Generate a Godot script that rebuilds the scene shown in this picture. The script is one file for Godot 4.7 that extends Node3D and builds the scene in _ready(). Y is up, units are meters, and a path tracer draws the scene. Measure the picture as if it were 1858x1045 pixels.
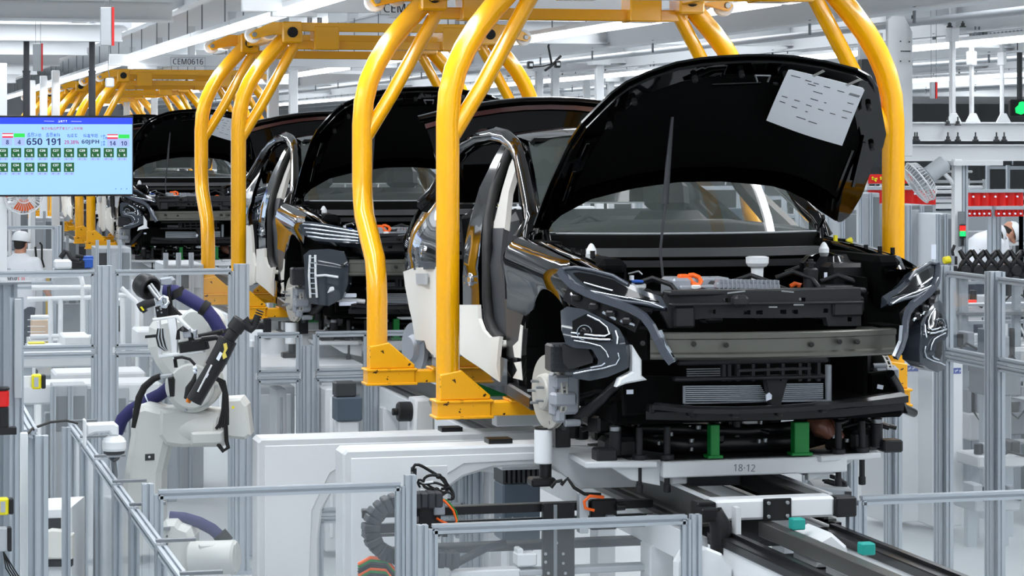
extends Node3D
# A car plant's final assembly line seen across safety fences. Metres, y up, the line runs along -Z.

const FOC := 4600.0        # focal length in pixels of the 1858 x 1045 frame
const EYE := 3.0           # height of the camera
const YAW := 0.25008       # the camera looks this far to the right of the line
var SN := sin(YAW)
var CS := cos(YAW)
var mats := {}
var rng := RandomNumberGenerator.new()

# A point of the place: the pixel where the photograph shows it, and one known coordinate.
func spot(px: float, py: float, axis: String, v: float) -> Vector3:
	var a := (px - 929.0) / FOC
	var r := Vector3(SN + a * CS, -(py - 257.0) / FOC, -CS + a * SN)
	var t := 1.0
	match axis:
		"x": t = v / r.x
		"y": t = (v - EYE) / r.y
		"z": t = v / r.z
		"d": t = v
	return Vector3(0, EYE, 0) + r * t

class Shape:
	var st := SurfaceTool.new()
	var g := 0
	var mir := 1.0
	var at := Transform3D()
	func _init() -> void:
		st.begin(Mesh.PRIMITIVE_TRIANGLES)
		flat()
	func flat() -> void:
		st.set_smooth_group(-1)
	func soft() -> void:
		g += 1
		st.set_smooth_group(g)
	func put(a: Vector3) -> void:
		a = at * a
		st.add_vertex(Vector3(a.x * mir, a.y, a.z))
	func tri(a: Vector3, b: Vector3, c: Vector3) -> void: # counter-clockwise seen from outside
		if mir > 0:
			put(a); put(c); put(b)
		else:
			put(a); put(b); put(c)
	func quad(a: Vector3, b: Vector3, c: Vector3, d: Vector3) -> void:
		tri(a, b, c); tri(a, c, d)
	func face(p: Array, out: Vector3) -> void:
		var n: Vector3 = (p[1] - p[0]).cross(p[2] - p[0])
		for i in range(1, p.size() - 1):
			if n.dot(out) >= 0: tri(p[0], p[i], p[i + 1])
			else: tri(p[0], p[i + 1], p[i])
	func box(c: Vector3, s: Vector3, b := Basis(), bev := 0.0) -> Shape:
		flat()
		var h := s / 2
		if bev <= 0.0:
			for ax in 3:
				for sg in [-1.0, 1.0]:
					var n := Vector3(); n[ax] = sg
					var u := Vector3(); u[(ax + 1) % 3] = h[(ax + 1) % 3]
					var w := Vector3(); w[(ax + 2) % 3] = h[(ax + 2) % 3]
					var o: Vector3 = n * h[ax]
					face([c + b * (o - u - w), c + b * (o + u - w), c + b * (o + u + w), c + b * (o - u + w)], b * n)
			return self
		bev = minf(bev, minf(h.x, minf(h.y, h.z)) * 0.98)
		var v := func(sx: float, sy: float, sz: float, k: int) -> Vector3:
			var q := Vector3(h.x - bev, h.y - bev, h.z - bev); q[k] = h[k]
			return c + b * Vector3(q.x * sx, q.y * sy, q.z * sz)
		for sg in [-1.0, 1.0]:
			face([v.call(sg, -1, -1, 0), v.call(sg, 1, -1, 0), v.call(sg, 1, 1, 0), v.call(sg, -1, 1, 0)], b * Vector3(sg, 0, 0))
			face([v.call(-1, sg, -1, 1), v.call(1, sg, -1, 1), v.call(1, sg, 1, 1), v.call(-1, sg, 1, 1)], b * Vector3(0, sg, 0))
			face([v.call(-1, -1, sg, 2), v.call(1, -1, sg, 2), v.call(1, 1, sg, 2), v.call(-1, 1, sg, 2)], b * Vector3(0, 0, sg))
			for s2 in [-1.0, 1.0]:
				face([v.call(sg, s2, -1, 0), v.call(sg, s2, 1, 0), v.call(sg, s2, 1, 1), v.call(sg, s2, -1, 1)], b * Vector3(sg, s2, 0))
				face([v.call(sg, -1, s2, 0), v.call(sg, 1, s2, 0), v.call(sg, 1, s2, 2), v.call(sg, -1, s2, 2)], b * Vector3(sg, 0, s2))
				face([v.call(-1, sg, s2, 1), v.call(1, sg, s2, 1), v.call(1, sg, s2, 2), v.call(-1, sg, s2, 2)], b * Vector3(0, sg, s2))
				for s3 in [-1.0, 1.0]:
					face([v.call(sg, s2, s3, 0), v.call(sg, s2, s3, 1), v.call(sg, s2, s3, 2)], b * Vector3(sg, s2, s3))
		return self
	# a box given by its least and greatest corner
	func span(lo: Vector3, hi: Vector3, bev := 0.0) -> Shape:
		return box((lo + hi) / 2, (hi - lo).abs(), Basis(), bev)
	func bar(a: Vector3, b: Vector3, w: float, h: float, up := Vector3.UP, bev := 0.0) -> Shape:
		var z := (b - a).normalized()
		if absf(z.dot(up)) > 0.99: up = Vector3(1, 0, 0) if absf(z.x) < 0.9 else Vector3(0, 0, 1)
		var x := up.cross(z).normalized()
		return box((a + b) / 2, Vector3(w, h, a.distance_to(b)), Basis(x, z.cross(x), z), bev)
	# a closed section (x = side, y = up) carried along a path; scale may be a number or one per point
	func sweep(pts: Array, sec: Array, up := Vector3.UP, size: Variant = 1.0, smooth := true, caps := true) -> Shape:
		var n := pts.size(); var m := sec.size()
		var area := 0.0
		for j in m: area += (sec[j] as Vector2).cross(sec[(j + 1) % m])
		var rings := []
		var u := up
		for i in n:
			var t: Vector3 = ((pts[mini(i + 1, n - 1)] as Vector3) - (pts[maxi(i - 1, 0)] as Vector3)).normalized()
			u = (u - t * u.dot(t))
			if u.length() < 1e-4: u = t.cross(Vector3(1, 0, 0)) if absf(t.x) < 0.9 else t.cross(Vector3(0, 0, 1))
			u = u.normalized()
			var sd := u.cross(t)
			var k: Variant = size[i] if size is Array else size
			var kk: Vector2 = k if k is Vector2 else Vector2(k, k)
			var ring := []
			for j in m:
				var q: Vector2 = sec[j if area > 0 else m - 1 - j]
				ring.append((pts[i] as Vector3) + sd * q.x * kk.x + u * q.y * kk.y)
			rings.append(ring)
		if smooth: soft()
		else: flat()
		for j in m:
			for i in n - 1:
				quad(rings[i][j], rings[i][(j + 1) % m], rings[i + 1][(j + 1) % m], rings[i + 1][j])
		if caps:
			flat()
			var flatsec := PackedVector2Array()
			for j in m: flatsec.append(sec[j if area > 0 else m - 1 - j])
			var ix := Geometry2D.triangulate_polygon(flatsec)
			for e in [0, n - 1]:
				var outn: Vector3 = (pts[0] - pts[1]) if e == 0 else (pts[n - 1] - pts[n - 2])
				for k in range(0, ix.size(), 3):
					face([rings[e][ix[k]], rings[e][ix[k + 1]], rings[e][ix[k + 2]]], outn)
		return self
	func tube(pts: Array, r: Variant, n := 10, caps := true) -> Shape:
		var sec := []
		for j in n: sec.append(Vector2(cos(TAU * j / n), sin(TAU * j / n)))
		return sweep(pts, sec, Vector3(0.13, 0.97, 0.21), r, true, caps)
	func rod(a: Vector3, b: Vector3, r: float, n := 10) -> Shape:
		return tube([a, b], r, n)
	# profile of (radius, height) turned round the y axis of xf; hard: each step its own smooth group
	func lathe(xf: Transform3D, prof: Array, n := 16, hard := true) -> Shape:
		if not hard: soft()
		for i in prof.size() - 1:
			if hard: soft()
			var p: Vector2 = prof[i]; var q: Vector2 = prof[i + 1]
			for j in n:
				var a := TAU * j / n; var b := TAU * ((j + 1) % n) / n
				var A := xf * Vector3(p.x * cos(a), p.y, p.x * sin(a)); var B := xf * Vector3(p.x * cos(b), p.y, p.x * sin(b))
				var C := xf * Vector3(q.x * cos(b), q.y, q.x * sin(b)); var D := xf * Vector3(q.x * cos(a), q.y, q.x * sin(a))
				if p.x > 1e-6: tri(A, D, B)
				if q.x > 1e-6: tri(B, D, C)
		return self
	func drum(a: Vector3, b: Vector3, r: float, n := 16, bev := 0.0) -> Shape:
		var y := (b - a).normalized(); var l := a.distance_to(b)
		var x := y.cross(Vector3(0, 0, 1) if absf(y.z) < 0.9 else Vector3(1, 0, 0)).normalized()
		var xf := Transform3D(Basis(x, y, x.cross(y)), a)
		var pr := [Vector2(0, 0), Vector2(r - bev, 0), Vector2(r, bev), Vector2(r, l - bev), Vector2(r - bev, l), Vector2(0, l)] if bev > 0 else [Vector2(0, 0), Vector2(r, 0), Vector2(r, l), Vector2(0, l)]
		return lathe(xf, pr, n)
	func ball(c: Vector3, r: Vector3, n := 12) -> Shape:
		var pr := []
		for i in n / 2 + 1:
			var a := PI * i / (n / 2) - PI / 2
			pr.append(Vector2(cos(a) if i > 0 and i < n / 2 else 0.0, sin(a)))
		return lathe(Transform3D(Basis(Vector3(r.x, 0, 0), Vector3(0, r.y, 0), Vector3(0, 0, r.z)), c), pr, n, false)
	# a polygon in the xy plane of xf, carried along its z for depth
	func prism(poly: Array, xf: Transform3D, depth: float, bev := 0.0) -> Shape:
		flat()
		var p := PackedVector2Array(poly)
		if Geometry2D.is_polygon_clockwise(p): p.reverse()
		var n := p.size()
		var inset := PackedVector2Array()
		for i in n:
			var e1 := (p[i] - p[(i + n - 1) % n]).normalized(); var e2 := (p[(i + 1) % n] - p[i]).normalized()
			var nn := (Vector2(-e1.y, e1.x) + Vector2(-e2.y, e2.x))
			nn = nn.normalized() / maxf(0.35, cos(e1.angle_to(e2) / 2)) if nn.length() > 1e-5 else Vector2()
			inset.append(p[i] + nn * bev)
		var ix := Geometry2D.triangulate_polygon(p)
		var zc := xf.basis.z
		for k in range(0, ix.size(), 3):
			var f := []; var f2 := []
			for j in 3:
				var q: Vector2 = inset[ix[k + j]]
				f.append(xf * Vector3(q.x, q.y, 0)); f2.append(xf * Vector3(q.x, q.y, depth))
			face(f, -zc); face(f2, zc)
		for i in n:
			var a := p[i]; var b := p[(i + 1) % n]
			var out := xf.basis * Vector3((b - a).y, -(b - a).x, 0)
			face([xf * Vector3(a.x, a.y, bev), xf * Vector3(b.x, b.y, bev), xf * Vector3(b.x, b.y, depth - bev), xf * Vector3(a.x, a.y, depth - bev)], out)
			if bev > 0:
				var c := inset[i]; var d := inset[(i + 1) % n]
				face([xf * Vector3(c.x, c.y, 0), xf * Vector3(d.x, d.y, 0), xf * Vector3(b.x, b.y, bev), xf * Vector3(a.x, a.y, bev)], out - zc * out.length())
				face([xf * Vector3(c.x, c.y, depth), xf * Vector3(d.x, d.y, depth), xf * Vector3(b.x, b.y, depth - bev), xf * Vector3(a.x, a.y, depth - bev)], out + zc * out.length())
		return self
	# a flat polygon cut into cells and bent by fn(u, v) -> Vector3 into a curved sheet of that thickness
	func panel(poly: Array, cell: float, fn: Callable, thick: float, holes := []) -> Shape:
		var p := PackedVector2Array(poly)
		var lo := p[0]; var hi := p[0]
		for q in p:
			lo = lo.min(q); hi = hi.max(q)
		var sn := func(q: Vector2) -> Vector2: return (q * 5000.0).round() / 5000.0
		var norm := func(q: Vector2) -> Vector3:
			var e := 0.004
			return ((fn.call(q.x + e, q.y) - fn.call(q.x - e, q.y)) as Vector3).cross(fn.call(q.x, q.y + e) - fn.call(q.x, q.y - e)).normalized()
		var tris := []
		var nx := int(ceil((hi.x - lo.x) / cell)); var ny := int(ceil((hi.y - lo.y) / cell))
		for i in nx:
			for j in ny:
				var o := lo + Vector2(i, j) * cell
				var sq := PackedVector2Array([o, o + Vector2(cell, 0), o + Vector2(cell, cell), o + Vector2(0, cell)])
				var parts: Array = Geometry2D.intersect_polygons(p, sq)
				for hole in holes:
					var nextp := []
					for q in parts: nextp.append_array(Geometry2D.clip_polygons(q, PackedVector2Array(hole)))
					parts = nextp
				for q in parts:
					var ix := Geometry2D.triangulate_polygon(q)
					for k in range(0, ix.size(), 3):
						tris.append([sn.call(q[ix[k]]), sn.call(q[ix[k + 1]]), sn.call(q[ix[k + 2]])])
		for side in [1, -1]:
			soft()
			for t in tris:
				var f := []
				for q in t: f.append((fn.call(q.x, q.y) as Vector3) - (norm.call(q) as Vector3) * (thick if side < 0 else 0.0))
				face(f, norm.call((t[0] + t[1] + t[2]) / 3.0) * side)
		flat()
		for loop in [poly] + holes:
			var lp: Array = Array(loop)
			for i in lp.size():
				var a: Vector2 = lp[i]; var b: Vector2 = lp[(i + 1) % lp.size()]
				var m := maxi(1, int(ceil(a.distance_to(b) / cell)))
				for k in m:
					var c := a.lerp(b, float(k) / m); var d := a.lerp(b, float(k + 1) / m)
					var C: Vector3 = fn.call(c.x, c.y); var D: Vector3 = fn.call(d.x, d.y)
					var ot := (D - C).cross(norm.call(c)) * (1.0 if Geometry2D.is_polygon_clockwise(PackedVector2Array(lp)) == false else -1.0) * (1.0 if loop == poly else -1.0)
					face([C, D, D - (norm.call(d) as Vector3) * thick, C - (norm.call(c) as Vector3) * thick], ot)
		return self
	func skin(rows: Array, out: Vector3) -> Shape: # rows of points joined into one smooth sheet
		soft()
		for i in rows.size() - 1:
			for j in rows[i].size() - 1:
				face([rows[i][j], rows[i][j + 1], rows[i + 1][j + 1], rows[i + 1][j]], out)
		return self
	func mesh() -> ArrayMesh:
		st.generate_normals()
		st.index()
		return st.commit()

func make(called: String, sh: Shape, m: Material, parent: Node3D) -> MeshInstance3D:
	var o := MeshInstance3D.new()
	o.name = called
	o.mesh = sh.mesh()
	o.material_override = m
	parent.add_child(o, true)
	return o

func thing(called: String, label: String, category: String, group := "", where := Vector3.ZERO, turn := 0.0) -> Node3D:
	var o := Node3D.new()
	o.name = called
	o.position = where
	o.rotation.y = turn
	add_child(o, true)
	return tag(o, label, category, group)

func tag(o: Node3D, label: String, category := "", group := "") -> Node3D:
	if label: o.set_meta("label", label)
	if category: o.set_meta("category", category)
	if group: o.set_meta("group", group)
	return o

func solo(called: String, sh: Shape, m: Material, label: String, category: String, group := "") -> MeshInstance3D:
	var o := make(called, sh, m, self)
	tag(o, label, category, group)
	return o

func struct(called: String, sh: Shape, m: Material) -> MeshInstance3D:
	var o := make(called, sh, m, self)
	o.set_meta("kind", "structure")
	return o

func copy(o: Node3D, called: String, label: String, where: Vector3) -> Node3D:
	var c: Node3D = o.duplicate()
	c.name = called
	add_child(c, true)
	c.position = where
	c.set_meta("label", label)
	return c

func words(called: String, text: String, high: float, m: Material, parent: Node3D, where: Vector3, b := Basis(), deep := 0.002, centred := true, wide := 0.0, font := "Droid Sans") -> MeshInstance3D:
	var t := TextMesh.new()
	var f := SystemFont.new()
	f.font_names = [font]
	t.font = f
	t.text = text
	t.font_size = 48
	t.pixel_size = high / 35.0
	t.depth = deep
	t.curve_step = 4.0
	t.horizontal_alignment = HORIZONTAL_ALIGNMENT_CENTER if centred else HORIZONTAL_ALIGNMENT_LEFT
	t.vertical_alignment = VERTICAL_ALIGNMENT_CENTER
	var o := MeshInstance3D.new()
	o.name = called
	o.mesh = t
	o.material_override = m
	parent.add_child(o, true)
	if wide > 0.0:
		var w := t.get_aabb().size.x
		if w > 0: b = b * Basis.from_scale(Vector3(wide / w, 1, 1))
	o.transform = Transform3D(b, where)
	return o

func paint(called: String, c: Color, rough := 0.5, metal := 0.0, more := {}) -> StandardMaterial3D:
	var m := StandardMaterial3D.new()
	m.resource_name = called
	m.albedo_color = c
	m.roughness = rough
	m.metallic = metal
	for k in more: m.set(k, more[k])
	mats[called] = m
	return m

func noise_tex(freq: float, ramp: Array, kind := FastNoiseLite.TYPE_SIMPLEX_SMOOTH, bump := false, size := 256, sd := 1) -> NoiseTexture2D:
	var n := FastNoiseLite.new()
	n.seed = sd
	n.noise_type = kind
	n.frequency = freq
	n.fractal_octaves = 4
	var t := NoiseTexture2D.new()
	t.width = size
	t.height = size
	t.seamless = true
	t.noise = n
	t.as_normal_map = bump
	if ramp.size():
		var g := Gradient.new()
		g.offsets = PackedFloat32Array(ramp[0])
		g.colors = PackedColorArray(ramp[1])
		t.color_ramp = g
	return t

func grained(m: StandardMaterial3D, t: Texture2D, scale: float) -> StandardMaterial3D:
	m.albedo_texture = t
	m.uv1_triplanar = true
	m.uv1_world_triplanar = true
	m.uv1_scale = Vector3.ONE * scale
	return m

func _ready() -> void:
	rng.seed = 7
	var cam := Camera3D.new()
	cam.name = "camera"
	cam.projection = Camera3D.PROJECTION_FRUSTUM
	cam.near = 0.1
	cam.far = 200.0
	cam.size = 1045.0 / FOC * cam.near
	cam.frustum_offset = Vector2(0, -(522.5 - 257.0) / FOC * cam.near)
	add_child(cam)
	cam.position = Vector3(0, EYE, 0)
	cam.rotation.y = -YAW
	cam.current = true
	var env := Environment.new()
	env.background_mode = Environment.BG_COLOR
	env.background_color = Color(0.75, 0.8, 0.85)
	env.tonemap_mode = Environment.TONE_MAPPER_LINEAR
	env.tonemap_exposure = 1.25
	env.sdfgi_enabled = true
	env.ssao_enabled = true
	env.ssil_enabled = true
	var we := WorldEnvironment.new()
	we.name = "world_environment"
	we.environment = env
	add_child(we)
	make_paints()
	roof_lights()
	shell()
	overhead()
	carriers()
	line_conveyor()
	cars()
	fences()
	robots()
	left_side()
	under_line()
	right_side()
	screen()

func make_paints() -> void:
	paint("white_steel", Color(0.83, 0.84, 0.85), 0.45)
	paint("bright_white", Color(0.89, 0.9, 0.91), 0.4)
	paint("overhead_white", Color(0.84, 0.85, 0.86), 0.55)
	paint("sheet_paper", Color(0.97, 0.98, 1.0), 0.8, 0.0, {"backlight_enabled": true, "backlight": Color(0.3, 0.3, 0.3)})
	paint("cover_white", Color(0.88, 0.875, 0.85), 0.6)
	paint("pale_grey", Color(0.69, 0.71, 0.73), 0.5)
	paint("mid_grey", Color(0.47, 0.49, 0.51), 0.5)
	paint("dark_grey", Color(0.2, 0.21, 0.22), 0.5)
	paint("rail_grey", Color(0.36, 0.36, 0.35), 0.4, 0.5)
	paint("aluminium", Color(0.69, 0.72, 0.75), 0.38, 0.35)
	paint("slot", Color(0.33, 0.35, 0.37), 0.6, 0.2)
	paint("steel", Color(0.62, 0.63, 0.64), 0.32, 0.8)
	paint("cast_metal", Color(0.62, 0.64, 0.67), 0.5, 0.4)
	paint("disc_metal", Color(0.76, 0.75, 0.72), 0.4, 0.35)
	paint("chrome", Color(0.85, 0.87, 0.9), 0.1, 1.0)
	paint("beam_metal", Color(0.4, 0.4, 0.375), 0.33, 0.7)
	paint("black_plastic", Color(0.15, 0.153, 0.16), 0.42, 0.0, {"metallic_specular": 0.36})
	paint("black_rough", Color(0.028, 0.028, 0.03), 0.85, 0.0, {"metallic_specular": 0.2})
	paint("rubber", Color(0.035, 0.035, 0.038), 0.7)
	paint("grey_plastic", Color(0.17, 0.18, 0.2), 0.5)
	paint("slate", Color(0.28, 0.33, 0.38), 0.5)
	paint("gloss_black", Color(0.012, 0.012, 0.015), 0.04, 0.0, {"metallic_specular": 0.42})
	paint("satin_black", Color(0.1, 0.1, 0.105), 0.3, 0.0, {"metallic_specular": 0.4})
	paint("smoked", Color(0.19, 0.21, 0.24), 0.07, 0.0, {"metallic_specular": 0.6})
	paint("trim_grey", Color(0.72, 0.71, 0.69), 0.7)
	paint("yellow", Color(0.985, 0.7, 0.035), 0.2, 0.0, {"clearcoat_enabled": true, "clearcoat": 0.5, "clearcoat_roughness": 0.15})
	var chips := paint("yellow_worn", Color(0.985, 0.7, 0.035), 0.35)
	grained(chips, noise_tex(0.02, [[0.0, 0.85, 0.865, 1.0], [Color(1, 1, 1), Color(1, 1, 1), Color(0.25, 0.18, 0.1), Color(0.15, 0.1, 0.07)]], FastNoiseLite.TYPE_SIMPLEX, false, 512, 11), 1.1)
	paint("pad_yellow", Color(0.86, 0.78, 0.36), 0.8)
	paint("green", Color(0.02, 0.5, 0.2), 0.45)
	paint("teal", Color(0.1, 0.62, 0.58), 0.45)
	paint("orange", Color(0.98, 0.4, 0.08), 0.45)
	paint("signal_red", Color(0.85, 0.1, 0.09), 0.35)
	paint("curtain_red", Color(0.86, 0.08, 0.05), 0.3, 0.0, {"backlight_enabled": true, "backlight": Color(0.5, 0.03, 0.02)})
	paint("blue_hose", Color(0.15, 0.15, 0.36), 0.75)
	paint("label_blue", Color(0.24, 0.33, 0.62), 0.6)
	paint("blue", Color(0.12, 0.33, 0.68), 0.5)
	paint("lemon", Color(0.93, 0.87, 0.1), 0.45)
	paint("paper", Color(0.9, 0.925, 0.98), 0.8)
	paint("caliper_metal", Color(0.62, 0.635, 0.665), 0.45, 0.2)
	paint("post_yellow", Color(0.9, 0.74, 0.2), 0.5)
	paint("rim_grey", Color(0.27, 0.29, 0.33), 0.14, 0.1, {"metallic_specular": 0.6})
	paint("ink", Color(0.1, 0.11, 0.14), 0.8)
	paint("robot_white", Color(0.82, 0.825, 0.81), 0.45)
	paint("amber", Color(0.9, 0.5, 0.1), 0.4)
	paint("skin", Color(0.76, 0.55, 0.45), 0.6)
	paint("shirt", Color(0.89, 0.9, 0.92), 0.8)
	paint("trousers", Color(0.2, 0.23, 0.29), 0.85)
	paint("hair", Color(0.12, 0.09, 0.07), 0.7)
	paint("floor_grey", Color(0.76, 0.78, 0.79), 0.35)
	paint("wall_white", Color(0.86, 0.87, 0.88), 0.7)
	paint("ceiling_white", Color(0.86, 0.87, 0.88), 0.7)
	paint("tape", Color(0.75, 0.75, 0.72), 0.4, 0.0, {"transparency": BaseMaterial3D.TRANSPARENCY_ALPHA, "albedo_color": Color(0.75, 0.75, 0.72, 0.55)})
	paint("clear_sheet", Color(0.92, 0.95, 0.97, 0.06), 0.04, 0.0, {"cull_mode": BaseMaterial3D.CULL_DISABLED, "transparency": BaseMaterial3D.TRANSPARENCY_ALPHA})
	paint("haze_sheet", Color(0.8, 0.83, 0.85, 0.36), 0.12, 0.0, {"cull_mode": BaseMaterial3D.CULL_DISABLED, "transparency": BaseMaterial3D.TRANSPARENCY_ALPHA})
	paint("dusty_sheet", Color(0.85, 0.88, 0.9, 0.1), 0.05, 0.0, {"cull_mode": BaseMaterial3D.CULL_DISABLED, "transparency": BaseMaterial3D.TRANSPARENCY_ALPHA})
	paint("car_glass", Color(0.55, 0.62, 0.6, 0.12), 0.02, 0.0, {"transparency": BaseMaterial3D.TRANSPARENCY_ALPHA})
	paint("lens", Color(0.9, 0.93, 0.97, 0.1), 0.03, 0.0, {"transparency": BaseMaterial3D.TRANSPARENCY_ALPHA})
	paint("lamp_glow", Color(1, 1, 1), 0.5, 0.0, {"emission_enabled": true, "emission": Color(0.97, 0.985, 1.0), "emission_energy_multiplier": 2.6})
	paint("red_glow", Color(0.9, 0.1, 0.1), 0.5, 0.0, {"emission_enabled": true, "emission": Color(1.0, 0.12, 0.1), "emission_energy_multiplier": 1.2})
	paint("green_glow", Color(0.1, 0.9, 0.4), 0.5, 0.0, {"emission_enabled": true, "emission": Color(0.05, 1.0, 0.4), "emission_energy_multiplier": 1.0})
	paint("tail_red", Color(0.3, 0.01, 0.02), 0.1, 0.0, {"clearcoat_enabled": true, "clearcoat": 1.0})

func area(called: String, where: Vector3, size: Vector2, energy: float, towards := Vector3.DOWN) -> void:
	var l := AreaLight3D.new()
	l.name = called
	l.area_size = size
	l.light_energy = energy
	l.light_color = Color(0.97, 0.985, 1.0)
	l.area_range = 60.0
	l.area_attenuation = 2.0
	l.shadow_enabled = true
	add_child(l, true)
	var up := Vector3(0, 0, 1) if absf(towards.y) > 0.9 else Vector3.UP
	l.global_transform = Transform3D(Basis.looking_at(towards, up), where)

# rows of tube lamps under the overhead steel: what glows is a mesh, what lights is an area light of the same size just below it
func roof_lights() -> void:
	var rows := [[2.75, 3.87, -5.0, -72.0, "left edge of the carrier track"], [5.42, 3.86, -5.0, -72.0, "right edge of the carrier track"], [9.4, 3.86, -16.0, -72.0, "first aisle right of the line"], [14.4, 3.86, -26.0, -72.0, "second aisle right of the line"]]
	for r in rows:
		var z: float = r[2]
		var n := 0
		while z > r[3]:
			var l := 2.4
			var t := thing("tube_light", "white tube light in the row along the %s" % r[4], "light", "tube lights along the " + r[4], Vector3(r[0], r[1], z - l / 2))
			make("diffuser", Shape.new().box(Vector3(0, 0, 0), Vector3(0.085, 0.05, l - 0.12), Basis(), 0.012), mats.lamp_glow, t)
			make("housing", Shape.new().box(Vector3(0, 0.045, 0), Vector3(0.07, 0.035, l - 0.02)), mats.white_steel, t)
			var h := Shape.new()
			for e in [-0.7, 0.7]: h.rod(Vector3(0, 0.06, e), Vector3(0, 0.55, e), 0.006, 5)
			make("hanger", h, mats.mid_grey, t)
			z -= l; n += 1
		var len_z: float = r[2] - r[3]
		var k := int(ceil(len_z / 12.0))
		for i in k:
			area("row_light", Vector3(r[0], r[1] - 0.03, r[2] - len_z * (i + 0.5) / k), Vector2(0.09, len_z / k), 5.0)
	# the wide ceiling lamps over the aisles, high above the frame
	for x in [-8.0, -3.0, 1.5, 7.5, 12.0, 17.0, 24.0]:
		for i in 5:
			var zc := 2.0 - 14.0 * i
			solo("ceiling_light", Shape.new().box(Vector3(x, 4.93, zc), Vector3(0.5, 0.05, 9.0), Basis(), 0.01), mats.lamp_glow, "long white ceiling light panel above the factory aisles", "light", "ceiling panels above the aisles")
			area("panel_light", Vector3(x, 4.89, zc), Vector2(0.5, 9.0), 12.0)

func shell() -> void:
	struct("floor", Shape.new().span(Vector3(-14, -0.2, -78), Vector3(36, 0, 8)), mats.floor_grey)
	struct("wall_back", Shape.new().span(Vector3(-14, 0, -78.2), Vector3(36, 5.2, -78)), mats.wall_white)
	struct("wall_left", Shape.new().span(Vector3(-14.2, 0, -78), Vector3(-14, 5.2, 8)), mats.wall_white)
	struct("wall_right", Shape.new().span(Vector3(36, 0, -78), Vector3(36.2, 5.2, 8)), mats.wall_white)
	struct("wall_front", Shape.new().span(Vector3(-14, 0, 8), Vector3(36, 5.2, 8.2)), mats.wall_white)
	struct("ceiling", Shape.new().span(Vector3(-14, 5.0, -78), Vector3(36, 5.2, 8)), mats.ceiling_white)

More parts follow.
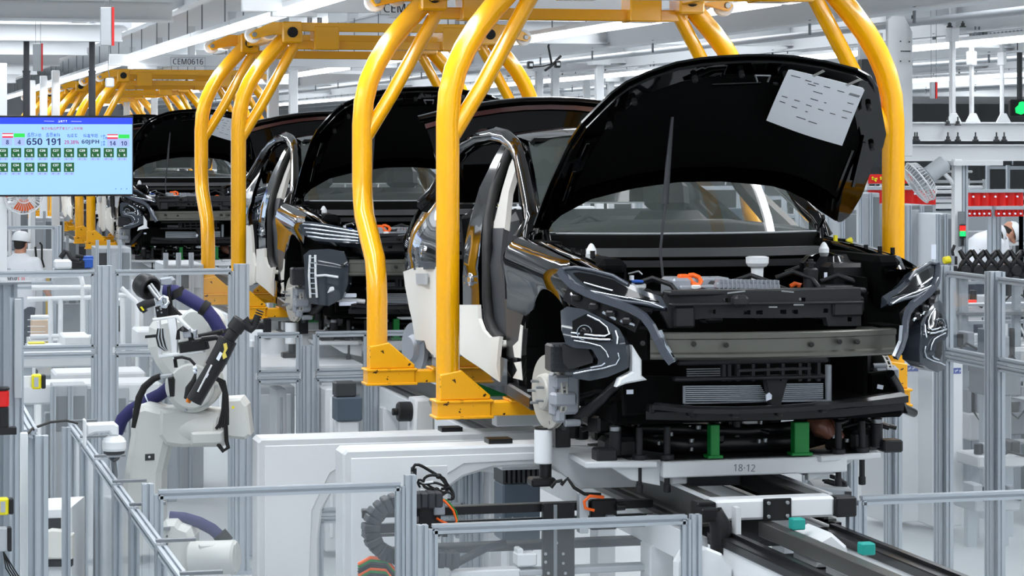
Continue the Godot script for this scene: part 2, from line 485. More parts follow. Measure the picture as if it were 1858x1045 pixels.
# the yellow carriers
const LINE := 4.06
func carrier(z: float, label: String) -> Node3D:
	var t := thing("yellow_carrier", label, "carrier", "yellow carriers hanging over the line", Vector3(LINE, 0, z))
	var zr := -2.27; var zb := -1.82
	for sx in [-1.0, 1.0]:
		var bend := [Vector2(0, 3.1), Vector2(0.01, 3.24), Vector2(0.04, 3.36), Vector2(0.09, 3.47), Vector2(0.155, 3.575), Vector2(0.24, 3.68), Vector2(0.33, 3.78), Vector2(0.4, 3.86)]
		for e in 2:
			var pts := []
			var zt := 0.0 if e == 0 else zr
			if e == 0:
				pts.append_array([Vector3(-1.207, 1.7, 0), Vector3(-1.207, 2.4, 0)])
			else:
				pts.append_array([Vector3(-1.207, 1.7, zb), Vector3(-1.207, 2.1, zb), Vector3(-1.207, 2.2, zb - 0.015), Vector3(-1.207, 2.32, zb - 0.06), Vector3(-1.207, 2.56, zr + 0.07), Vector3(-1.207, 2.66, zr + 0.02), Vector3(-1.207, 2.76, zr)])
			for b in bend: pts.append(Vector3(-1.207 + b.x, b.y, zt))
			var s := Shape.new(); s.mir = -sx
			s.tube(pts, 0.06, 20)
			make("post", s, mats.yellow, t)
			s = Shape.new(); s.mir = -sx
			s.tube([Vector3(-1.19, 3.02, zt - 0.0), Vector3(-1.03, 3.28, zt), Vector3(-0.74, 3.8, zt)], 0.042, 16)
			make("brace", s, mats.yellow, t)
			# foot
			var zf := 0.0 if e == 0 else zb
			s = Shape.new(); s.mir = -sx
			s.span(Vector3(-1.275, 1.612, zf - 0.07), Vector3(-1.0, 1.692, zf + 0.07), 0.004)
			s.span(Vector3(-1.285, 1.605, zf - 0.08), Vector3(-0.985, 1.62, zf + 0.08), 0.004)
			s.span(Vector3(-1.285, 1.686, zf - 0.08), Vector3(-0.985, 1.7, zf + 0.08), 0.004)
			make("foot", s, mats.yellow_worn, t)
			s = Shape.new(); s.mir = -sx
			s.prism([Vector2(-1.262, 1.7), Vector2(-1.262, 1.83), Vector2(-1.15, 1.85), Vector2(-1.0, 1.72), Vector2(-1.0, 1.7)], Transform3D(Basis(), Vector3(0, 0, zf - 0.01)), 0.075, 0.006)
			make("gusset", s, mats.yellow_worn, t)
			s = Shape.new(); s.mir = -sx
			s.span(Vector3(-1.0, 1.615, zf - 0.06), Vector3(-0.62, 1.685, zf + 0.06), 0.004)
			s.span(Vector3(-0.9, 1.685, zf - 0.09), Vector3(-0.62, 1.7, zf + 0.09), 0.004)
			make("arm", s, mats.yellow_worn, t)
			s = Shape.new(); s.mir = -sx
			s.span(Vector3(-0.87, 1.7, zf - 0.07), Vector3(-0.7, 1.748, zf + 0.07), 0.006)
			make("pad", s, mats.pad_yellow, t)
			# pin joint and roller arm at the top
			s = Shape.new(); s.mir = -sx
			s.box(Vector3(-0.8, 3.86, zt + 0.03), Vector3(0.16, 0.17, 0.22), Basis(), 0.012)
			make("clevis", s, mats.yellow, t)
			s = Shape.new(); s.mir = -sx
			s.drum(Vector3(-0.8, 3.86, zt - 0.1), Vector3(-0.8, 3.86, zt + 0.155), 0.042, 16, 0.004)
			make("pin", s, mats.rubber, t)
			s = Shape.new(); s.mir = -sx
			var rz := zt + (0.1 if e == 0 else -0.1)
			s.prism([Vector2(-0.75, 3.84), Vector2(-0.75, 3.94), Vector2(-0.95, 3.94), Vector2(-1.09, 3.88), Vector2(-1.14, 3.84), Vector2(-1.11, 3.805), Vector2(-0.95, 3.84)], Transform3D(Basis(), Vector3(0, 0, rz - 0.03)), 0.05, 0.004)
			make("roller_arm", s, mats.yellow, t)
			s = Shape.new(); s.mir = -sx
			s.drum(Vector3(-1.1, 3.84, rz - 0.08), Vector3(-1.1, 3.84, rz - 0.035), 0.065, 18, 0.008)
			s.drum(Vector3(-0.97, 3.87, rz - 0.08), Vector3(-0.97, 3.87, rz - 0.035), 0.06, 18, 0.008)
			make("roller", s, mats.bright_white, t)
			s = Shape.new(); s.mir = -sx
			s.drum(Vector3(-1.1, 3.84, rz - 0.09), Vector3(-1.1, 3.84, rz + 0.035), 0.02, 8, 0.003)
			make("roller_bolt", s, mats.steel, t)
			s = Shape.new(); s.mir = -sx
			s.drum(Vector3(-0.6, 3.84, zt - 0.09), Vector3(-0.53, 3.84, zt - 0.09), 0.075, 14, 0.01)
			make("buffer", s, mats.rubber, t)
	for zt in [0.0, zr]:
		for w in [[3.905, 0.06], [3.765, 0.0]]:
			var s := Shape.new()
			s.box(Vector3(0, w[0], zt + w[1]), Vector3(1.62, 0.07, 0.07), Basis(), 0.006)
			make("cross_beam", s, mats.yellow, t)
		for sx in [-1.0, 1.0]:
			var s := Shape.new()
			s.box(Vector3(0.52 * sx, 3.82, zt), Vector3(0.2, 0.19, 0.2), Basis(), 0.008)
			make("bracket", s, mats.yellow, t)
			s = Shape.new()
			for k in [0.06, 0.14]:
				s.drum(Vector3((0.5 + k) * sx, 3.915, zt), Vector3((0.5 + k) * sx, 3.985, zt), 0.02, 8)
			make("guide_bolt", s, mats.steel, t)
	for sx in [-1.0, 1.0]:
		var s := Shape.new()
		s.span(Vector3(0.78 * sx - 0.05, 3.83, zr), Vector3(0.78 * sx + 0.05, 3.95, 0), 0.006)
		make("side_rail", s, mats.yellow, t)
	return t

func carriers() -> void:
	var a := carrier(-12.48, "yellow tube carrier around the nearest car with the printed sheet on its hood")
	copy(a, "yellow_carrier", "yellow tube carrier around the second car, under the hanging code plate on the left", Vector3(LINE, 0, -19.87))
	copy(a, "yellow_carrier", "yellow tube carrier around the third car, beside the blue screen", Vector3(LINE, 0, -33.3))
	copy(a, "yellow_carrier", "yellow tube carrier behind the blue screen, fourth in the line", Vector3(LINE, 0, -40.0))
	copy(a, "yellow_carrier", "farthest yellow tube carrier, small at the edge above the blue screen", Vector3(LINE, 0, -46.8))

# ---------------------------------------------------------------- the cars
const CAR := Vector3(4.09, 1.55, -11.68)   # the nearest car: middle of its front axle at road level
func cl(px: float, py: float, axis: String, v: float) -> Vector3:
	return spot(px, py, axis, v + CAR["xyz".find(axis)]) - CAR
func xside(y: float) -> float:
	if y < 0.3: return -0.94 + (0.3 - y) * 0.12
	if y < 0.84: return -0.94 + 0.012 * sin((y - 0.3) / 0.54 * PI)
	if y < 1.0: return -0.94 + (y - 0.84) * 0.4
	return -0.876 + (y - 1.0) * 0.55
func side(px: float, py: float) -> Vector2: # (z, y) on the body side where the photograph shows it
	var x := -0.94
	var p := Vector3()
	for i in 5:
		p = cl(px, py, "x", x)
		x = xside(p.y)
	return Vector2(p.z, p.y)
func sides(a: Array) -> Array:
	var o := []
	for q in a: o.append(side(q[0], q[1]))
	return o
func on_side(z: float, y: float) -> Vector3:
	return Vector3(xside(y), y, z)
func nose(x: float, y: float) -> float:
	var a := minf(absf(x), 1.05) / 0.94
	return 0.8 - 0.3 * pow(a, 3.4) - maxf(0.0, y - 0.55) * 0.5 - maxf(0.0, 0.42 - y) * 0.15
func front(px: float, py: float, off := 0.0) -> Vector3:
	var lo := 10.0; var hi := 14.0
	for i in 30:
		var d := (lo + hi) / 2
		var p := spot(px, py, "d", d) - CAR
		if p.z > nose(p.x, p.y) + off: lo = d
		else: hi = d
	return spot(px, py, "d", lo) - CAR
func fronts(a: Array, off := 0.0) -> Array:
	var o := []
	for q in a: o.append(front(q[0], q[1], off))
	return o
func fronts2(a: Array) -> Array:
	var o := []
	for q in a:
		var p := front(q[0], q[1])
		o.append(Vector2(p.x, p.y))
	return o
func on_nose(off: float) -> Callable:
	return func(x: float, y: float) -> Vector3: return Vector3(x, y, nose(x, y) + off)
func rect(sec_w: float, sec_h: float) -> Array:
	return [Vector2(-sec_w, -sec_h), Vector2(sec_w, -sec_h), Vector2(sec_w, sec_h), Vector2(-sec_w, sec_h)]
func both(called: String, m: Material, parent: Node3D, build: Callable, shift := 0.0) -> Array: # left piece and its mirror twin
	var out := []
	for s in [1.0, -1.0]:
		var sh := Shape.new()
		sh.mir = s
		if s < 0: sh.at.origin.x = shift
		build.call(sh)
		out.append(make(called, sh, m, parent))
	return out

const HOOD := 0.66
var HP := Vector3(0, 1.0, -0.78)
var HD := Vector3(0, sin(HOOD), cos(HOOD))
var HN := Vector3(0, cos(HOOD), -sin(HOOD))   # the painted side
func hood_uv(px: float, py: float) -> Vector2:
	var o := Vector3(0, EYE, 0) - CAR
	var r := spot(px, py, "d", 1.0) - Vector3(0, EYE, 0)
	var t := (HP - o).dot(HN) / r.dot(HN)
	var p := o + r * t
	return Vector2(p.x, (p - HP).dot(HD))
func hood_at(off: float) -> Callable:
	return func(u: float, v: float) -> Vector3:
		var c := (u - 0.06) / 0.8
		return Vector3(u, 0, 0) + HP + HD * v + HN * (off + 0.035 * (1 - c * c) - 0.1 * maxf(0.0, v - 0.9) * maxf(0.0, v - 0.9))

func car(variant: int, label: String) -> Node3D:
	var t := thing("car", label, "car", "black cars on the line", CAR)
	var K: Dictionary = mats
	var s := Shape.new()
	# --- hood
	var edge := []
	for q in [[968, 416], [984, 370], [998, 335], [1031, 265], [1056, 228], [1085, 200], [1110, 176], [1137, 156], [1178, 138], [1230, 121], [1275, 114], [1313, 111], [1360, 109], [1400, 109], [1443, 111], [1502, 120], [1559, 133], [1582, 145], [1595, 165], [1600, 196], [1609, 247], [1603, 270], [1585, 304], [1564, 358], [1546, 389], [1530, 402], [1517, 405], [1489, 389], [1463, 370], [1427, 354], [1400, 347], [1378, 345], [1307, 340], [1230, 341], [1152, 350], [1075, 366], [1023, 391], [1003, 408], [985, 418]]:
		edge.append(hood_uv(q[0], q[1]))
	s.panel(edge, 0.11, hood_at(0.012), 0.012)
	var hood := make("hood", s, K.gloss_black, t)
	var inner: PackedVector2Array = Geometry2D.offset_polygon(PackedVector2Array(edge), -0.022)[0]
	var inner2: PackedVector2Array = Geometry2D.offset_polygon(PackedVector2Array(edge), -0.125)[0]
	s = Shape.new()
	s.panel(Array(inner), 0.11, hood_at(-0.014), 0.02, [Array(inner2)])
	make("inner_frame", s, K.gloss_black, hood)
	inner2 = Geometry2D.offset_polygon(PackedVector2Array(edge), -0.135)[0]
	s = Shape.new()
	s.panel(Array(inner2), 0.12, hood_at(-0.006), 0.012)
	make("insulation_pad", s, K.black_rough, hood)
	s = Shape.new()
	for q in [[1260, 140], [1345, 132], [1425, 133], [1500, 150], [1150, 180], [1105, 222], [1575, 190], [1580, 260]]:
		var u := hood_uv(q[0], q[1])
		s.drum((hood_at(-0.045)).call(u.x, u.y), (hood_at(0.0)).call(u.x, u.y), 0.014, 10, 0.003)
	make("rubber_stop", s, K.rubber, hood).set_meta("kind", "stuff")
	s = Shape.new()
	for q in [[1368, 128, 1395, 128], [1368, 128, 1372, 140], [1395, 128, 1391, 140]]:
		var a := hood_uv(q[0], q[1]); var b := hood_uv(q[2], q[3])
		s.rod((hood_at(-0.05)).call(a.x, a.y), (hood_at(-0.05)).call(b.x, b.y), 0.005, 6)
	make("latch_striker", s, K.steel, hood)
	s = Shape.new()
	for q in [[1545, 265, 1515, 340], [1565, 250, 1545, 330], [1040, 300, 1020, 360], [1065, 250, 1048, 290], [1290, 150, 1380, 147], [1400, 147, 1480, 160]]:
		var a := hood_uv(q[0], q[1]); var b := hood_uv(q[2], q[3])
		s.bar((hood_at(-0.036)).call(a.x, a.y), (hood_at(-0.036)).call(b.x, b.y), 0.02, 0.012, HN, 0.004)
	make("stiffening_rib", s, K.gloss_black, hood).set_meta("kind", "stuff")
	both("hood_hinge", K.gloss_black, t, func(h: Shape) -> void:
		h.bar(Vector3(-0.73, 0.9, -0.7), Vector3(-0.74, 1.0, -0.74), 0.02, 0.05, Vector3.FORWARD, 0.003)
		h.bar(Vector3(-0.74, 0.99, -0.76), Vector3(-0.73, 1.06, -0.66), 0.015, 0.03, Vector3.UP, 0.003))
	var rod := Shape.new()
	rod.tube([cl(1220, 212, "z", -0.02), cl(1212, 300, "z", -0.03), cl(1207, 370, "z", -0.03)], [0.008, 0.014, 0.016], 8)
	rod.tube([cl(1207, 370, "z", -0.03), cl(1198, 455, "z", -0.02), cl(1205, 525, "z", 0.0)], 0.007, 8)
	make("prop_rod", rod, K.grey_plastic, t)
	# --- glass and roof
	var rows := []
	for i in 9:
		var f := i / 8.0
		var row := []
		for j in 17:
			var a := j / 8.0 - 1.0
			var base := Vector3(a * 0.76 + 0.03, 0.985, -0.64 - 0.2 * a * a)
			var top := Vector3(a * 0.6, 1.50 - 0.045 * a * a, -1.5 - 0.13 * a * a)
			row.append(base.lerp(top, f) + Vector3(0, 0.02, 0.02) * sin(f * PI))
		rows.append(row)
	s = Shape.new(); s.skin(rows, Vector3(0, 0.5, 1))
	make("windshield", s, K.car_glass, t)
	s = Shape.new(); s.tube(rows[0].map(func(p: Vector3) -> Vector3: return p + Vector3(0, -0.004, 0.012)), 0.006, 6)
	make("windshield_seal", s, K.pale_grey, t)
	s = Shape.new()
	var rf := []
	for i in 8:
		var f := i / 7.0
		var row := []
		for j in 13:
			var a := j / 6.0 - 1.0
			row.append(Vector3(a * (0.6 - 0.03 * f), 1.505 + 0.035 * sin(minf(f * 2.2, 1.0) * PI / 2) - 0.05 * a * a - 0.1 * maxf(0, f - 0.6), -1.49 - 0.13 * a * a - 1.4 * f))
		rf.append(row)
	s.skin(rf, Vector3.UP)
	s.skin(rf.map(func(r: Array) -> Array: return r.map(func(p: Vector3) -> Vector3: return p - Vector3(0, 0.03, 0))), Vector3.DOWN)
	s.bar(Vector3(-0.6, 1.445, -1.6), Vector3(0.6, 1.445, -1.6), 0.08, 0.05, Vector3.UP, 0.02)
	make("roof", s, K.gloss_black, t)
	s = Shape.new()
	s.tube([Vector3(0.1, 1.58, -2.6), Vector3(0.1, 1.6, -2.66), Vector3(0.1, 1.57, -2.75)], [0.02, 0.03, 0.02], 8)
	make("antenna_fin", s, K.gloss_black, t)
	# --- body side, left and mirrored
	both("roof_pillar", K.gloss_black, t, func(h: Shape) -> void:
		var pts := []
		for q in [[957, 434, -0.80], [966, 402, -0.775], [961, 370, -0.745], [954, 330, -0.705], [947, 290, -0.665], [938, 268, -0.64], [922, 252, -0.625], [900, 246, -0.62], [872, 250, -0.625], [848, 264, -0.64], [826, 288, -0.67], [806, 322, -0.72], [792, 350, -0.77], [770, 372, -0.82]]:
			pts.append(cl(q[0], q[1], "x", q[2]))
		h.sweep(pts, [Vector2(-0.044, -0.03), Vector2(-0.02, -0.042), Vector2(0.03, -0.042), Vector2(0.046, -0.01), Vector2(0.04, 0.03), Vector2(0.0, 0.044), Vector2(-0.04, 0.03)], Vector3(-0.5, 0.8, 0.4), [1.5, 1.0, 0.9, 0.9, 0.9, 0.95, 1, 1, 1, 1, 1, 1.1, 1.2, 1.2]))
	var bp := sides([[840, 560], [839, 500], [842, 470], [850, 410], [870, 340], [900, 280], [910, 262], [918, 262], [906, 300], [889, 345], [876, 400], [871, 450], [870, 560]])
	for pl in both("door_pillar", K.gloss_black, t, func(h: Shape) -> void:
		h.panel(bp, 0.12, on_side, 0.04)): # B pillar
		s = Shape.new(); s.mir = 1.0 if pl.name == "door_pillar" else -1.0
		var c := side(854, 507)
		s.drum(on_side(c.x, c.y) + Vector3(0.02, 0, 0), on_side(c.x, c.y) - Vector3(0.012, 0, 0), 0.036, 18, 0.004)
		for e in [-1, 1]:
			s.bar(on_side(c.x, c.y + 0.018 * e) - Vector3(0.0, 0, 0), on_side(c.x, c.y + 0.018 * e) - Vector3(0.035, 0, 0), 0.014, 0.01)
		make("door_striker", s, K.chrome, pl)
	var seal := sides([[914, 272], [900, 302], [885, 346], [874, 400], [872, 450], [872, 540], [876, 580], [885, 604], [900, 618]])
	both("door_seal", K.rubber, t, func(h: Shape) -> void:
		h.tube(seal.map(func(q: Vector2) -> Vector3: return on_side(q.x + 0.03, q.y) + Vector3(0.03, 0, 0)), 0.03, 8))
	var tr := sides([[872, 416], [880, 398], [893, 345], [906, 302], [918, 274], [928, 280], [916, 312], [905, 348], [899, 400], [897, 416]])
	both("pillar_trim", K.trim_grey, t, func(h: Shape) -> void:
		h.panel(tr, 0.12, func(z: float, y: float) -> Vector3: return on_side(z, y) + Vector3(0.055, 0, 0), 0.03))
	var tl := sides([[872, 414], [897, 414], [893, 450], [898, 500], [900, 560], [905, 590], [912, 612], [896, 612], [884, 600], [876, 575], [873, 540]])
	both("pillar_lower_trim", K.grey_plastic, t, func(h: Shape) -> void:
		h.panel(tl, 0.12, func(z: float, y: float) -> Vector3: return on_side(z, y) + Vector3(0.05, 0, 0), 0.03))
	# sills with the white covers that keep them from scratches
	both("sill", K.gloss_black, t, func(h: Shape) -> void:
		h.sweep([Vector3(-0.86, 0.27, -0.75), Vector3(-0.86, 0.27, -2.5)], [Vector2(-0.08, -0.1), Vector2(0.08, -0.1), Vector2(0.08, 0.08), Vector2(-0.02, 0.1), Vector2(-0.07, 0.05), Vector2(-0.085, -0.02)], Vector3.UP, 1.0, false))
	var sc := sides([[838, 553], [871, 553], [873, 578], [881, 600], [893, 612], [911, 610], [911, 693], [880, 671], [858, 655], [836, 640]])
	both("sill_cover", K.cover_white, t, func(h: Shape) -> void:
		h.panel(sc, 0.09, func(z: float, y: float) -> Vector3: return on_side(z, y) + Vector3(-0.014 - 0.006 * sin(z * 9) * sin(y * 14), 0, 0), 0.02)
		var a: Vector2 = sc[3]; var b: Vector2 = sc[5]
		h.span(Vector3(-0.93, a.y - 0.06, a.x - 0.1), Vector3(-0.78, a.y - 0.03, b.x), 0.01))
	var rc := sides([[738, 493], [752, 486], [790, 484], [812, 484], [818, 560], [828, 590], [837, 600], [837, 646], [812, 650], [789, 648], [777, 632], [774, 618], [756, 616], [746, 560], [741, 520]])
	both("wheel_arch_cover", K.cover_white, t, func(h: Shape) -> void:
		h.panel(rc, 0.09, func(z: float, y: float) -> Vector3: return on_side(z, y) + Vector3(-0.014 - 0.008 * sin(z * 13), 0, 0), 0.02))
	var lbl := sides([[762, 496], [783, 496], [783, 516], [763, 516]])
	s = Shape.new()
	s.panel(lbl, 0.2, func(z: float, y: float) -> Vector3: return on_side(z, y) + Vector3(-0.026, 0, 0), 0.004)
	make("cover_label", s, K.pale_grey, t)
	var qp := sides([[806, 318], [790, 345], [766, 358], [734, 388], [720, 410], [708, 456], [703, 505], [709, 482], [714, 476], [720, 474], [729, 484], [736, 494], [752, 490], [812, 486], [812, 420], [820, 300]])
	for q in both("rear_quarter", K.gloss_black, t, func(h: Shape) -> void:
		h.panel(qp, 0.1, func(z: float, y: float) -> Vector3: return on_side(z, y) + Vector3(0.10 * pow(maxf(0.0, -z - 2.7), 2) - 0.02 * sin((y - 0.5) * 5), 0, 0), 0.03)):
		s = Shape.new(); s.mir = 1.0 if q.name == "rear_quarter" else -1.0
		var c := side(771, 456)
		s.drum(on_side(c.x, c.y) + Vector3(0.03, 0, 0), on_side(c.x, c.y) - Vector3(0.03, 0, 0), 0.036, 18, 0.004)
		make("door_striker", s, K.chrome, q)
	# front fender with its wheel arch
	var fp := [Vector2(-0.81, 0.6), Vector2(-0.82, 0.8), Vector2(-0.84, 0.995), Vector2(-0.4, 0.995), Vector2(0.1, 0.98), Vector2(0.3, 0.9), Vector2(0.36, 0.78), Vector2(0.3, 0.7), Vector2(0.235, 0.655)]
	for i in 14:
		var a := deg_to_rad(50 + 88.0 * i / 13)
		fp.append(Vector2(0.405 * cos(a) , 0.36 + 0.405 * sin(a)))
	fp.append(Vector2(-0.42, 0.59))
	var fend := func(z: float, v: float) -> Vector3:
		var lift := -0.07 * (z + 0.45) * smoothstep(0.5, 0.95, v)
		var inn := 0.14 * pow(maxf(0.0, z), 1.6) + 0.035 * smoothstep(0.62, 0.4, v) * smoothstep(-0.3, -0.7, z)
		if v < 0.82: return Vector3(-0.945 + inn + 0.02 * sin(clampf((v - 0.5) / 0.32, 0, 1) * PI), v + lift, z)
		var a := (v - 0.82) / 0.12
		return Vector3(-0.945 + inn + 0.12 * (1 - cos(a)), 0.82 + 0.12 * sin(a) + lift, z)
	both("fender", K.gloss_black, t, func(h: Shape) -> void: h.panel(fp, 0.06, fend, 0.006), 0.06)
	both("wheel_liner", K.black_rough, t, func(h: Shape) -> void:
		var lr := []
		for i in 15:
			var a := deg_to_rad(25 + 185.0 * i / 14)
			var row := []
			for x in [-0.925, -0.8, -0.62]: row.append(Vector3(x, 0.36 + 0.43 * sin(a), 0.43 * cos(a) * (1.0 if cos(a) < 0 else 0.9)))
			lr.append(row)
		for k in 14:
			h.flat()
			for j in 2: h.face([lr[k][j], lr[k][j + 1], lr[k + 1][j + 1], lr[k + 1][j]], Vector3(0, 0.36, 0) - lr[k][j])
		h.span(Vector3(-0.64, 0.12, -0.45), Vector3(-0.62, 0.8, 0.35)), 0.08)
	both("liner_edge", K.satin_black, t, func(h: Shape) -> void:
		h.panel(sides([[907, 543], [952, 540], [944, 560], [936, 590], [931, 620], [929, 660], [934, 704], [912, 700], [910, 640]]), 0.08, func(z: float, y: float) -> Vector3: return on_side(z, y) + Vector3(0.025, 0, 0), 0.02)
		h.bar(Vector3(-0.9, 0.2, -0.82), Vector3(-0.9, 0.17, -0.3), 0.08, 0.07, Vector3.UP, 0.01), 0.08)
	both("inner_sill_cover", K.cover_white, t, func(h: Shape) -> void:
		h.span(Vector3(-0.9, 0.2, -0.79), Vector3(-0.72, 0.5, -0.75), 0.01)
		for q in [[[938, 589], [942, 592], [940, 618], [938, 650], [927, 648], [924, 628], [934, 618], [936, 604]], [[926, 658], [938, 656], [941, 690], [924, 686], [932, 672]]]:
			var pp := []
			for w in q: pp.append(side(w[0], w[1]))
			h.panel(pp, 0.1, func(z: float, y: float) -> Vector3: return on_side(z, y) + Vector3(0.018, 0, 0), 0.004))
	both("body_inner_side", K.black_rough, t, func(h: Shape) -> void:
		h.span(Vector3(-0.82, 0.2, -0.86), Vector3(-0.7, 0.95, -0.5), 0.02)
		h.span(Vector3(-0.76, 0.55, -0.5), Vector3(-0.62, 0.9, 0.3), 0.03)
		h.bar(Vector3(-0.62, 0.5, -0.4), Vector3(-0.58, 0.52, 0.62), 0.1, 0.14))
	both("fender_rail", K.gloss_black, t, func(h: Shape) -> void:
		h.sweep([Vector3(-0.76, 0.93, -0.62), Vector3(-0.77, 0.9, -0.2), Vector3(-0.76, 0.87, 0.15), Vector3(-0.7, 0.82, 0.35)], rect(0.05, 0.02), Vector3.UP, 1.0, true)
		for z in [-0.5, -0.34, -0.16, 0.02, 0.18]: h.drum(Vector3(-0.76, 0.9, z), Vector3(-0.76, 0.935, z), 0.012, 8))
	# --- underbody, firewall, cowl
	s = Shape.new()
	s.span(Vector3(-0.8, 0.2, -3.75), Vector3(0.8, 0.26, -0.6), 0.02)
	s.span(Vector3(-0.75, 0.25, -3.6), Vector3(0.75, 0.75, -3.0), 0.03)
	s.span(Vector3(-0.66, 0.2, -0.66), Vector3(0.66, 0.86, -0.5), 0.03)
	make("floor_pan", s, K.black_rough, t)
	s = Shape.new()
	var cw := []
	for i in 5:
		var row := []
		for j in 13:
			var a := j / 6.0 - 1.0
			row.append(Vector3(a * 0.74, [0.975, 0.955, 0.92, 0.89, 0.87][i], [-0.62, -0.58, -0.55, -0.5, -0.42][i] - 0.17 * a * a))
		cw.append(row)
	s.skin(cw, Vector3(0, 0.3, 1))
	make("cowl", s, K.black_rough, t)
	s = Shape.new()
	var strip := []
	for j in 9:
		var a := j / 4.0 - 1.0
		strip.append(Vector3(0.02 + a * 0.62, 0.895, -0.4 - 0.1 * a * a))
	s.sweep(strip, [Vector2(-0.03, -0.02), Vector2(0.03, -0.02), Vector2(0.036, 0.0), Vector2(0.02, 0.022), Vector2(-0.02, 0.022)], Vector3.UP, 1.0, false)
	make("cowl_beam", s, K.dark_grey, t)
	s = Shape.new()
	for j in 9:
		var a := j / 4.0 - 1.0
		strip[j] = Vector3(0.02 + a * 0.64, 0.842, -0.36 - 0.08 * a * a)
	s.sweep(strip, rect(0.035, 0.016), Vector3.UP, 1.0, false)
	make("firewall_ledge", s, K.black_plastic, t)
	# --- engine bay
	for q in [[1073, 452, -0.12], [1495, 449, -0.1]]:
		var p := cl(q[0], q[1] + 9, "z", q[2])
		s = Shape.new()
		s.lathe(Transform3D(Basis(), p), [Vector2(0, 0), Vector2(0.026, 0), Vector2(0.026, 0.02), Vector2(0.012, 0.045), Vector2(0.004, 0.052), Vector2(0, 0.052)], 10)
		make("strut_cap", s, K.bright_white, t)
		s = Shape.new()
		s.lathe(Transform3D(Basis(), p - Vector3(0, 0.05, 0)), [Vector2(0.13, -0.08), Vector2(0.12, 0.0), Vector2(0.09, 0.035), Vector2(0.03, 0.05), Vector2(0, 0.05)], 16)
		make("strut_tower", s, K.gloss_black, t)
	s = Shape.new()
	s.span(cl(1141, 527, "z", 0.25), cl(1168, 511, "z", 0.2), 0.012)
	s.drum(cl(1146, 508, "z", 0.22), cl(1146, 500, "z", 0.22), 0.012, 8)
	var bt := make("washer_filler", s, K.bright_white, t)
	s = Shape.new()
	s.drum(cl(1156, 513, "z", 0.23), cl(1156, 508, "z", 0.23), 0.036, 14, 0.004)
	make("blue_cap", s, K.blue, bt)
	s = Shape.new()
	s.box(cl(1231, 520, "z", 0.1), Vector3(0.12, 0.09, 0.2), Basis(), 0.012)
	s.box(cl(1290, 512, "z", 0.02), Vector3(0.14, 0.05, 0.16), Basis(), 0.008)
	s.box(cl(1262, 524, "z", 0.15), Vector3(0.2, 0.04, 0.14), Basis(), 0.008)
	for q in [[1222, 505], [1290, 502], [1304, 506]]: s.drum(cl(q[0], q[1] + 4, "z", 0.06), cl(q[0], q[1], "z", 0.06), 0.012, 8)
	make("power_unit", s, K.cast_metal, t)
	s = Shape.new()
	s.box(cl(1240, 505, "z", 0.14), Vector3(0.05, 0.04, 0.05), Basis(), 0.006)
	s.tube([cl(1250, 500, "z", 0.15), cl(1258, 499, "z", 0.16), cl(1268, 503, "z", 0.17), cl(1272, 510, "z", 0.18), cl(1268, 518, "z", 0.2), cl(1258, 515, "z", 0.2), cl(1250, 505, "z", 0.18)], 0.012, 8)
	s.tube([cl(1258, 515, "z", 0.2), cl(1266, 522, "z", 0.22), cl(1274, 528, "z", 0.22)], 0.013, 8)
	s.tube([cl(1296, 514, "z", 0.1), cl(1308, 511, "z", 0.1), cl(1322, 514, "z", 0.1)], 0.01, 6)
	s.tube([cl(1434, 520, "z", 0.1), cl(1442, 515, "z", 0.1), cl(1452, 517, "z", 0.1), cl(1448, 522, "z", 0.1)], 0.012, 6)
	make("orange_cable", s, K.orange, t)
	s = Shape.new()
	s.box(cl(1263, 521, "z", 0.235), Vector3(0.04, 0.02, 0.03), Basis(), 0.004)
	make("cable_clip", s, K.bright_white, t)
	s = Shape.new()
	var fa := cl(1298, 518, "z", 0.3); var fb := cl(1413, 520, "z", 0.3)
	s.bar(fa, fb, 0.05, 0.03, Vector3.UP, 0.006)
	for i in 15:
		var c := fa.lerp(fb, (i + 0.5) / 15.0)
		s.box(c + Vector3(0, 0.006, 0), Vector3(0.006, 0.05, 0.06))
	make("finned_rail", s, K.cast_metal, t)
	s = Shape.new()
	var rp := cl(1374, 511, "z", 0.12)
	s.lathe(Transform3D(Basis(), rp), [Vector2(0, 0), Vector2(0.028, 0), Vector2(0.03, 0.06), Vector2(0.03, 0.064), Vector2(0.034, 0.07), Vector2(0.045, 0.074), Vector2(0.055, 0.09), Vector2(0.056, 0.118), Vector2(0.045, 0.122), Vector2(0, 0.122)], 18)
	make("fluid_reservoir", s, K.bright_white, t)
	s = Shape.new()
	s.box(cl(1527, 500, "z", 0.05), Vector3(0.2, 0.13, 0.2), Basis(), 0.02)
	s.box(cl(1527, 478, "z", -0.02), Vector3(0.19, 0.03, 0.24), Basis(Vector3(1, 0, 0), 0.25), 0.012)
	var fb2 := make("fuse_box", s, K.satin_black, t)
	s = Shape.new()
	s.box(cl(1498, 499, "z", 0.155), Vector3(0.016, 0.026, 0.004))
	make("sticker", s, K.paper, fb2)
	s = Shape.new()
	s.drum(cl(1471, 527, "z", 0.15), cl(1471, 486, "z", 0.15), 0.036, 14, 0.008)
	s.drum(cl(1471, 486, "z", 0.15), cl(1471, 470, "z", 0.15), 0.014, 10, 0.003)
	s.drum(cl(1471, 478, "z", 0.15), cl(1471, 475, "z", 0.15), 0.024, 10)
	make("brake_booster", s, K.black_plastic, t)
	s = Shape.new()
	s.box(cl(1561, 512, "z", 0.2), Vector3(0.05, 0.05, 0.06), Basis(), 0.006)
	make("green_connector", s, K.green, t)
	s = Shape.new()
	s.box(cl(1541, 436, "z", -0.5), Vector3(0.03, 0.02, 0.02), Basis(Vector3(0, 0, 1), 0.5))
	s.box(cl(1516, 432, "z", -0.5), Vector3(0.016, 0.03, 0.02))
	make("yellow_clip", s, K.lemon, t)
	s = Shape.new()
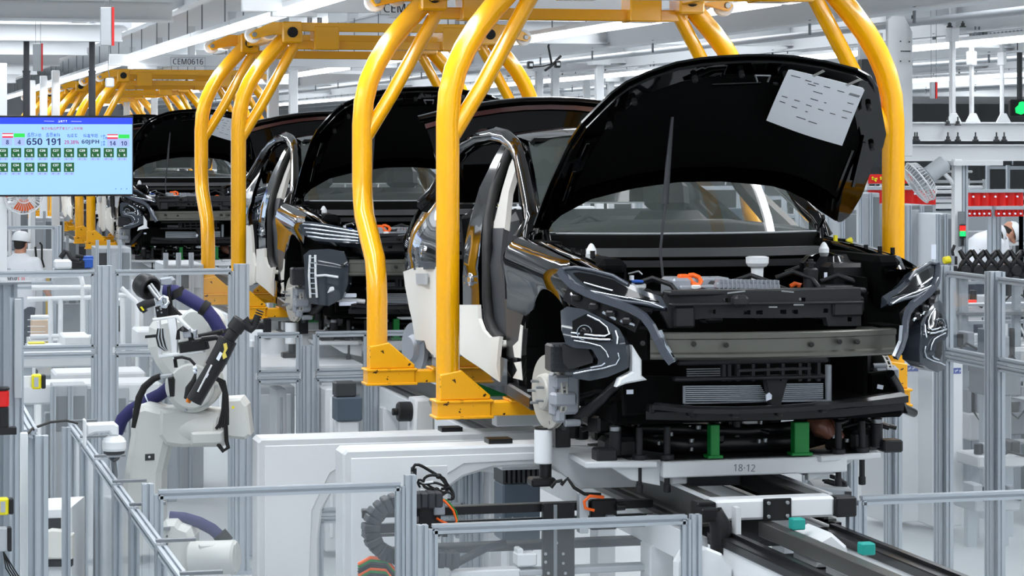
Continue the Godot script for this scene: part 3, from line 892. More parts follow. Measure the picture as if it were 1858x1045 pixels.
	for q in [[1085, 480, 1098, 470], [1098, 470, 1100, 482], [1112, 500, 1120, 490], [1120, 490, 1128, 490], [1128, 490, 1122, 502], [1140, 497, 1158, 492], [1158, 492, 1165, 498]]:
		s.rod(cl(q[0], q[1], "z", 0.05), cl(q[2], q[3], "z", 0.05), 0.005, 6)
	make("pipe_bracket", s, K.steel, t)
	s = Shape.new()
	for i in 26:
		var x := rng.randf_range(-0.6, 0.6); var z := rng.randf_range(-0.35, 0.35)
		s.box(Vector3(x, rng.randf_range(0.62, 0.74), z), Vector3(rng.randf_range(0.05, 0.2), rng.randf_range(0.05, 0.12), rng.randf_range(0.05, 0.2)), Basis(Vector3.UP, rng.randf() * 0.4), 0.012)
	for i in 14:
		var a := Vector3(rng.randf_range(-0.6, 0.6), rng.randf_range(0.72, 0.8), rng.randf_range(-0.3, 0.3))
		s.tube([a, a + Vector3(0.08, 0.03, 0.02), a + Vector3(0.16, 0.0, 0.06), a + Vector3(0.2, -0.06, 0.1)], 0.012, 6)
	make("drive_unit", s, K.black_plastic, t)
	# --- front module
	var Z := 0.6
	var xy := func(q: Array, z: float) -> Vector2:
		var p := cl(q[0], q[1], "z", z)
		return Vector2(p.x, p.y)
	var fm := []
	for q in [[1212, 534], [1300, 528], [1420, 527], [1565, 524], [1566, 592], [1504, 592], [1500, 576], [1440, 577], [1300, 577], [1262, 580], [1256, 596], [1218, 596], [1205, 570]]: fm.append(xy.call(q, Z))
	var holes := []
	for r in [[1237, 564, 1249, 575], [1288, 562, 1300, 570], [1350, 563, 1362, 571], [1372, 563, 1384, 571], [1416, 562, 1427, 570], [1437, 562, 1448, 570], [1494, 560, 1504, 568], [1540, 561, 1548, 571], [1312, 541, 1322, 548], [1450, 540, 1462, 548], [1540, 576, 1548, 584]]:
		holes.append([xy.call([r[0], r[1]], Z), xy.call([r[2], r[1]], Z), xy.call([r[2], r[3]], Z), xy.call([r[0], r[3]], Z)])
	holes.append([xy.call([1237, 580], Z), xy.call([1249, 580], Z), xy.call([1237, 590], Z)])
	s = Shape.new()
	s.panel(fm, 0.0137, func(x: float, y: float) -> Vector3: return Vector3(x, y, Z - 0.12 * x * x), 0.05, holes)
	s.bar(cl(1208, 532, "z", 0.56), cl(1565, 526, "z", 0.5), 0.1, 0.025, Vector3.UP, 0.008)
	s.bar(cl(1215, 553, "z", 0.62), cl(1565, 548, "z", 0.6), 0.04, 0.012, Vector3.UP, 0.004)
	s.box(cl(1342, 546, "z", 0.64), Vector3(0.07, 0.055, 0.08), Basis(), 0.015)
	s.box(cl(1535, 560, "z", 0.58), Vector3(0.15, 0.07, 0.06), Basis(), 0.01)
	s.box(cl(1240, 575, "z", 0.6), Vector3(0.1, 0.1, 0.05), Basis(), 0.01)
	make("front_panel_carrier", s, K.black_plastic, t)
	s = Shape.new()
	for q in [[1440, 553, 1458, 553], [1395, 557, 1410, 557], [1320, 532, 1352, 528], [1418, 528, 1440, 530]]: s.bar(cl(q[0], q[1], "z", 0.68), cl(q[2], q[3], "z", 0.68), 0.006, 0.006)
	make("spring_clip", s, K.steel, t)
	# bumper beam
	var bm := []
	for j in 13:
		var a := j / 6.0 - 1.0
		bm.append(Vector3(a * 0.59 - 0.03, 0.52, 0.74 - 0.1 * a * a))
	s = Shape.new()
	s.sweep(bm, [Vector2(0.03, -0.06), Vector2(-0.035, -0.06), Vector2(-0.045, -0.05), Vector2(-0.045, -0.036), Vector2(-0.03, -0.028), Vector2(-0.03, 0.03), Vector2(-0.036, 0.034), Vector2(-0.036, 0.055), Vector2(-0.03, 0.06), Vector2(0.03, 0.06)], Vector3.UP, 1.0, false)
	for e in [-1.0, 1.0]: s.box(Vector3(0.53 * e - 0.03, 0.52, 0.56), Vector3(0.1, 0.11, 0.2), Basis(), 0.008)
	var beam := make("bumper_beam", s, K.beam_metal, t)
	s = Shape.new()
	for q in [[1259, 624], [1318, 626], [1473, 625], [1524, 620], [1556, 620], [1166, 623]]: s.drum(cl(q[0], q[1], "z", 0.72), cl(q[0], q[1], "z", 0.785), 0.012, 10, 0.003)
	make("beam_hole_boss", s, K.rubber, beam)
	# coolers and grille
	s = Shape.new()
	s.box(cl(1370, 690, "z", 0.45), Vector3(0.74, 0.2, 0.05), Basis(), 0.01)
	make("cooler_core", s, K.black_rough, t)
	var core := t.get_child(t.get_child_count() - 1)
	for i in 9:
		s = Shape.new()
		var y := 700.0 + i * 3.6
		s.bar(cl(1243, y + 1, "z", 0.5), cl(1388 - maxf(0, 4 - i) * 2.0, y, "z", 0.5), 0.012, 0.005)
		make("cooling_fin", s, K.aluminium, core)
		s = Shape.new()
		s.bar(cl(1424 - i * 1.2, y - 3, "z", 0.5), cl(1493, y - 3.6, "z", 0.5), 0.012, 0.005)
		make("cooling_fin", s, K.aluminium, core)
	for i in 4:
		s = Shape.new()
		s.bar(cl(1246, 670.0 + i * 4, "z", 0.48), cl(1308, 669.0 + i * 4, "z", 0.48), 0.01, 0.005)
		make("cooling_fin", s, K.mid_grey, core)
	s = Shape.new()
	s.rod(cl(1503, 729, "z", 0.5), cl(1503, 662, "z", 0.5), 0.016, 10)
	s.bar(cl(1241, 700, "z", 0.5), cl(1241, 732, "z", 0.5), 0.01, 0.012)
	s.bar(cl(1241, 731, "z", 0.5), cl(1500, 726, "z", 0.5), 0.012, 0.008)
	make("cooler_tank", s, K.cast_metal, t)
	s = Shape.new()
	s.bar(cl(1228, 658, "z", 0.62), cl(1500, 653, "z", 0.62), 0.05, 0.022, Vector3.UP, 0.006)
	s.bar(cl(1222, 688, "z", 0.6), cl(1495, 682, "z", 0.6), 0.05, 0.02, Vector3.UP, 0.006)
	for x in [1312.0, 1322, 1338, 1365, 1392, 1419, 1450, 1466, 1484]: s.bar(cl(x, 655, "z", 0.62), cl(x, 690, "z", 0.6), 0.016, 0.03, Vector3.FORWARD)
	s.bar(cl(1338, 672, "z", 0.62), cl(1470, 668, "z", 0.62), 0.03, 0.012)
	s.prism([Vector2(-0.055, 0.04), Vector2(0.06, 0.04), Vector2(0.02, -0.1), Vector2(-0.025, -0.1)], Transform3D(Basis(), cl(1402, 700, "z", 0.52)), 0.05, 0.006)
	make("grille_bracket", s, K.black_plastic, t)
	s = Shape.new()
	s.prism([Vector2(-0.012, -0.02), Vector2(0.012, -0.012), Vector2(0.014, 0.006), Vector2(0.002, 0.018), Vector2(-0.014, 0.008)], Transform3D(Basis(), cl(1394, 719, "z", 0.6)), 0.012)
	s.box(cl(1143, 711, "z", 0.5), Vector3(0.032, 0.02, 0.004))
	s.box(cl(1597, 702, "z", 0.4), Vector3(0.03, 0.02, 0.004), Basis(Vector3(0, 0, 1), -0.2))
	make("white_tag", s, K.paper, t)
	# lower spoiler lip
	s = Shape.new()
	var lip := [cl(1188, 736, "z", 0.6), cl(1260, 743, "z", 0.72), cl(1340, 744, "z", 0.78), cl(1420, 741, "z", 0.78), cl(1500, 735, "z", 0.72), cl(1570, 728, "z", 0.6), cl(1630, 720, "z", 0.42)]
	s.sweep(lip, [Vector2(-0.035, -0.014), Vector2(0.035, -0.014), Vector2(0.035, 0.012), Vector2(-0.01, 0.015), Vector2(-0.035, 0.006)], Vector3.UP, [1, 1, 1, 1, 1, 1.2, 1.6], false)
	var lip2 := [cl(1175, 752, "z", 0.5), cl(1280, 754, "z", 0.62), cl(1400, 753, "z", 0.66), cl(1520, 747, "z", 0.6), cl(1625, 736, "z", 0.4)]
	s.sweep(lip2, rect(0.05, 0.018), Vector3.UP, 1.0, false)
	for i in 7: s.box((lip[i] as Vector3) + Vector3(0, -0.02, -0.06), Vector3(0.03, 0.04, 0.06), Basis(), 0.006)
	make("lower_lip", s, K.satin_black, t)
	s = Shape.new()
	s.prism([Vector2(-0.15, 0.1), Vector2(0.15, 0.09), Vector2(0.16, -0.07), Vector2(-0.14, -0.085)], Transform3D(Basis(), cl(1180, 718, "z", 0.42)), 0.06, 0.01)
	s.prism([Vector2(-0.1, 0.1), Vector2(0.02, 0.11), Vector2(0.1, -0.1), Vector2(-0.1, -0.06)], Transform3D(Basis(), cl(1605, 712, "z", 0.25)), 0.06, 0.01)
	s.span(Vector3(-0.72, 0.13, -0.1), Vector3(0.74, 0.24, 0.38), 0.02)
	make("under_shield", s, K.black_rough, t)
	s = Shape.new()
	s.prism([Vector2(-0.075, -0.06), Vector2(-0.06, -0.02), Vector2(0.0, 0.01), Vector2(0.0, 0.13), Vector2(0.025, 0.09), Vector2(0.045, 0.06), Vector2(0.045, -0.01), Vector2(0.07, -0.03), Vector2(-0.03, -0.045)], Transform3D(Basis(), cl(1141, 676, "z", 0.6)), 0.06, 0.008)
	make("washer_tank", s, K.bright_white, t)
	# --- lamps
	for m in [1.0, -1.0]:
		lamp(t, m, variant)
		brake(t, m)
	# --- suspension and powertrain hanging below
	both("control_arm", K.satin_black, t, func(h: Shape) -> void:
		h.tube([cl(1000, 768, "z", 0.05), cl(1040, 757, "z", 0.12), cl(1070, 742, "z", 0.2)], [0.022, 0.024, 0.03], 10)
		h.tube([cl(1066, 748, "z", 0.2), cl(1095, 722, "z", 0.3), cl(1128, 690, "z", 0.36)], [0.03, 0.026, 0.024], 10)
		h.tube([cl(1030, 690, "z", -0.1), cl(1045, 650, "z", -0.1), cl(1060, 600, "z", -0.12)], 0.03, 10)
		h.tube([cl(1040, 725, "z", 0.0), cl(1085, 712, "z", 0.0), cl(1130, 716, "z", 0.05)], 0.02, 8))
	s = Shape.new()
	s.tube([Vector3(-0.62, 0.1, -0.4), Vector3(-0.5, 0.02, 0.0), Vector3(-0.3, 0.0, 0.12), Vector3(0.3, 0.0, 0.12), Vector3(0.5, 0.02, 0.0), Vector3(0.62, 0.1, -0.4)], 0.05, 10)
	s.tube([Vector3(-0.5, 0.08, 0.1), Vector3(0, 0.06, 0.16), Vector3(0.5, 0.08, 0.1)], 0.03, 8)
	for i in 44:
		var p := Vector3(rng.randf_range(-0.78, 0.72), rng.randf_range(-0.04, 0.12), rng.randf_range(-0.4, 0.16))
		if i % 3 == 0: s.drum(p, p + Vector3(0, rng.randf_range(0.05, 0.14), 0), rng.randf_range(0.012, 0.04), 10, 0.004)
		elif i % 3 == 1: s.box(p, Vector3(rng.randf_range(0.05, 0.16), rng.randf_range(0.03, 0.08), rng.randf_range(0.05, 0.12)), Basis(Vector3.UP, rng.randf()), 0.01)
		else: s.tube([p, p + Vector3(0.1, 0.03, 0.02), p + Vector3(0.22, 0.0, 0.05)], 0.012, 6)
	make("front_subframe", s, K.satin_black, t)
	s = Shape.new()
	for i in 22:
		var p := Vector3(rng.randf_range(-0.72, 0.66), rng.randf_range(-0.03, 0.13), rng.randf_range(0.1, 0.22))
		s.drum(p, p + Vector3(0, 0.02, 0.0), rng.randf_range(0.006, 0.014), 8, 0.002)
	make("bright_bolt", s, K.steel, t).set_meta("kind", "stuff")
	s = Shape.new()
	s.tube([cl(1470, 762, "z", 0.15), cl(1490, 772, "z", 0.2), cl(1508, 790, "z", 0.2)], [0.03, 0.06, 0.028], 9)
	s.tube([cl(1505, 765, "z", 0.12), cl(1515, 785, "z", 0.18), cl(1530, 795, "z", 0.2)], [0.02, 0.035, 0.015], 7)
	make("wrapped_joint", s, paint("wrapped", Color(0.55, 0.36, 0.3), 0.25), t)
	# --- seats and dash
	s = Shape.new()
	s.sweep([Vector3(-0.7, 0.93, -1.0), Vector3(-0.3, 0.97, -0.95), Vector3(0.3, 0.97, -0.95), Vector3(0.7, 0.93, -1.0)], [Vector2(-0.25, -0.2), Vector2(0.25, -0.2), Vector2(0.2, 0.04), Vector2(0, 0.075), Vector2(-0.2, 0.05)], Vector3.UP, 1.0, true)
	make("dashboard", s, K.black_plastic, t)
	for x in [-0.37, 0.37]:
		s = Shape.new()
		s.box(Vector3(x, 0.42, -1.75), Vector3(0.5, 0.16, 0.52), Basis(), 0.07)
		s.box(Vector3(x, 0.76, -2.05), Vector3(0.48, 0.62, 0.15), Basis(Vector3(1, 0, 0), -0.3), 0.07)
		s.box(Vector3(x, 1.14, -2.2), Vector3(0.27, 0.2, 0.11), Basis(Vector3(1, 0, 0), -0.2), 0.05)
		make("seat", s, K.grey_plastic, t)
	s = Shape.new()
	s.box(Vector3(0, 0.75, -2.95), Vector3(1.3, 0.6, 0.18), Basis(Vector3(1, 0, 0), -0.3), 0.06)
	s.box(Vector3(0, 0.42, -2.7), Vector3(1.3, 0.16, 0.5), Basis(), 0.06)
	make("rear_seat", s, K.grey_plastic, t)
	s = Shape.new()
	s.tube([Vector3(-0.5, 1.0, -1.2), Vector3(-0.37, 1.06, -1.24), Vector3(-0.24, 1.0, -1.2), Vector3(-0.2, 0.88, -1.1), Vector3(-0.37, 0.8, -1.05), Vector3(-0.54, 0.88, -1.1), Vector3(-0.5, 1.0, -1.2)], 0.014, 8)
	make("steering_wheel", s, K.black_plastic, t)
	s = Shape.new()
	s.box(Vector3(0.02, 1.39, -1.5), Vector3(0.24, 0.07, 0.03), Basis(Vector3(1, 0, 0), 0.3), 0.014)
	make("rear_view_mirror", s, K.black_plastic, t)
	# --- trunk lid standing open
	var lid := []
	for q in [[741, 213], [791, 195], [840, 186], [880, 180], [920, 177], [960, 177], [983, 178]]:
		var p := cl(q[0], q[1], "z", -3.42)
		lid.append(Vector2(p.x - 0.0, p.y))
	var lx: float = (lid[0] as Vector2).x
	s = Shape.new()
	var lidf := func(x: float, y: float) -> Vector3: return Vector3(x, y, -3.25 - (y - 1.1) * 0.22 - 0.12 * x * x)
	var ltop: float = (lid[6] as Vector2).y
	s.panel([Vector2(-0.66, 1.08), Vector2(0.66, 1.08), Vector2(0.76, 1.5), Vector2(0.78, ltop - 0.16), Vector2(0.6, ltop - 0.07), Vector2(0.3, ltop - 0.03), Vector2(0, ltop - 0.02), Vector2(-0.3, ltop - 0.03), Vector2(-0.6, ltop - 0.07), Vector2(-0.78, ltop - 0.16), Vector2(-0.76, 1.5)], 0.15, lidf, 0.05)
	var trunk := make("trunk_lid", s, K.gloss_black, t)
	s = Shape.new()
	var sp := []
	var rd := []
	for i in 11:
		var a := i / 5.0 - 1.0
		sp.append(lidf.call(a * 0.82, ltop - 0.01 - 0.12 * a * a) + Vector3(0, 0, 0.02))
		rd.append(lidf.call(a * 0.78, ltop - 0.055 - 0.12 * a * a) + Vector3(0, 0, 0.012))
	s.sweep(sp, [Vector2(-0.06, -0.02), Vector2(0.03, -0.025), Vector2(0.04, 0.0), Vector2(0.02, 0.02), Vector2(-0.05, 0.01)], Vector3.UP, 1.0, true)
	make("spoiler", s, K.gloss_black, trunk)
	s = Shape.new()
	s.sweep(rd, rect(0.012, 0.014), Vector3.UP, 1.0, false)
	make("tail_light", s, K.tail_red, trunk)
	return t

func lamp(t: Node3D, m: float, variant: int) -> void:
	var K: Dictionary = mats
	var sh := 0.0 if m > 0 else 0.05
	var s := Shape.new(); s.mir = m; s.at.origin.x = sh
	if variant == 0:
		# upper lamp: a long smoked leaf
		var leaf := fronts2([[1018, 487], [1045, 484], [1074, 489], [1112, 499], [1140, 515], [1171, 529], [1196, 537], [1207, 558], [1171, 551], [1130, 546], [1093, 537], [1054, 524], [1031, 505]])
		s.panel(leaf, 0.05, on_nose(0.03), 0.05)
		var up := make("upper_lamp", s, K.smoked, t)
		s = Shape.new(); s.mir = m; s.at.origin.x = sh
		var rim := fronts([[1207, 558], [1171, 551], [1130, 546], [1093, 537], [1054, 524], [1031, 505], [1019, 488], [1045, 485], [1074, 490], [1112, 500], [1140, 516]], 0.04)
		s.tube(rim, 0.009, 6)
		make("lamp_rim", s, K.rim_grey, up)
		s = Shape.new(); s.mir = m; s.at.origin.x = sh
		var inn: PackedVector2Array = Geometry2D.offset_polygon(PackedVector2Array(leaf), -0.022)[0]
		s.panel(Array(inn), 0.05, on_nose(0.042), 0.012)
		make("lens", s, K.gloss_black, up)
		for ln in [[[1060, 513], [1085, 520], [1112, 527]], [[1065, 527], [1110, 535], [1178, 548]], [[1140, 540], [1180, 549], [1204, 558]]]:
			s = Shape.new(); s.mir = m; s.at.origin.x = sh
			s.tube(fronts(ln, 0.05), 0.0045, 6)
			make("light_line", s, K.chrome, up)
		s = Shape.new(); s.mir = m; s.at.origin.x = sh
		s.sweep(fronts([[1016, 490], [1024, 502], [1040, 518], [1062, 530], [1090, 541], [1120, 551], [1150, 562], [1168, 574], [1182, 592], [1194, 616], [1206, 640], [1220, 658]], 0.045), rect(0.012, 0.017), Vector3(0.3, 0.9, 0.3), 1.0, false)
		make("bezel_strip", s, K.rim_grey, t)
		s = Shape.new(); s.mir = m; s.at.origin.x = sh
		s.sweep(fronts([[1197, 600], [1208, 628], [1224, 656]], 0.05), rect(0.008, 0.008), Vector3(0.3, 0.9, 0.3), 1.0, false)
		make("bezel_tip", s, K.chrome, t)
		s = Shape.new(); s.mir = m; s.at.origin.x = sh
		s.sweep(fronts([[1030, 532], [1060, 548], [1100, 564], [1140, 580], [1160, 590]], -0.03), rect(0.02, 0.035), Vector3(0.2, 0.95, 0.2), 1.0, false)
		for q in [[1046, 540], [1078, 556], [1108, 570], [1138, 583]]:
			s.box(front(q[0], q[1], 0.01), Vector3(0.045, 0.035, 0.04), Basis(Vector3.UP, -0.6), 0.008)
		make("lamp_bracket", s, K.satin_black, t)
		s = Shape.new(); s.mir = m; s.at.origin.x = sh
		for q in [[1036, 531, 1042, 543], [1093, 566, 1118, 580], [1125, 582, 1152, 590]]:
			s.bar(front(q[0], q[1], 0.02), front(q[2], q[3], 0.02), 0.014, 0.014, Vector3.UP, 0.004)
		make("bracket_clip", s, K.chrome, t)
		# lower lamp: housing, projector, light bars and the dark air inlet
		s = Shape.new(); s.mir = m; s.at.origin.x = sh
		var body := fronts2([[1017, 564], [1029, 556], [1060, 561], [1086, 574], [1112, 588], [1124, 597], [1133, 614], [1138, 643], [1136, 670], [1103, 684], [1069, 691], [1040, 686], [1039, 674], [1060, 669], [1084, 661], [1085, 652], [1074, 634], [1040, 631], [1026, 624], [1019, 600]])
		s.panel(body, 0.05, on_nose(0.0), 0.1)
		var low := make("lower_lamp", s, K.smoked, t)
		s = Shape.new(); s.mir = m; s.at.origin.x = sh
		s.panel(fronts2([[1026, 626], [1040, 633], [1074, 636], [1083, 652], [1082, 660], [1060, 667], [1038, 672], [1028, 660]]), 0.06, on_nose(-0.06), 0.03)
		make("air_inlet", s, K.black_plastic, low)
		var c := front(1061, 603, 0.0)
		var f := Transform3D(Basis(Vector3(1, 0, 0), PI / 2).rotated(Vector3.UP, -0.45), c)
		s = Shape.new(); s.mir = m; s.at.origin.x = sh
		s.lathe(f, [Vector2(0.026, 0.0), Vector2(0.032, 0.012), Vector2(0.036, 0.012), Vector2(0.036, 0.0)], 20)
		make("projector_ring", s, K.chrome, low)
		s = Shape.new(); s.mir = m; s.at.origin.x = sh
		s.lathe(f, [Vector2(0.028, 0.002), Vector2(0.02, 0.012), Vector2(0.01, 0.016), Vector2(0, 0.017)], 16, false)
		make("projector", s, K.gloss_black, low)
		for ln in [[[1037, 604], [1058, 606], [1080, 609], [1098, 610], [1106, 606], [1102, 594], [1088, 582], [1066, 572]], [[1037, 611], [1060, 613], [1090, 616], [1108, 616]], [[1117, 600], [1121, 612], [1120, 624]]]:
			s = Shape.new(); s.mir = m; s.at.origin.x = sh
			s.tube(fronts(ln, 0.012), 0.005, 6)
			make("light_bar", s, K.chrome, low)
		s = Shape.new(); s.mir = m; s.at.origin.x = sh
		s.panel(fronts2([[1038, 582], [1064, 569], [1094, 584], [1109, 602], [1112, 618], [1088, 621], [1038, 614]]), 0.05, on_nose(0.004), 0.006)
		make("dark_recess", s, K.gloss_black, low)
		for ln in [[[1042, 618], [1068, 622], [1090, 628], [1100, 638], [1104, 648]], [[1121, 640], [1124, 650], [1118, 661], [1095, 668], [1070, 672], [1041, 678]], [[1098, 658], [1092, 663], [1072, 667]]]:
			s = Shape.new(); s.mir = m; s.at.origin.x = sh
			s.tube(fronts(ln, 0.008), 0.004, 6)
			make("chrome_line", s, K.chrome, low)
	else:
		# the second car: a broad lamp of stacked bars and a square lower lamp with a T of light
		s.panel(fronts2([[1020, 500], [1040, 488], [1110, 498], [1190, 515], [1215, 540], [1215, 556], [1130, 552], [1070, 546], [1036, 530]]), 0.05, on_nose(0.03), 0.08)
		var up := make("upper_lamp", s, K.smoked, t)
		for k in 4:
			s = Shape.new(); s.mir = m; s.at.origin.x = sh
			s.tube(fronts([[1036 + k * 6, 498 + k * 12], [1100, 505 + k * 12], [1208, 522 + k * 9]], 0.045), 0.008, 6)
			make("light_line", s, K.chrome, up)
		s = Shape.new(); s.mir = m; s.at.origin.x = sh
		var body := fronts2([[1040, 590], [1060, 574], [1120, 572], [1165, 580], [1180, 620], [1178, 680], [1160, 720], [1120, 740], [1060, 732], [1046, 700]])
		s.panel(body, 0.05, on_nose(0.0), 0.14)
		var low := make("lower_lamp", s, K.smoked, t)
		for ln in [[[1062, 590], [1060, 650], [1064, 715]], [[1078, 590], [1080, 645], [1084, 715]], [[1078, 652], [1110, 650], [1150, 656]]]:
			s = Shape.new(); s.mir = m; s.at.origin.x = sh
			s.tube(fronts(ln, 0.014), 0.01, 6)
			make("light_bar", s, K.bright_white, low)
		for k in 8:
			s = Shape.new(); s.mir = m; s.at.origin.x = sh
			s.tube(fronts([[1062, 598 + k * 15], [1080, 598 + k * 15]], 0.012), 0.006, 5)
			make("light_tooth", s, K.chrome, low)
	# ribbed duct beside the lower lamp
	if m < 0: return
	s = Shape.new(); s.mir = m; s.at.origin.x = sh
	var dc := cl(1018, 648, "z", 0.2)
	s.box(dc, Vector3(0.13, 0.13, 0.12), Basis(), 0.01)
	for k in 5:
		s.box(dc + Vector3(0, -0.05 + 0.025 * k, 0.062), Vector3(0.13, 0.005, 0.006))
		s.box(dc + Vector3(-0.05 + 0.025 * k, 0, 0.062), Vector3(0.005, 0.13, 0.006))
	make("air_duct", s, K.grey_plastic, t)

func brake(t: Node3D, m: float) -> void:
	var K: Dictionary = mats
	var c := cl(995, 711, "x", -0.935)
	var b := Node3D.new()
	b.name = "front_brake"
	t.add_child(b, true)
	b.position = Vector3(c.x if m > 0 else 0.74, c.y, c.z)
	b.rotation.y = 0.16 if m > 0 else 0.1
	var f := Transform3D(Basis(Vector3(0, -1, 0), Vector3(-1, 0, 0), Vector3(0, 0, -1)), Vector3()) # local y points outward
	var s := Shape.new(); s.mir = m
	s.lathe(f, [Vector2(0.09, 0.01), Vector2(0.174, 0.01), Vector2(0.176, 0.008), Vector2(0.176, 0.001), Vector2(0.16, 0.0)], 40)
	s.lathe(f, [Vector2(0.16, -0.012), Vector2(0.176, -0.012), Vector2(0.176, -0.022), Vector2(0.09, -0.022)], 40)
	s.lathe(f, [Vector2(0.0, 0.045), Vector2(0.075, 0.045), Vector2(0.085, 0.038), Vector2(0.09, 0.01)], 30)
	for i in 40:
		var a := TAU * i / 40
		s.box(Vector3(0.006, 0.165 * sin(a), 0.165 * cos(a)), Vector3(0.013, 0.006, 0.02), Basis(Vector3(1, 0, 0), -a))
	make("disc", s, K.disc_metal, b)
	for i in 5:
		s = Shape.new(); s.mir = m
		var a := TAU * i / 5 + 0.4
		s.drum(f * Vector3(0.054 * cos(a), 0.04, 0.054 * sin(a)), f * Vector3(0.054 * cos(a), 0.085, 0.054 * sin(a)), 0.007, 8, 0.002)
		make("wheel_stud", s, K.steel, b)
	s = Shape.new(); s.mir = m
	for q in [[0.0, 0.06, 0.13, 0.08, 0.05], [0.01, -0.02, 0.145, 0.12, 0.05], [0.0, -0.1, 0.12, 0.05, 0.05]]:
		s.box(Vector3(q[0], q[1], q[2]), Vector3(q[3], 0.065, q[4] + 0.02), Basis(), 0.012)
	s.box(Vector3(0.05, 0.0, 0.13), Vector3(0.09, 0.19, 0.06), Basis(), 0.014)
	s.box(Vector3(-0.025, 0.0, 0.11), Vector3(0.03, 0.2, 0.06), Basis(), 0.01)
	s.drum(Vector3(0.02, -0.135, 0.14), Vector3(0.1, -0.135, 0.14), 0.018, 10, 0.004)
	s.drum(Vector3(0.02, 0.1, 0.14), Vector3(0.1, 0.1, 0.14), 0.014, 10, 0.004)
	make("caliper", s, K.caliper_metal, b)
	s = Shape.new(); s.mir = m
	s.tube([Vector3(0.08, 0.2, 0.0), Vector3(0.07, 0.05, 0.02), Vector3(0.07, -0.1, 0.0), Vector3(0.09, -0.18, 0.0)], [0.03, 0.05, 0.05, 0.03], 8)
	s.drum(Vector3(0.0, 0, 0), Vector3(0.12, 0, 0), 0.06, 14, 0.008)
	make("knuckle", s, K.dark_grey, b)
	# rear brake
	var r := Node3D.new()
	r.name = "rear_brake"
	t.add_child(r, true)
	var rcn := cl(752, 632, "x", -0.9)
	r.position = Vector3(rcn.x * m, rcn.y, rcn.z)
	r.rotation.y = 0.25 * m
	s = Shape.new(); s.mir = m
	s.lathe(f, [Vector2(0.0, 0.04), Vector2(0.07, 0.04), Vector2(0.085, 0.01), Vector2(0.155, 0.01), Vector2(0.157, -0.012), Vector2(0.08, -0.012)], 30)
	make("disc", s, K.cast_metal, r)
	s = Shape.new(); s.mir = m
	s.box(Vector3(0.01, 0.1, 0.09), Vector3(0.09, 0.13, 0.07), Basis(Vector3(1, 0, 0), -0.5), 0.014)
	s.tube([Vector3(0.05, 0.2, -0.02), Vector3(0.05, 0.1, 0.0), Vector3(0.06, -0.08, 0.0)], [0.03, 0.05, 0.035], 8)
	make("caliper", s, K.cast_metal, r)
	s = Shape.new(); s.mir = m
	s.tube([Vector3(0.06, 0.16, 0.0), Vector3(0.25, 0.22, -0.1), Vector3(0.45, 0.2, -0.1)], 0.02, 8)
	s.tube([Vector3(0.06, -0.08, 0.0), Vector3(0.3, -0.06, 0.05), Vector3(0.5, -0.04, 0.1)], 0.025, 8)
	make("rear_link", s, K.cast_metal, r)

func cars() -> void:
	var a := car(0, "nearest black car with its hood up and a printed sheet taped under the hood")
	copy(a, "car", "third black car, hood up, partly behind the blue screen", Vector3(CAR.x, CAR.y, -32.5))
	copy(a, "car", "fourth black car, mostly hidden behind the blue screen", Vector3(CAR.x, CAR.y, -39.2))
	var b := car(1, "second black car with broad barred headlamps, between the two nearest carriers")
	b.position = Vector3(CAR.x, CAR.y, -19.07)
	var wr := Shape.new()
	wr.tube([spot(598, 543, "z", -18.5) - b.position, spot(630, 544, "z", -18.5) - b.position, spot(662, 547, "z", -18.5) - b.position], 0.018, 10)
	make("white_rod", wr, mats.bright_white, b)
	wr = Shape.new()
	for py in [536.0, 551.0]: wr.box(spot(631, py, "z", -18.46) - b.position, Vector3(0.13, 0.03, 0.02), Basis(), 0.004)
	make("rod_clip", wr, mats.paper, b)
	wr = Shape.new()
	wr.prism([Vector2(-0.1, -0.08), Vector2(-0.1, 0.08), Vector2(0.08, 0.08), Vector2(0.1, -0.06)], Transform3D(Basis(), spot(632, 486, "z", -18.6) - b.position), 0.05, 0.01)
	wr.lathe(Transform3D(Basis(Vector3(1, 0, 0), PI / 2), spot(632, 486, "z", -18.54) - b.position), [Vector2(0.04, -0.01), Vector2(0.05, 0.012), Vector2(0.06, -0.01)], 18)
	make("horn_plate", wr, mats.black_plastic, b)
	hood_sheet(CAR, "printed sheet taped under the hood of the nearest car")
	hood_sheet(Vector3(CAR.x, CAR.y, -32.5), "white sheet taped under the hood of the third car")

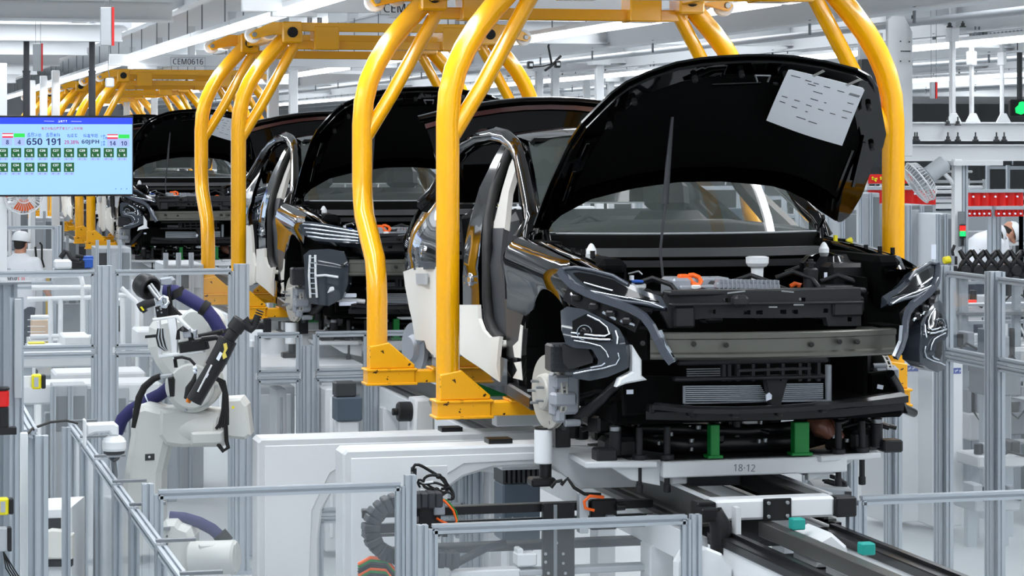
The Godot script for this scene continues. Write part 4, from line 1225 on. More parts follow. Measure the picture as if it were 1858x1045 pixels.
func hood_sheet(o: Vector3, label: String) -> void:
	var t := thing("paper_sheet", label, "sheet", "sheets taped under hoods", o)
	var c := [hood_uv(1428, 114), hood_uv(1566, 148), hood_uv(1525, 254), hood_uv(1389, 213)]
	var at := func(u: float, v: float) -> Vector3: # u across, v down the page
		var a: Vector2 = (c[0] as Vector2).lerp(c[1], u); var b: Vector2 = (c[3] as Vector2).lerp(c[2], u)
		var q := a.lerp(b, v)
		return (hood_at(-0.052 - 0.012 * sin(u * PI) * v)).call(q.x, q.y)
	var s := Shape.new()
	s.panel([Vector2(0, 0.02), Vector2(0.03, 0), Vector2(0.97, 0), Vector2(1, 0.03), Vector2(1, 1), Vector2(0, 1)], 0.1, at, 0.0015)
	make("page", s, mats.sheet_paper, t)
	var ink := Shape.new()
	var put := func(u: float, v: float, w: float, h: float) -> void:
		var p: Vector3 = at.call(u, v); var q: Vector3 = at.call(u + w, v)
		ink.bar(p - HN * 0.002, q - HN * 0.002, h * 0.55, 0.0008, HN)
	for e in [[0.06, 0.1, 0.12], [0.25, 0.12, 0.08], [0.36, 0.13, 0.07], [0.3, 0.17, 0.1], [0.5, 0.14, 0.08], [0.68, 0.15, 0.09], [0.4, 0.27, 0.12], [0.4, 0.4, 0.1], [0.06, 0.5, 0.07], [0.22, 0.5, 0.07], [0.06, 0.6, 0.07], [0.22, 0.62, 0.07], [0.38, 0.52, 0.07], [0.54, 0.53, 0.07], [0.7, 0.54, 0.07], [0.86, 0.3, 0.08], [0.84, 0.44, 0.12], [0.86, 0.55, 0.07], [0.32, 0.76, 0.12], [0.48, 0.77, 0.11], [0.4, 0.63, 0.03], [0.58, 0.4, 0.03]]:
		put.call(e[0], e[1], e[2], 0.008)
	for k in 9: put.call(0.84 + k * 0.015, 0.15, 0.008, 0.03)
	var pr := make("print", ink, mats.ink, t)
	pr.set_meta("kind", "stuff")
	for e in [[0.32, 0.02, 0.42, -0.12], [0.76, 0.03, 0.9, -0.14]]:
		s = Shape.new()
		s.bar(at.call(e[0], e[1]) - HN * 0.002, at.call(e[2], e[3]) - HN * 0.002, 0.02, 0.001, HN)
		make("tape", s, mats.tape, t)

# ---------------------------------------------------------------- steel over the line
func ibeam(s: Shape, a: Vector3, b: Vector3, w: float, h: float) -> void:
	s.bar(a + Vector3(0, h / 2 - 0.008, 0), b + Vector3(0, h / 2 - 0.008, 0), w, 0.016)
	s.bar(a - Vector3(0, h / 2 - 0.008, 0), b - Vector3(0, h / 2 - 0.008, 0), w, 0.016)
	s.bar(a, b, 0.012, h - 0.03)
func bolt(s: Shape, p: Vector3, k := 1.0) -> void: # a stud with its cone of washers and nut
	s.lathe(Transform3D(Basis(), p), [Vector2(0.0, 0), Vector2(0.034, 0), Vector2(0.034, 0.012), Vector2(0.02, 0.02), Vector2(0.02, 0.045), Vector2(0.008, 0.05), Vector2(0.008, 0.09), Vector2(0, 0.09)].map(func(v: Vector2) -> Vector2: return v * k), 8)

func overhead() -> void:
	var W: Material = mats.overhead_white
	for r in [[2.6, "left"], [5.5, "right"]]:
		var t := thing("track_girder", "long white girder above the tube lights on the %s of the yellow carriers" % r[1], "girder", "track girders")
		var s := Shape.new()
		ibeam(s, Vector3(r[0], 4.26, -6), Vector3(r[0], 4.26, -76), 0.1, 0.3)
		make("web", s, W, t)
		var p := Shape.new()
		for i in 46:
			var z := -7.0 - i * 1.5
			p.bar(Vector3(r[0] + 0.012, 4.12, z), Vector3(r[0] + 0.012, 4.23, z), 0.012, 0.03, Vector3.FORWARD)
			p.bar(Vector3(r[0] + 0.02, 4.2, z - 0.6), Vector3(r[0] + 0.02, 4.3, z - 0.6), 0.012, 0.03, Vector3.FORWARD)
		make("clamp", p, mats.dark_grey, t).set_meta("kind", "stuff")
		for i in 14:
			s = Shape.new()
			s.box(Vector3(r[0], 4.68, -9.0 - i * 5.0), Vector3(0.12, 0.66, 0.12), Basis(), 0.01)
			make("hanger_post", s, W, t)
	# cross girders left of the line
	var names := ["nearest white cross girder at the top left corner", "white cross girder that carries the screen poles", "third white cross girder, behind the screen poles", "fourth white cross girder on the left", "fifth white cross girder on the left", "sixth white cross girder on the left", "seventh white cross girder on the left", "eighth white cross girder on the left"]
	for i in 8:
		var z: float = [-21.3, -25.6, -29.7, -34.0, -38.5, -44.0, -51.0, -60.0][i]
		var t := thing("cross_girder", names[i], "girder", "cross girders on the left")
		var s := Shape.new()
		ibeam(s, Vector3(-9.0, 4.09, z), Vector3(2.5, 4.09, z), 0.2, 0.18)
		s.prism([Vector2(2.3, 4.01), Vector2(2.3, 4.17), Vector2(2.72, 4.3), Vector2(2.72, 4.2)], Transform3D(Basis(), Vector3(0, 0, z - 0.01)), 0.02)
		make("web", s, W, t)
		s = Shape.new()
		s.span(Vector3(-9, 4.2, z - 0.12), Vector3(2.3, 4.5, z - 0.1))
		make("side_plate", s, mats.white_steel, t)
		for k in 6:
			s = Shape.new()
			bolt(s, Vector3(-2.6 + k * 0.75, 3.985, z), -1.0)
			make("bolt", s, mats.mid_grey, t)
	# cross girders right of the line
	for i in 6:
		var z: float = [-25.0, -31.0, -37.0, -44.0, -52.0, -62.0][i]
		var t := thing("cross_girder", "%s white cross girder right of the line" % ["nearest", "second", "third", "fourth", "fifth", "farthest"][i], "girder", "cross girders on the right")
		var s := Shape.new()
		ibeam(s, Vector3(5.5, 4.12, z), Vector3(33, 4.12, z), 0.2, 0.24)
		make("web", s, W, t)
		s = Shape.new()
		s.span(Vector3(5.6, 4.25, z - 0.2), Vector3(33, 4.6, z - 0.16))
		make("side_plate", s, mats.bright_white, t)
		for k in 12:
			s = Shape.new()
			bolt(s, Vector3(6.4 + k * 1.1, 4.24, z), 1.2)
			make("bolt", s, mats.dark_grey, t)
	for r in [[7.4, "second"], [9.4, "third"], [11.9, "fourth"], [14.4, "fifth"], [18.5, "sixth"]]:
		var t := thing("long_girder", "%s long white girder right of the line under the ceiling" % r[1], "girder", "long girders right of the line")
		var s := Shape.new()
		ibeam(s, Vector3(r[0], 4.1, -14), Vector3(r[0], 4.1, -76), 0.18, 0.3)
		make("web", s, W, t)
		s = Shape.new()
		for k in 24: s.bar(Vector3(r[0] - 0.02, 3.86, -15.0 - k * 2.1), Vector3(r[0] - 0.02, 3.98, -15.0 - k * 2.1), 0.012, 0.03, Vector3.FORWARD)
		make("clamp", s, mats.mid_grey, t).set_meta("kind", "stuff")
		s = Shape.new()
		s.tube([Vector3(r[0] + 0.3, 3.9, -14), Vector3(r[0] + 0.3, 3.92, -40), Vector3(r[0] + 0.3, 3.9, -70)], 0.03, 8)
		make("conduit", s, mats.pale_grey, t)
	# code plates over the line
	for c in [[-16.9, 2.45, 5.6, "CEM", "white cross bar with the plate cut off by the yellow carrier, at the top", 713.0, 15.0], [-27.0, 2.5, 5.6, "CEM0616", "white cross bar with a code plate between the second and third carriers", 341.0, 112.0]]:
		var t := thing("code_bar", c[4], "beam", "code bars over the line")
		var s := Shape.new()
		var up := 0.07 if c[3] == "CEM" else 0.0
		s.span(Vector3(c[1], 3.8 + up, c[0] - 0.04), Vector3(c[2], 3.925 + up, c[0] + 0.04), 0.006)
		make("bar", s, mats.bright_white, t)
		for k in 4:
			s = Shape.new()
			s.span(Vector3(c[1] + 0.2 + k * 0.8, 3.77 + up, c[0] - 0.05), Vector3(c[1] + 0.5 + k * 0.8, 3.8 + up, c[0] + 0.05))
			make("clamp_plate", s, W, t)
		var p := spot(c[5], c[6], "z", float(c[0]) + 0.045)
		var wd: float = 0.37 if c[3] == "CEM0616" else 0.38
		var off := Vector3(0.1, 0, 0) if c[3] == "CEM" else Vector3()
		s = Shape.new(); s.box(p + off, Vector3(wd, 0.095, 0.006))
		make("plate", s, mats.pale_grey, t)
		s = Shape.new(); s.box(p + off, Vector3(wd - 0.012, 0.083, 0.009))
		make("plate_face", s, mats.bright_white, t)
		words("plate_text", "CEM0616" if c[3] == "CEM0616" else "CEM0615", 0.062, mats.ink, t, p + off + Vector3(0, 0, 0.006), Basis(), 0.002, true, wd - 0.05)
	# hanging tags
	for q in [[195, 48, 15.5, 0.235, "white hanging tag with a red edge, top left"], [69, 104, 21.5, 0.235, "white hanging tag with a red edge beside the left screen pole"], [1694, 164, 20.0, 0.13, "white hanging tag with a red edge above the fan"]]:
		var p := spot(q[0], q[1], "d", q[2])
		var t := thing("hanging_tag", q[4], "sign", "white hanging tags", p)
		var h: float = q[3]
		var s := Shape.new(); s.box(Vector3(-0.01, 0, 0), Vector3(h * 0.28, h, 0.03), Basis(), 0.004)
		make("board", s, mats.pale_grey, t)
		s = Shape.new(); s.box(Vector3(h * 0.14, 0, 0), Vector3(0.014, h, 0.034))
		make("red_edge", s, mats.signal_red, t)
		s = Shape.new()
		for e in [-1, 1]: s.rod(Vector3(0.02 * e, h / 2, 0), Vector3(0.03 * e, 5.0 - p.y, 0), 0.002, 5)
		make("wire", s, mats.mid_grey, t)
	var sp := spot(199, 150, "d", 17.0)
	var t2 := thing("sensor_box", "small white box on a cord above the blue screen", "sensor", "", sp)
	var s2 := Shape.new(); s2.box(Vector3(), Vector3(0.058, 0.062, 0.05), Basis(), 0.008); make("case", s2, mats.bright_white, t2)
	s2 = Shape.new(); s2.tube([Vector3(0, 0.03, 0), Vector3(-0.01, 0.09, 0), Vector3(0, 0.35, 0), Vector3(0, 5.0 - sp.y, 0)], 0.003, 5); make("cord", s2, mats.mid_grey, t2)
	# white posts that carry the far steel
	var n := 0
	for q in [[58, -42.0], [79, -39.0], [101, -36.0], [230, -47.0], [255, -50.0], [280, -44.0]]:
		var g := spot(q[0], 180, "z", q[1])
		var s := Shape.new(); s.box(Vector3(g.x, 2.0, g.z), Vector3(0.11, 4.0, 0.11), Basis(), 0.01)
		n += 1
		solo("white_post", s, mats.bright_white, "square white post far behind the blue screen", "post", "white posts behind the screen")
	n = 0
	for q in [[495, 15.5, 200], [532, 22.0, 200], [1087, 24.0, 200], [1064, 30.0, 200], [1108, 33.0, 200], [978, 27.0, 200], [1007, 26.0, 200], [1165, 29.0, 200], [958, 36.0, 150], [1215, 38.0, 150], [1480, 30.0, 150]]:
		var g := spot(q[0], q[2], "d", q[1] + 8.0)
		var s := Shape.new(); s.box(Vector3(g.x, 2.05, g.z), Vector3(0.1, 4.1, 0.1), Basis(), 0.008)
		s.box(Vector3(g.x, 4.02, g.z), Vector3(0.24, 0.1, 0.24))
		n += 1
		solo("white_post", s, mats.white_steel, "square white post rising behind the hoods, right of the line", "post", "white posts right of the line")
	# camera heads on a bracket behind the second car
	var cb := spot(985, 118, "d", 27.0)
	var t3 := thing("sensor_bracket", "black bracket with two camera heads hanging above the second car", "camera", "", cb)
	for e in [[-0.14, 0.0], [0.16, 0.01]]:
		var s := Shape.new(); s.box(Vector3(e[0], e[1], 0), Vector3(0.06, 0.08, 0.08), Basis(), 0.01); make("camera_head", s, mats.black_plastic, t3)
		s = Shape.new(); s.box(Vector3(e[0], e[1], 0.042), Vector3(0.035, 0.03, 0.006)); make("lens", s, mats.bright_white, t3)
	s2 = Shape.new()
	s2.tube([Vector3(-0.1, -0.02, 0), Vector3(0.0, -0.01, 0), Vector3(0.12, 0.02, 0)], 0.01, 6)
	s2.tube([Vector3(0.02, -0.06, 0), Vector3(0.08, -0.02, 0), Vector3(0.16, 0.06, 0), Vector3(0.2, 0.1, 0)], 0.014, 6)
	s2.tube([Vector3(0.1, 0.0, 0), Vector3(0.06, 0.2, 0), Vector3(0.12, 0.4, 0), Vector3(0.4, 0.5, 0), Vector3(0.7, 0.52, 0)], 0.012, 6)
	make("arm", s2, mats.black_plastic, t3)

# ---------------------------------------------------------------- the screen
const HAN := {
	"当": "40427044 1234 7264 1585 85898919 1737 1787", "日": "20228280 20808888 2822 2484 2888", "计": "1133 1537 3739 4595 7179", "划": "1454 3139 3859 1757 6266 82898969",
	"实": "40514 13138383 2535 2646 15859 5359 5329 5389", "际": "1119 11414 14341 4838 5282 4494 7479 5557 8597", "完": "4151 13138383 3474 1686 3628 6667896987", "成": "2282 22194 2546 4648 6189 7359 8182",
	"率": "4151 1292 5335 3565 5678 2434 7686 1797 5759", "标": "2129 1343 2416 2436 5292 4595 7579 5648 8698", "准": "1224 1836 4139 4393 5599 4595 4797 4999 6169", "节": "1393 3135 7175 2585 85878767 5559", "拍": "2129 1343 1846 5159 61 5292 92995 9959 5595",
	"欢": "1242 4228 2248 6149 6292 7449 7499", "迎": "1213 1517 2899 4246 4264 6264 7275 92949", "光": "5154 2234 8274 1595 3528 6567696999", "临": "1216 3139 5142 4284 5589 45484 8588 4888", "红": "3124 2444 4418 1949 5393 7379 5999", "旗": "3132 1343 2329 4147 6181 5292 5393 5797", "繁": "2191 1292 2446 7446 3565 5559 2849", "荣": "1292 3133 7173 1494 1696 5459 5629 5689", "工": "2282 5258 1898", "厂": "2292 2229", "总": "3142 7162 2424 8487 2787 1819 4869 8899", "装": "3135 2434 6261 5293 1696 5538 5589", "车": "1292 3236 2555 1696 5459", "间": "1119 2292 9299 3474 3478 7478 3676 3878"}
func screen() -> void:
	var d := 25.3
	var o := spot(112, 283.5, "d", d)
	var zf := o.z
	var t := thing("display_screen", "wide flat production screen with a light blue page, hung on two dark poles", "screen", "", Vector3())
	var c := func(px: float, py: float, off := 0.0) -> Vector3: return spot(px, py, "z", zf + off)
	var s := Shape.new()
	s.span(c.call(-18, 357) - Vector3(0, 0, 0.06), c.call(242, 210) + Vector3(0, 0, 0.0), 0.006)
	make("case", s, mats.satin_black, t)
	var glow := func(n: String, col: Color, e: float) -> StandardMaterial3D:
		return paint(n, Color(0.02, 0.02, 0.02), 0.4, 0.0, {"emission_enabled": true, "emission": col, "emission_energy_multiplier": e})
	var page: StandardMaterial3D = glow.call("screen_page", Color(0.6, 0.79, 0.98), 1.0)
	var cell: StandardMaterial3D = glow.call("screen_cell", Color(0.62, 0.7, 0.95), 1.0)
	var band: StandardMaterial3D = glow.call("screen_band", Color(0.11, 0.26, 0.92), 1.0)
	var gtile: StandardMaterial3D = glow.call("screen_green", Color(0.0, 0.33, 0.14), 1.0)
	var lime: StandardMaterial3D = glow.call("screen_lime", Color(0.15, 0.83, 0.3), 1.0)
	var redm: StandardMaterial3D = glow.call("screen_red", Color(0.87, 0.12, 0.25), 1.0)
	var white: StandardMaterial3D = glow.call("screen_white", Color(0.93, 0.96, 1.0), 1.0)
	var navy: StandardMaterial3D = glow.call("screen_navy", Color(0.05, 0.1, 0.35), 1.0)
	var rose: StandardMaterial3D = glow.call("screen_rose", Color(0.66, 0.22, 0.45), 1.0)
	var mid: StandardMaterial3D = glow.call("screen_mid", Color(0.2, 0.33, 0.78), 1.0)
	s = Shape.new(); s.span(c.call(-16, 353.5), c.call(240, 213.5, 0.003)); make("display_panel", s, page, t)
	area("screen_light", c.call(112, 283, 0.05), Vector2(1.3, 0.75), 0.25, Vector3(0, 0, 1))
	var put := func(sh: Shape, x0: float, y0: float, x1: float, y1: float, k: float) -> void: sh.span(c.call(x0, y1, 0.0), c.call(x1, y0, k))
	s = Shape.new(); put.call(s, -16, 213.5, 240.5, 225, 0.004); make("title_band", s, band, t)
	s = Shape.new()
	for x in [3.0, 26.0]: put.call(s, x, 250, x + 19, 264, 0.004)
	for x in [194.0, 215.0]: put.call(s, x, 252, x + 20, 266, 0.004)
	for i in 10:
		put.call(s, -4 + 24 * i, 286.5, 14 + 24 * i, 291, 0.004)
		if i < 6: put.call(s, -4 + 24 * i, 313, 14 + 24 * i, 317.5, 0.004)
	make("value_cell", s, cell, t).set_meta("kind", "stuff")
	s = Shape.new(); put.call(s, 4, 241.5, 24, 250, 0.005); put.call(s, 194.5, 243.5, 214, 252, 0.005); make("red_heading", s, redm, t)
	s = Shape.new(); put.call(s, 25, 242, 45, 249, 0.005); put.call(s, 215, 244, 235, 251, 0.005); make("green_heading", s, lime, t)
	s = Shape.new(); put.call(s, 4, 243.5, 24, 247, 0.006); put.call(s, 194.5, 245.5, 214, 249, 0.006); make("heading_line", s, white, t)
	var ws := SurfaceTool.new(); var ns := SurfaceTool.new(); var rs := SurfaceTool.new(); var ms := SurfaceTool.new()
	var gl := func(st: SurfaceTool, text: String, px: float, py: float, high: float, wide: float, off: float) -> void:
		var tm := TextMesh.new()
		var f := SystemFont.new(); f.font_names = ["Droid Sans"]; f.font_weight = 700
		tm.font = f; tm.text = text; tm.font_size = 32; tm.pixel_size = 0.001; tm.depth = 0.001; tm.curve_step = 6.0
		var bb := tm.get_aabb()
		var m := d / FOC
		st.append_from(tm, 0, Transform3D(Basis.from_scale(Vector3(wide * m / bb.size.x, high * m / bb.size.y, 1)), c.call(px, py, off) - Vector3(bb.get_center().x * wide * m / bb.size.x, bb.get_center().y * high * m / bb.size.y, 0)))
	for q in [["8", 13.5, 258, 8, 5], ["4", 35, 258, 8, 5.5], ["650", 62.5, 257, 12.5, 28], ["191", 96.5, 257, 12.5, 26], ["60JPH", 164, 258, 9, 31.5], ["14", 204.5, 260, 8, 11], ["10", 225, 260, 8, 11]]: gl.call(ns, q[0], q[1], q[2], q[3], q[4], 0.006)
	gl.call(rs, "29.38%", 130, 258, 7, 26, 0.006)
	s = Shape.new()
	for i in 16:
		var x := -4.0 + 24 * (i if i < 10 else i - 10)
		var y := 268.5 if i < 10 else 295.0
		put.call(s, x, y, x + 18.5, y + 17, 0.005)
	make("station_tile", s, gtile, t).set_meta("kind", "stuff")
	for i in 16:
		var x := -4.0 + 24 * (i if i < 10 else i - 10)
		var y := 268.5 if i < 10 else 295.0
		gl.call(ws, "C%d" % (23 + i), x + 9.2, y + 4.6, 4, 10, 0.007)
		gl.call(ws, "L", x + 4.6, y + 12.8, 4, 2.5, 0.007)
		gl.call(ws, "R", x + 14, y + 12.8, 4, 3, 0.007)
		gl.call(ms, "0", x + 4.5, y + 20, 2.6, 2, 0.006)
		gl.call(ms, "0", x + 14, y + 20, 2.6, 2, 0.006)
	var han := func(sh: Shape, text: String, px: float, py: float, w: float, h: float, lw: float) -> void:
		for i in text.length():
			var lines: String = HAN.get(text[i], "2282 5258")
			for ln in lines.split(" "):
				var k := 0
				while k + 3 < ln.length():
					var a := Vector2(float(ln[k]), float(ln[k + 1])); var b := Vector2(float(ln[k + 2]), float(ln[k + 3]))
					if a != b: sh.bar(c.call(px + (i + a.x / 10) * w, py + a.y / 10 * h, 0.006), c.call(px + (i + b.x / 10) * w, py + b.y / 10 * h, 0.006), lw, 0.001, Vector3(0, 0, 1))
					k += 2
	s = Shape.new()
	for q in [["当日计划", 49, 241], ["当日实际", 83, 241], ["完成率", 121, 242], ["标准节拍", 151, 242]]: han.call(s, q[0], q[1], q[2], 6.6, 8, 0.004)
	for q in [[182, 245], [186, 249], [182, 256], [182, 261]]: han.call(s, "工日", q[0], q[1], 4.5, 4, 0.003)
	make("heading_text", s, mid, t)
	s = Shape.new(); han.call(s, "欢迎光临红旗繁荣工厂总装车间", 75, 230, 5.35, 6, 0.0035); make("welcome_text", s, rose, t)
	s = Shape.new()
	han.call(s, "总装二线", 105, 217.5, 4.4, 5, 0.004)
	s.bar(c.call(80, 219.5, 0.006), c.call(98, 220, 0.006), 0.003, 0.001, Vector3(0, 0, 1)); s.bar(c.call(129, 220, 0.006), c.call(148, 220.5, 0.006), 0.003, 0.001, Vector3(0, 0, 1))
	make("title_text", s, white, t)
	for q in [["tile_text", ws, white], ["number_text", ns, navy], ["percent_text", rs, rose], ["count_text", ms, mid]]:
		var o2 := MeshInstance3D.new(); o2.name = q[0]; o2.mesh = q[1].commit(); o2.material_override = q[2]; t.add_child(o2, true)
	s = Shape.new()
	for x in [209.0, 219.0, 229.0]: s.bar(c.call(x, 343.5, 0.005), c.call(x + 2, 341.5, 0.005), 0.006, 0.001, Vector3(0, 0, 1))
	make("page_mark", s, mid, t)
	for x in [48.0, 167.0]:
		s = Shape.new()
		s.tube([c.call(x, 230, -0.05), c.call(x, 130, -0.05)], 0.036, 14)
		s.tube([c.call(x, 130, -0.05), c.call(x, 74, -0.05)], 0.03, 14)
		s.drum(c.call(x, 132, -0.05), c.call(x, 128, -0.05), 0.04, 14)
		make("pole", s, mats.grey_plastic, t)

# ---------------------------------------------------------------- aluminium fences
func slotted(w: float, d: float) -> Array: # section of an extruded profile with a slot in each face (two in a wide one)
	var hw := w / 2; var hd := d / 2; var k := 0.006; var g := minf(0.014, minf(hw, hd) * 0.55)
	var p := [Vector2(-hw, -hd)]
	var run := func(at: float, y: float, dir: float, alongx: bool) -> void:
		for q in [[-k, 0.0], [-k, g], [k, g], [k, 0.0]]:
			var u: float = at + q[0] * dir
			p.append(Vector2(u, y + q[1] * (1 if y < 0 else -1)) if alongx else Vector2(y + q[1] * (1 if y < 0 else -1), u))
	var xs: Array = [0.0] if w < 0.06 else [-w / 4, w / 4]
	var ys: Array = [0.0] if d < 0.06 else [-d / 4, d / 4]
	for x in xs: run.call(x, -hd, 1.0, true)
	p.append(Vector2(hw, -hd))
	for y in ys: run.call(y, hw, 1.0, false)
	p.append(Vector2(hw, hd))
	for i in xs.size(): run.call(xs[xs.size() - 1 - i], hd, -1.0, true)
	p.append(Vector2(-hw, hd))
	for i in ys.size(): run.call(ys[ys.size() - 1 - i], -hw, -1.0, false)
	return p
func profile(s: Shape, a: Vector3, b: Vector3, w := 0.04, d := 0.04, up := Vector3.UP) -> Shape:
	return s.sweep([a, b], slotted(w, d), Vector3(0, 0, 1) if absf((b - a).normalized().y) > 0.9 else up, 1.0, false)

# posts at the given places, frames of rails and clear panes between them
func fence(label: String, pts: Array, levels: Array, post := Vector2(0.08, 0.04), post_top := 0.0, panes := true, sheet := "clear_sheet") -> Node3D:
	var t := thing("safety_fence", label, "fence", "aluminium safety fences")
	var A: Material = mats.aluminium
	var top: float = levels[levels.size() - 1]
	for p in pts:
		var s := Shape.new()
		profile(s, Vector3(p.x, 0, p.y), Vector3(p.x, top + 0.02 + post_top, p.y), post.x, post.y)
		s.box(Vector3(p.x, 0.01, p.y), Vector3(0.16, 0.02, 0.16))
		make("post", s, A, t)
	for i in pts.size() - 1:
		var a: Vector2 = pts[i]; var b: Vector2 = pts[i + 1]
		var dir := (b - a).normalized()
		var e := dir * (post.x / 2 + 0.022)
		a += e; b -= e
		for k in range(0, levels.size() - 1):
			var lo: float = levels[k] + (0.05 if k > 0 else 0.0); var hi: float = levels[k + 1]
			for y in [lo, hi]:
				var s := Shape.new()
				profile(s, Vector3(a.x, y, a.y), Vector3(b.x, y, b.y))
				make("rail", s, A, t)
			for q in [a, b]:
				var s := Shape.new()
				profile(s, Vector3(q.x, lo, q.y), Vector3(q.x, hi, q.y))
				make("stile", s, A, t)
			if panes:
				var s := Shape.new()
				var n := Vector3(-dir.y, 0, dir.x) * 0.0
				s.quad(Vector3(a.x, lo, a.y) + n, Vector3(b.x, lo, b.y) + n, Vector3(b.x, hi, b.y) + n, Vector3(a.x, hi, a.y) + n)
				make("pane", s, mats[sheet], t)
	return t

func at2(px: float, axis: String, v: float) -> Vector2:
	var p := spot(px, 300, axis, v)
	return Vector2(p.x, p.z)

func fences() -> void:
	# across the left, behind the robot: two tall bays
	var z := -17.55
	fence("tall clear fence across the left, in front of the worker, with paired posts", [at2(-110, "z", z), at2(190, "z", z), at2(438, "z", z)], [0.12, 1.54, 2.1], Vector2(0.1, 0.08), 0.03)
	# the long fence running away on the left, low, with narrow bays
	var x := 1.163
	var zs := []
	for q in [131, 152, 178, 212, 243, 292, 336, 384, 436]: zs.append(at2(q, "x", x))
	var f := fence("low fence of narrow clear bays running away from the camera, lower left", zs, [0.1, 1.35], Vector2(0.04, 0.08), 0.0, true, "haze_sheet")
	for p in zs:
		var s := Shape.new()
		s.box(Vector3(p.x + 0.06, 1.385, p.y), Vector3(0.16, 0.012, 0.03))
		make("joint_plate", s, mats.mid_grey, f)
	# low fences across, lower middle and right
	z = -11.25
	fence("low clear fence across the lower left, ending at posts beside the cable chain", [at2(268, "z", z), at2(744, "z", z)], [0.1, 1.44], Vector2(0.05, 0.05), 0.03, true, "dusty_sheet")
	z = -10.55
	fence("low clear fence across the lower middle, beside the end of the conveyor", [at2(766, "z", z), at2(1262, "z", z)], [0.1, 1.35], Vector2(0.045, 0.045), 0.0, true, "dusty_sheet")
	z = -10.9
	fence("low clear fence across the lower right, right of the conveyor", [at2(1546, "z", z), at2(1960, "z", z)], [0.1, 1.35], Vector2(0.045, 0.045), -0.04, true, "dusty_sheet")
	# the tall fence running away on the right
	x = 7.0
	var ps := []
	for q in [1905, 1805, 1712, 1620, 1540, 1470, 1400]: ps.append(at2(q, "x", x))
	fence("tall clear fence running away on the right, in front of the white cabinets", ps, [0.1, 1.56, 2.12], Vector2(0.1, 0.1), 0.03)
	# far fences
	fence("far clear fence right of the line, under the red curtains", [Vector2(11, -29.0), Vector2(12.2, -29.0), Vector2(13.6, -29.0), Vector2(15.0, -29.0), Vector2(16.6, -29.0)], [0.1, 1.4, 2.3], Vector2(0.06, 0.06), 0.0, false)
	fence("far clear fence along the aisle beyond the fan", [Vector2(8.2, -24), Vector2(8.2, -26.5), Vector2(8.2, -29), Vector2(8.2, -31.5), Vector2(8.2, -34)], [0.1, 1.4, 2.4], Vector2(0.06, 0.06), 0.0, false)
	fence("far clear fence on the left beyond the worker", [Vector2(-3.5, -36), Vector2(-1.5, -36), Vector2(0.3, -36), Vector2(1.4, -36)], [0.1, 1.2, 2.2], Vector2(0.06, 0.06), 0.0, false)
	fence("far fence on the left under the fourth carrier", [Vector2(-1.0, -30), Vector2(0.2, -30), Vector2(1.0, -30), Vector2(2.2, -30)], [0.1, 1.3, 2.0], Vector2(0.06, 0.06), 0.0, false)
	# the tall open frame at the left edge with its slotted posts
	var t := thing("profile_stand", "stand of thick slotted aluminium posts at the left edge, under the red lamp", "stand")
	for q in [[12.0, 513.0, 11.4, 0.09], [30.0, 540.0, 11.2, 0.06], [76.0, 790.0, 10.6, 0.05], [120.0, 775.0, 12.2, 0.04], [60.0, 792.0, 11.3, 0.05]]:
		var p := spot(q[0], q[1], "d", q[2])
		var s := Shape.new()
		profile(s, Vector3(p.x, 0, p.z), p, q[3], q[3])
		make("post", s, mats.aluminium, t)
	var pc := spot(22, 512, "d", 11.3)
	var s := Shape.new(); s.box(pc, Vector3(0.16, 0.008, 0.16)); make("cap", s, mats.mid_grey, t)
	s = Shape.new()
	s.span(spot(26, 722, "d", 11.15), spot(39, 542, "d", 11.15) + Vector3(0, 0, 0.02), 0.003)
	make("trunking", s, mats.pale_grey, t)
	s = Shape.new()
	s.span(spot(36, 1045, "d", 10.7), spot(50, 784, "d", 10.7) + Vector3(0, 0, 0.03), 0.003)
	make("trunking", s, mats.bright_white, t)
	for q in [[8, 728, 44, 790], [16, 726, 52, 788], [26, 724, 60, 786]]:
		s = Shape.new()
		profile(s, spot(q[0], q[1], "d", 12.4), spot(q[2], q[3], "d", 11.2), 0.04, 0.04)
		make("top_bar", s, mats.aluminium, t)
	var lp := spot(4, 723, "d", 11.0)
	var lt := thing("signal_lamp", "red and black signal lamp at the left edge", "signal lamp", "", lp)
	s = Shape.new(); s.drum(Vector3(0, -0.035, 0), Vector3(0, 0.035, 0), 0.03, 16, 0.004); make("red_lens", s, mats.signal_red, lt)
	s = Shape.new(); s.drum(Vector3(0, 0.035, 0), Vector3(0, 0.05, 0), 0.032, 16, 0.004); s.drum(Vector3(0, -0.13, 0), Vector3(0, -0.035, 0), 0.028, 16, 0.004); s.box(Vector3(0.0, -0.14, 0), Vector3(0.12, 0.03, 0.06)); make("body", s, mats.black_plastic, lt)
	for q in [["light_curtain_head", 70, 692, 12.0, "yellow sensor head with a black side on a white arm, left"], ["light_curtain_head", 10, 918, 10.6, "yellow sensor head with a grey window at the left edge"]]:
		var p := spot(q[1], q[2], "d", q[3])
		var h := thing(q[0], q[4], "sensor", "yellow sensor heads", p)
		s = Shape.new(); s.box(Vector3(-0.01, 0, 0), Vector3(0.045, 0.07, 0.05), Basis(), 0.006); make("case", s, mats.lemon, h)
		s = Shape.new(); s.box(Vector3(0.022, 0, 0), Vector3(0.02, 0.066, 0.05), Basis(), 0.004); make("side", s, mats.black_plastic, h)
		s = Shape.new(); s.box(Vector3(-0.012, 0, 0.026), Vector3(0.02, 0.045, 0.003)); make("window", s, mats.pale_grey, h)
		s = Shape.new(); s.bar(Vector3(-0.03, 0, -0.01), Vector3(-0.2, 0, -0.01), 0.03, 0.05); make("arm", s, mats.bright_white, h)
	var bx := thing("junction_box", "white junction box with a black side at the left edge, below the yellow sensor", "box", "", spot(6, 978, "d", 10.6))
	s = Shape.new(); s.box(Vector3(-0.01, 0, 0), Vector3(0.05, 0.1, 0.05), Basis(), 0.005); make("case", s, mats.pale_grey, bx)
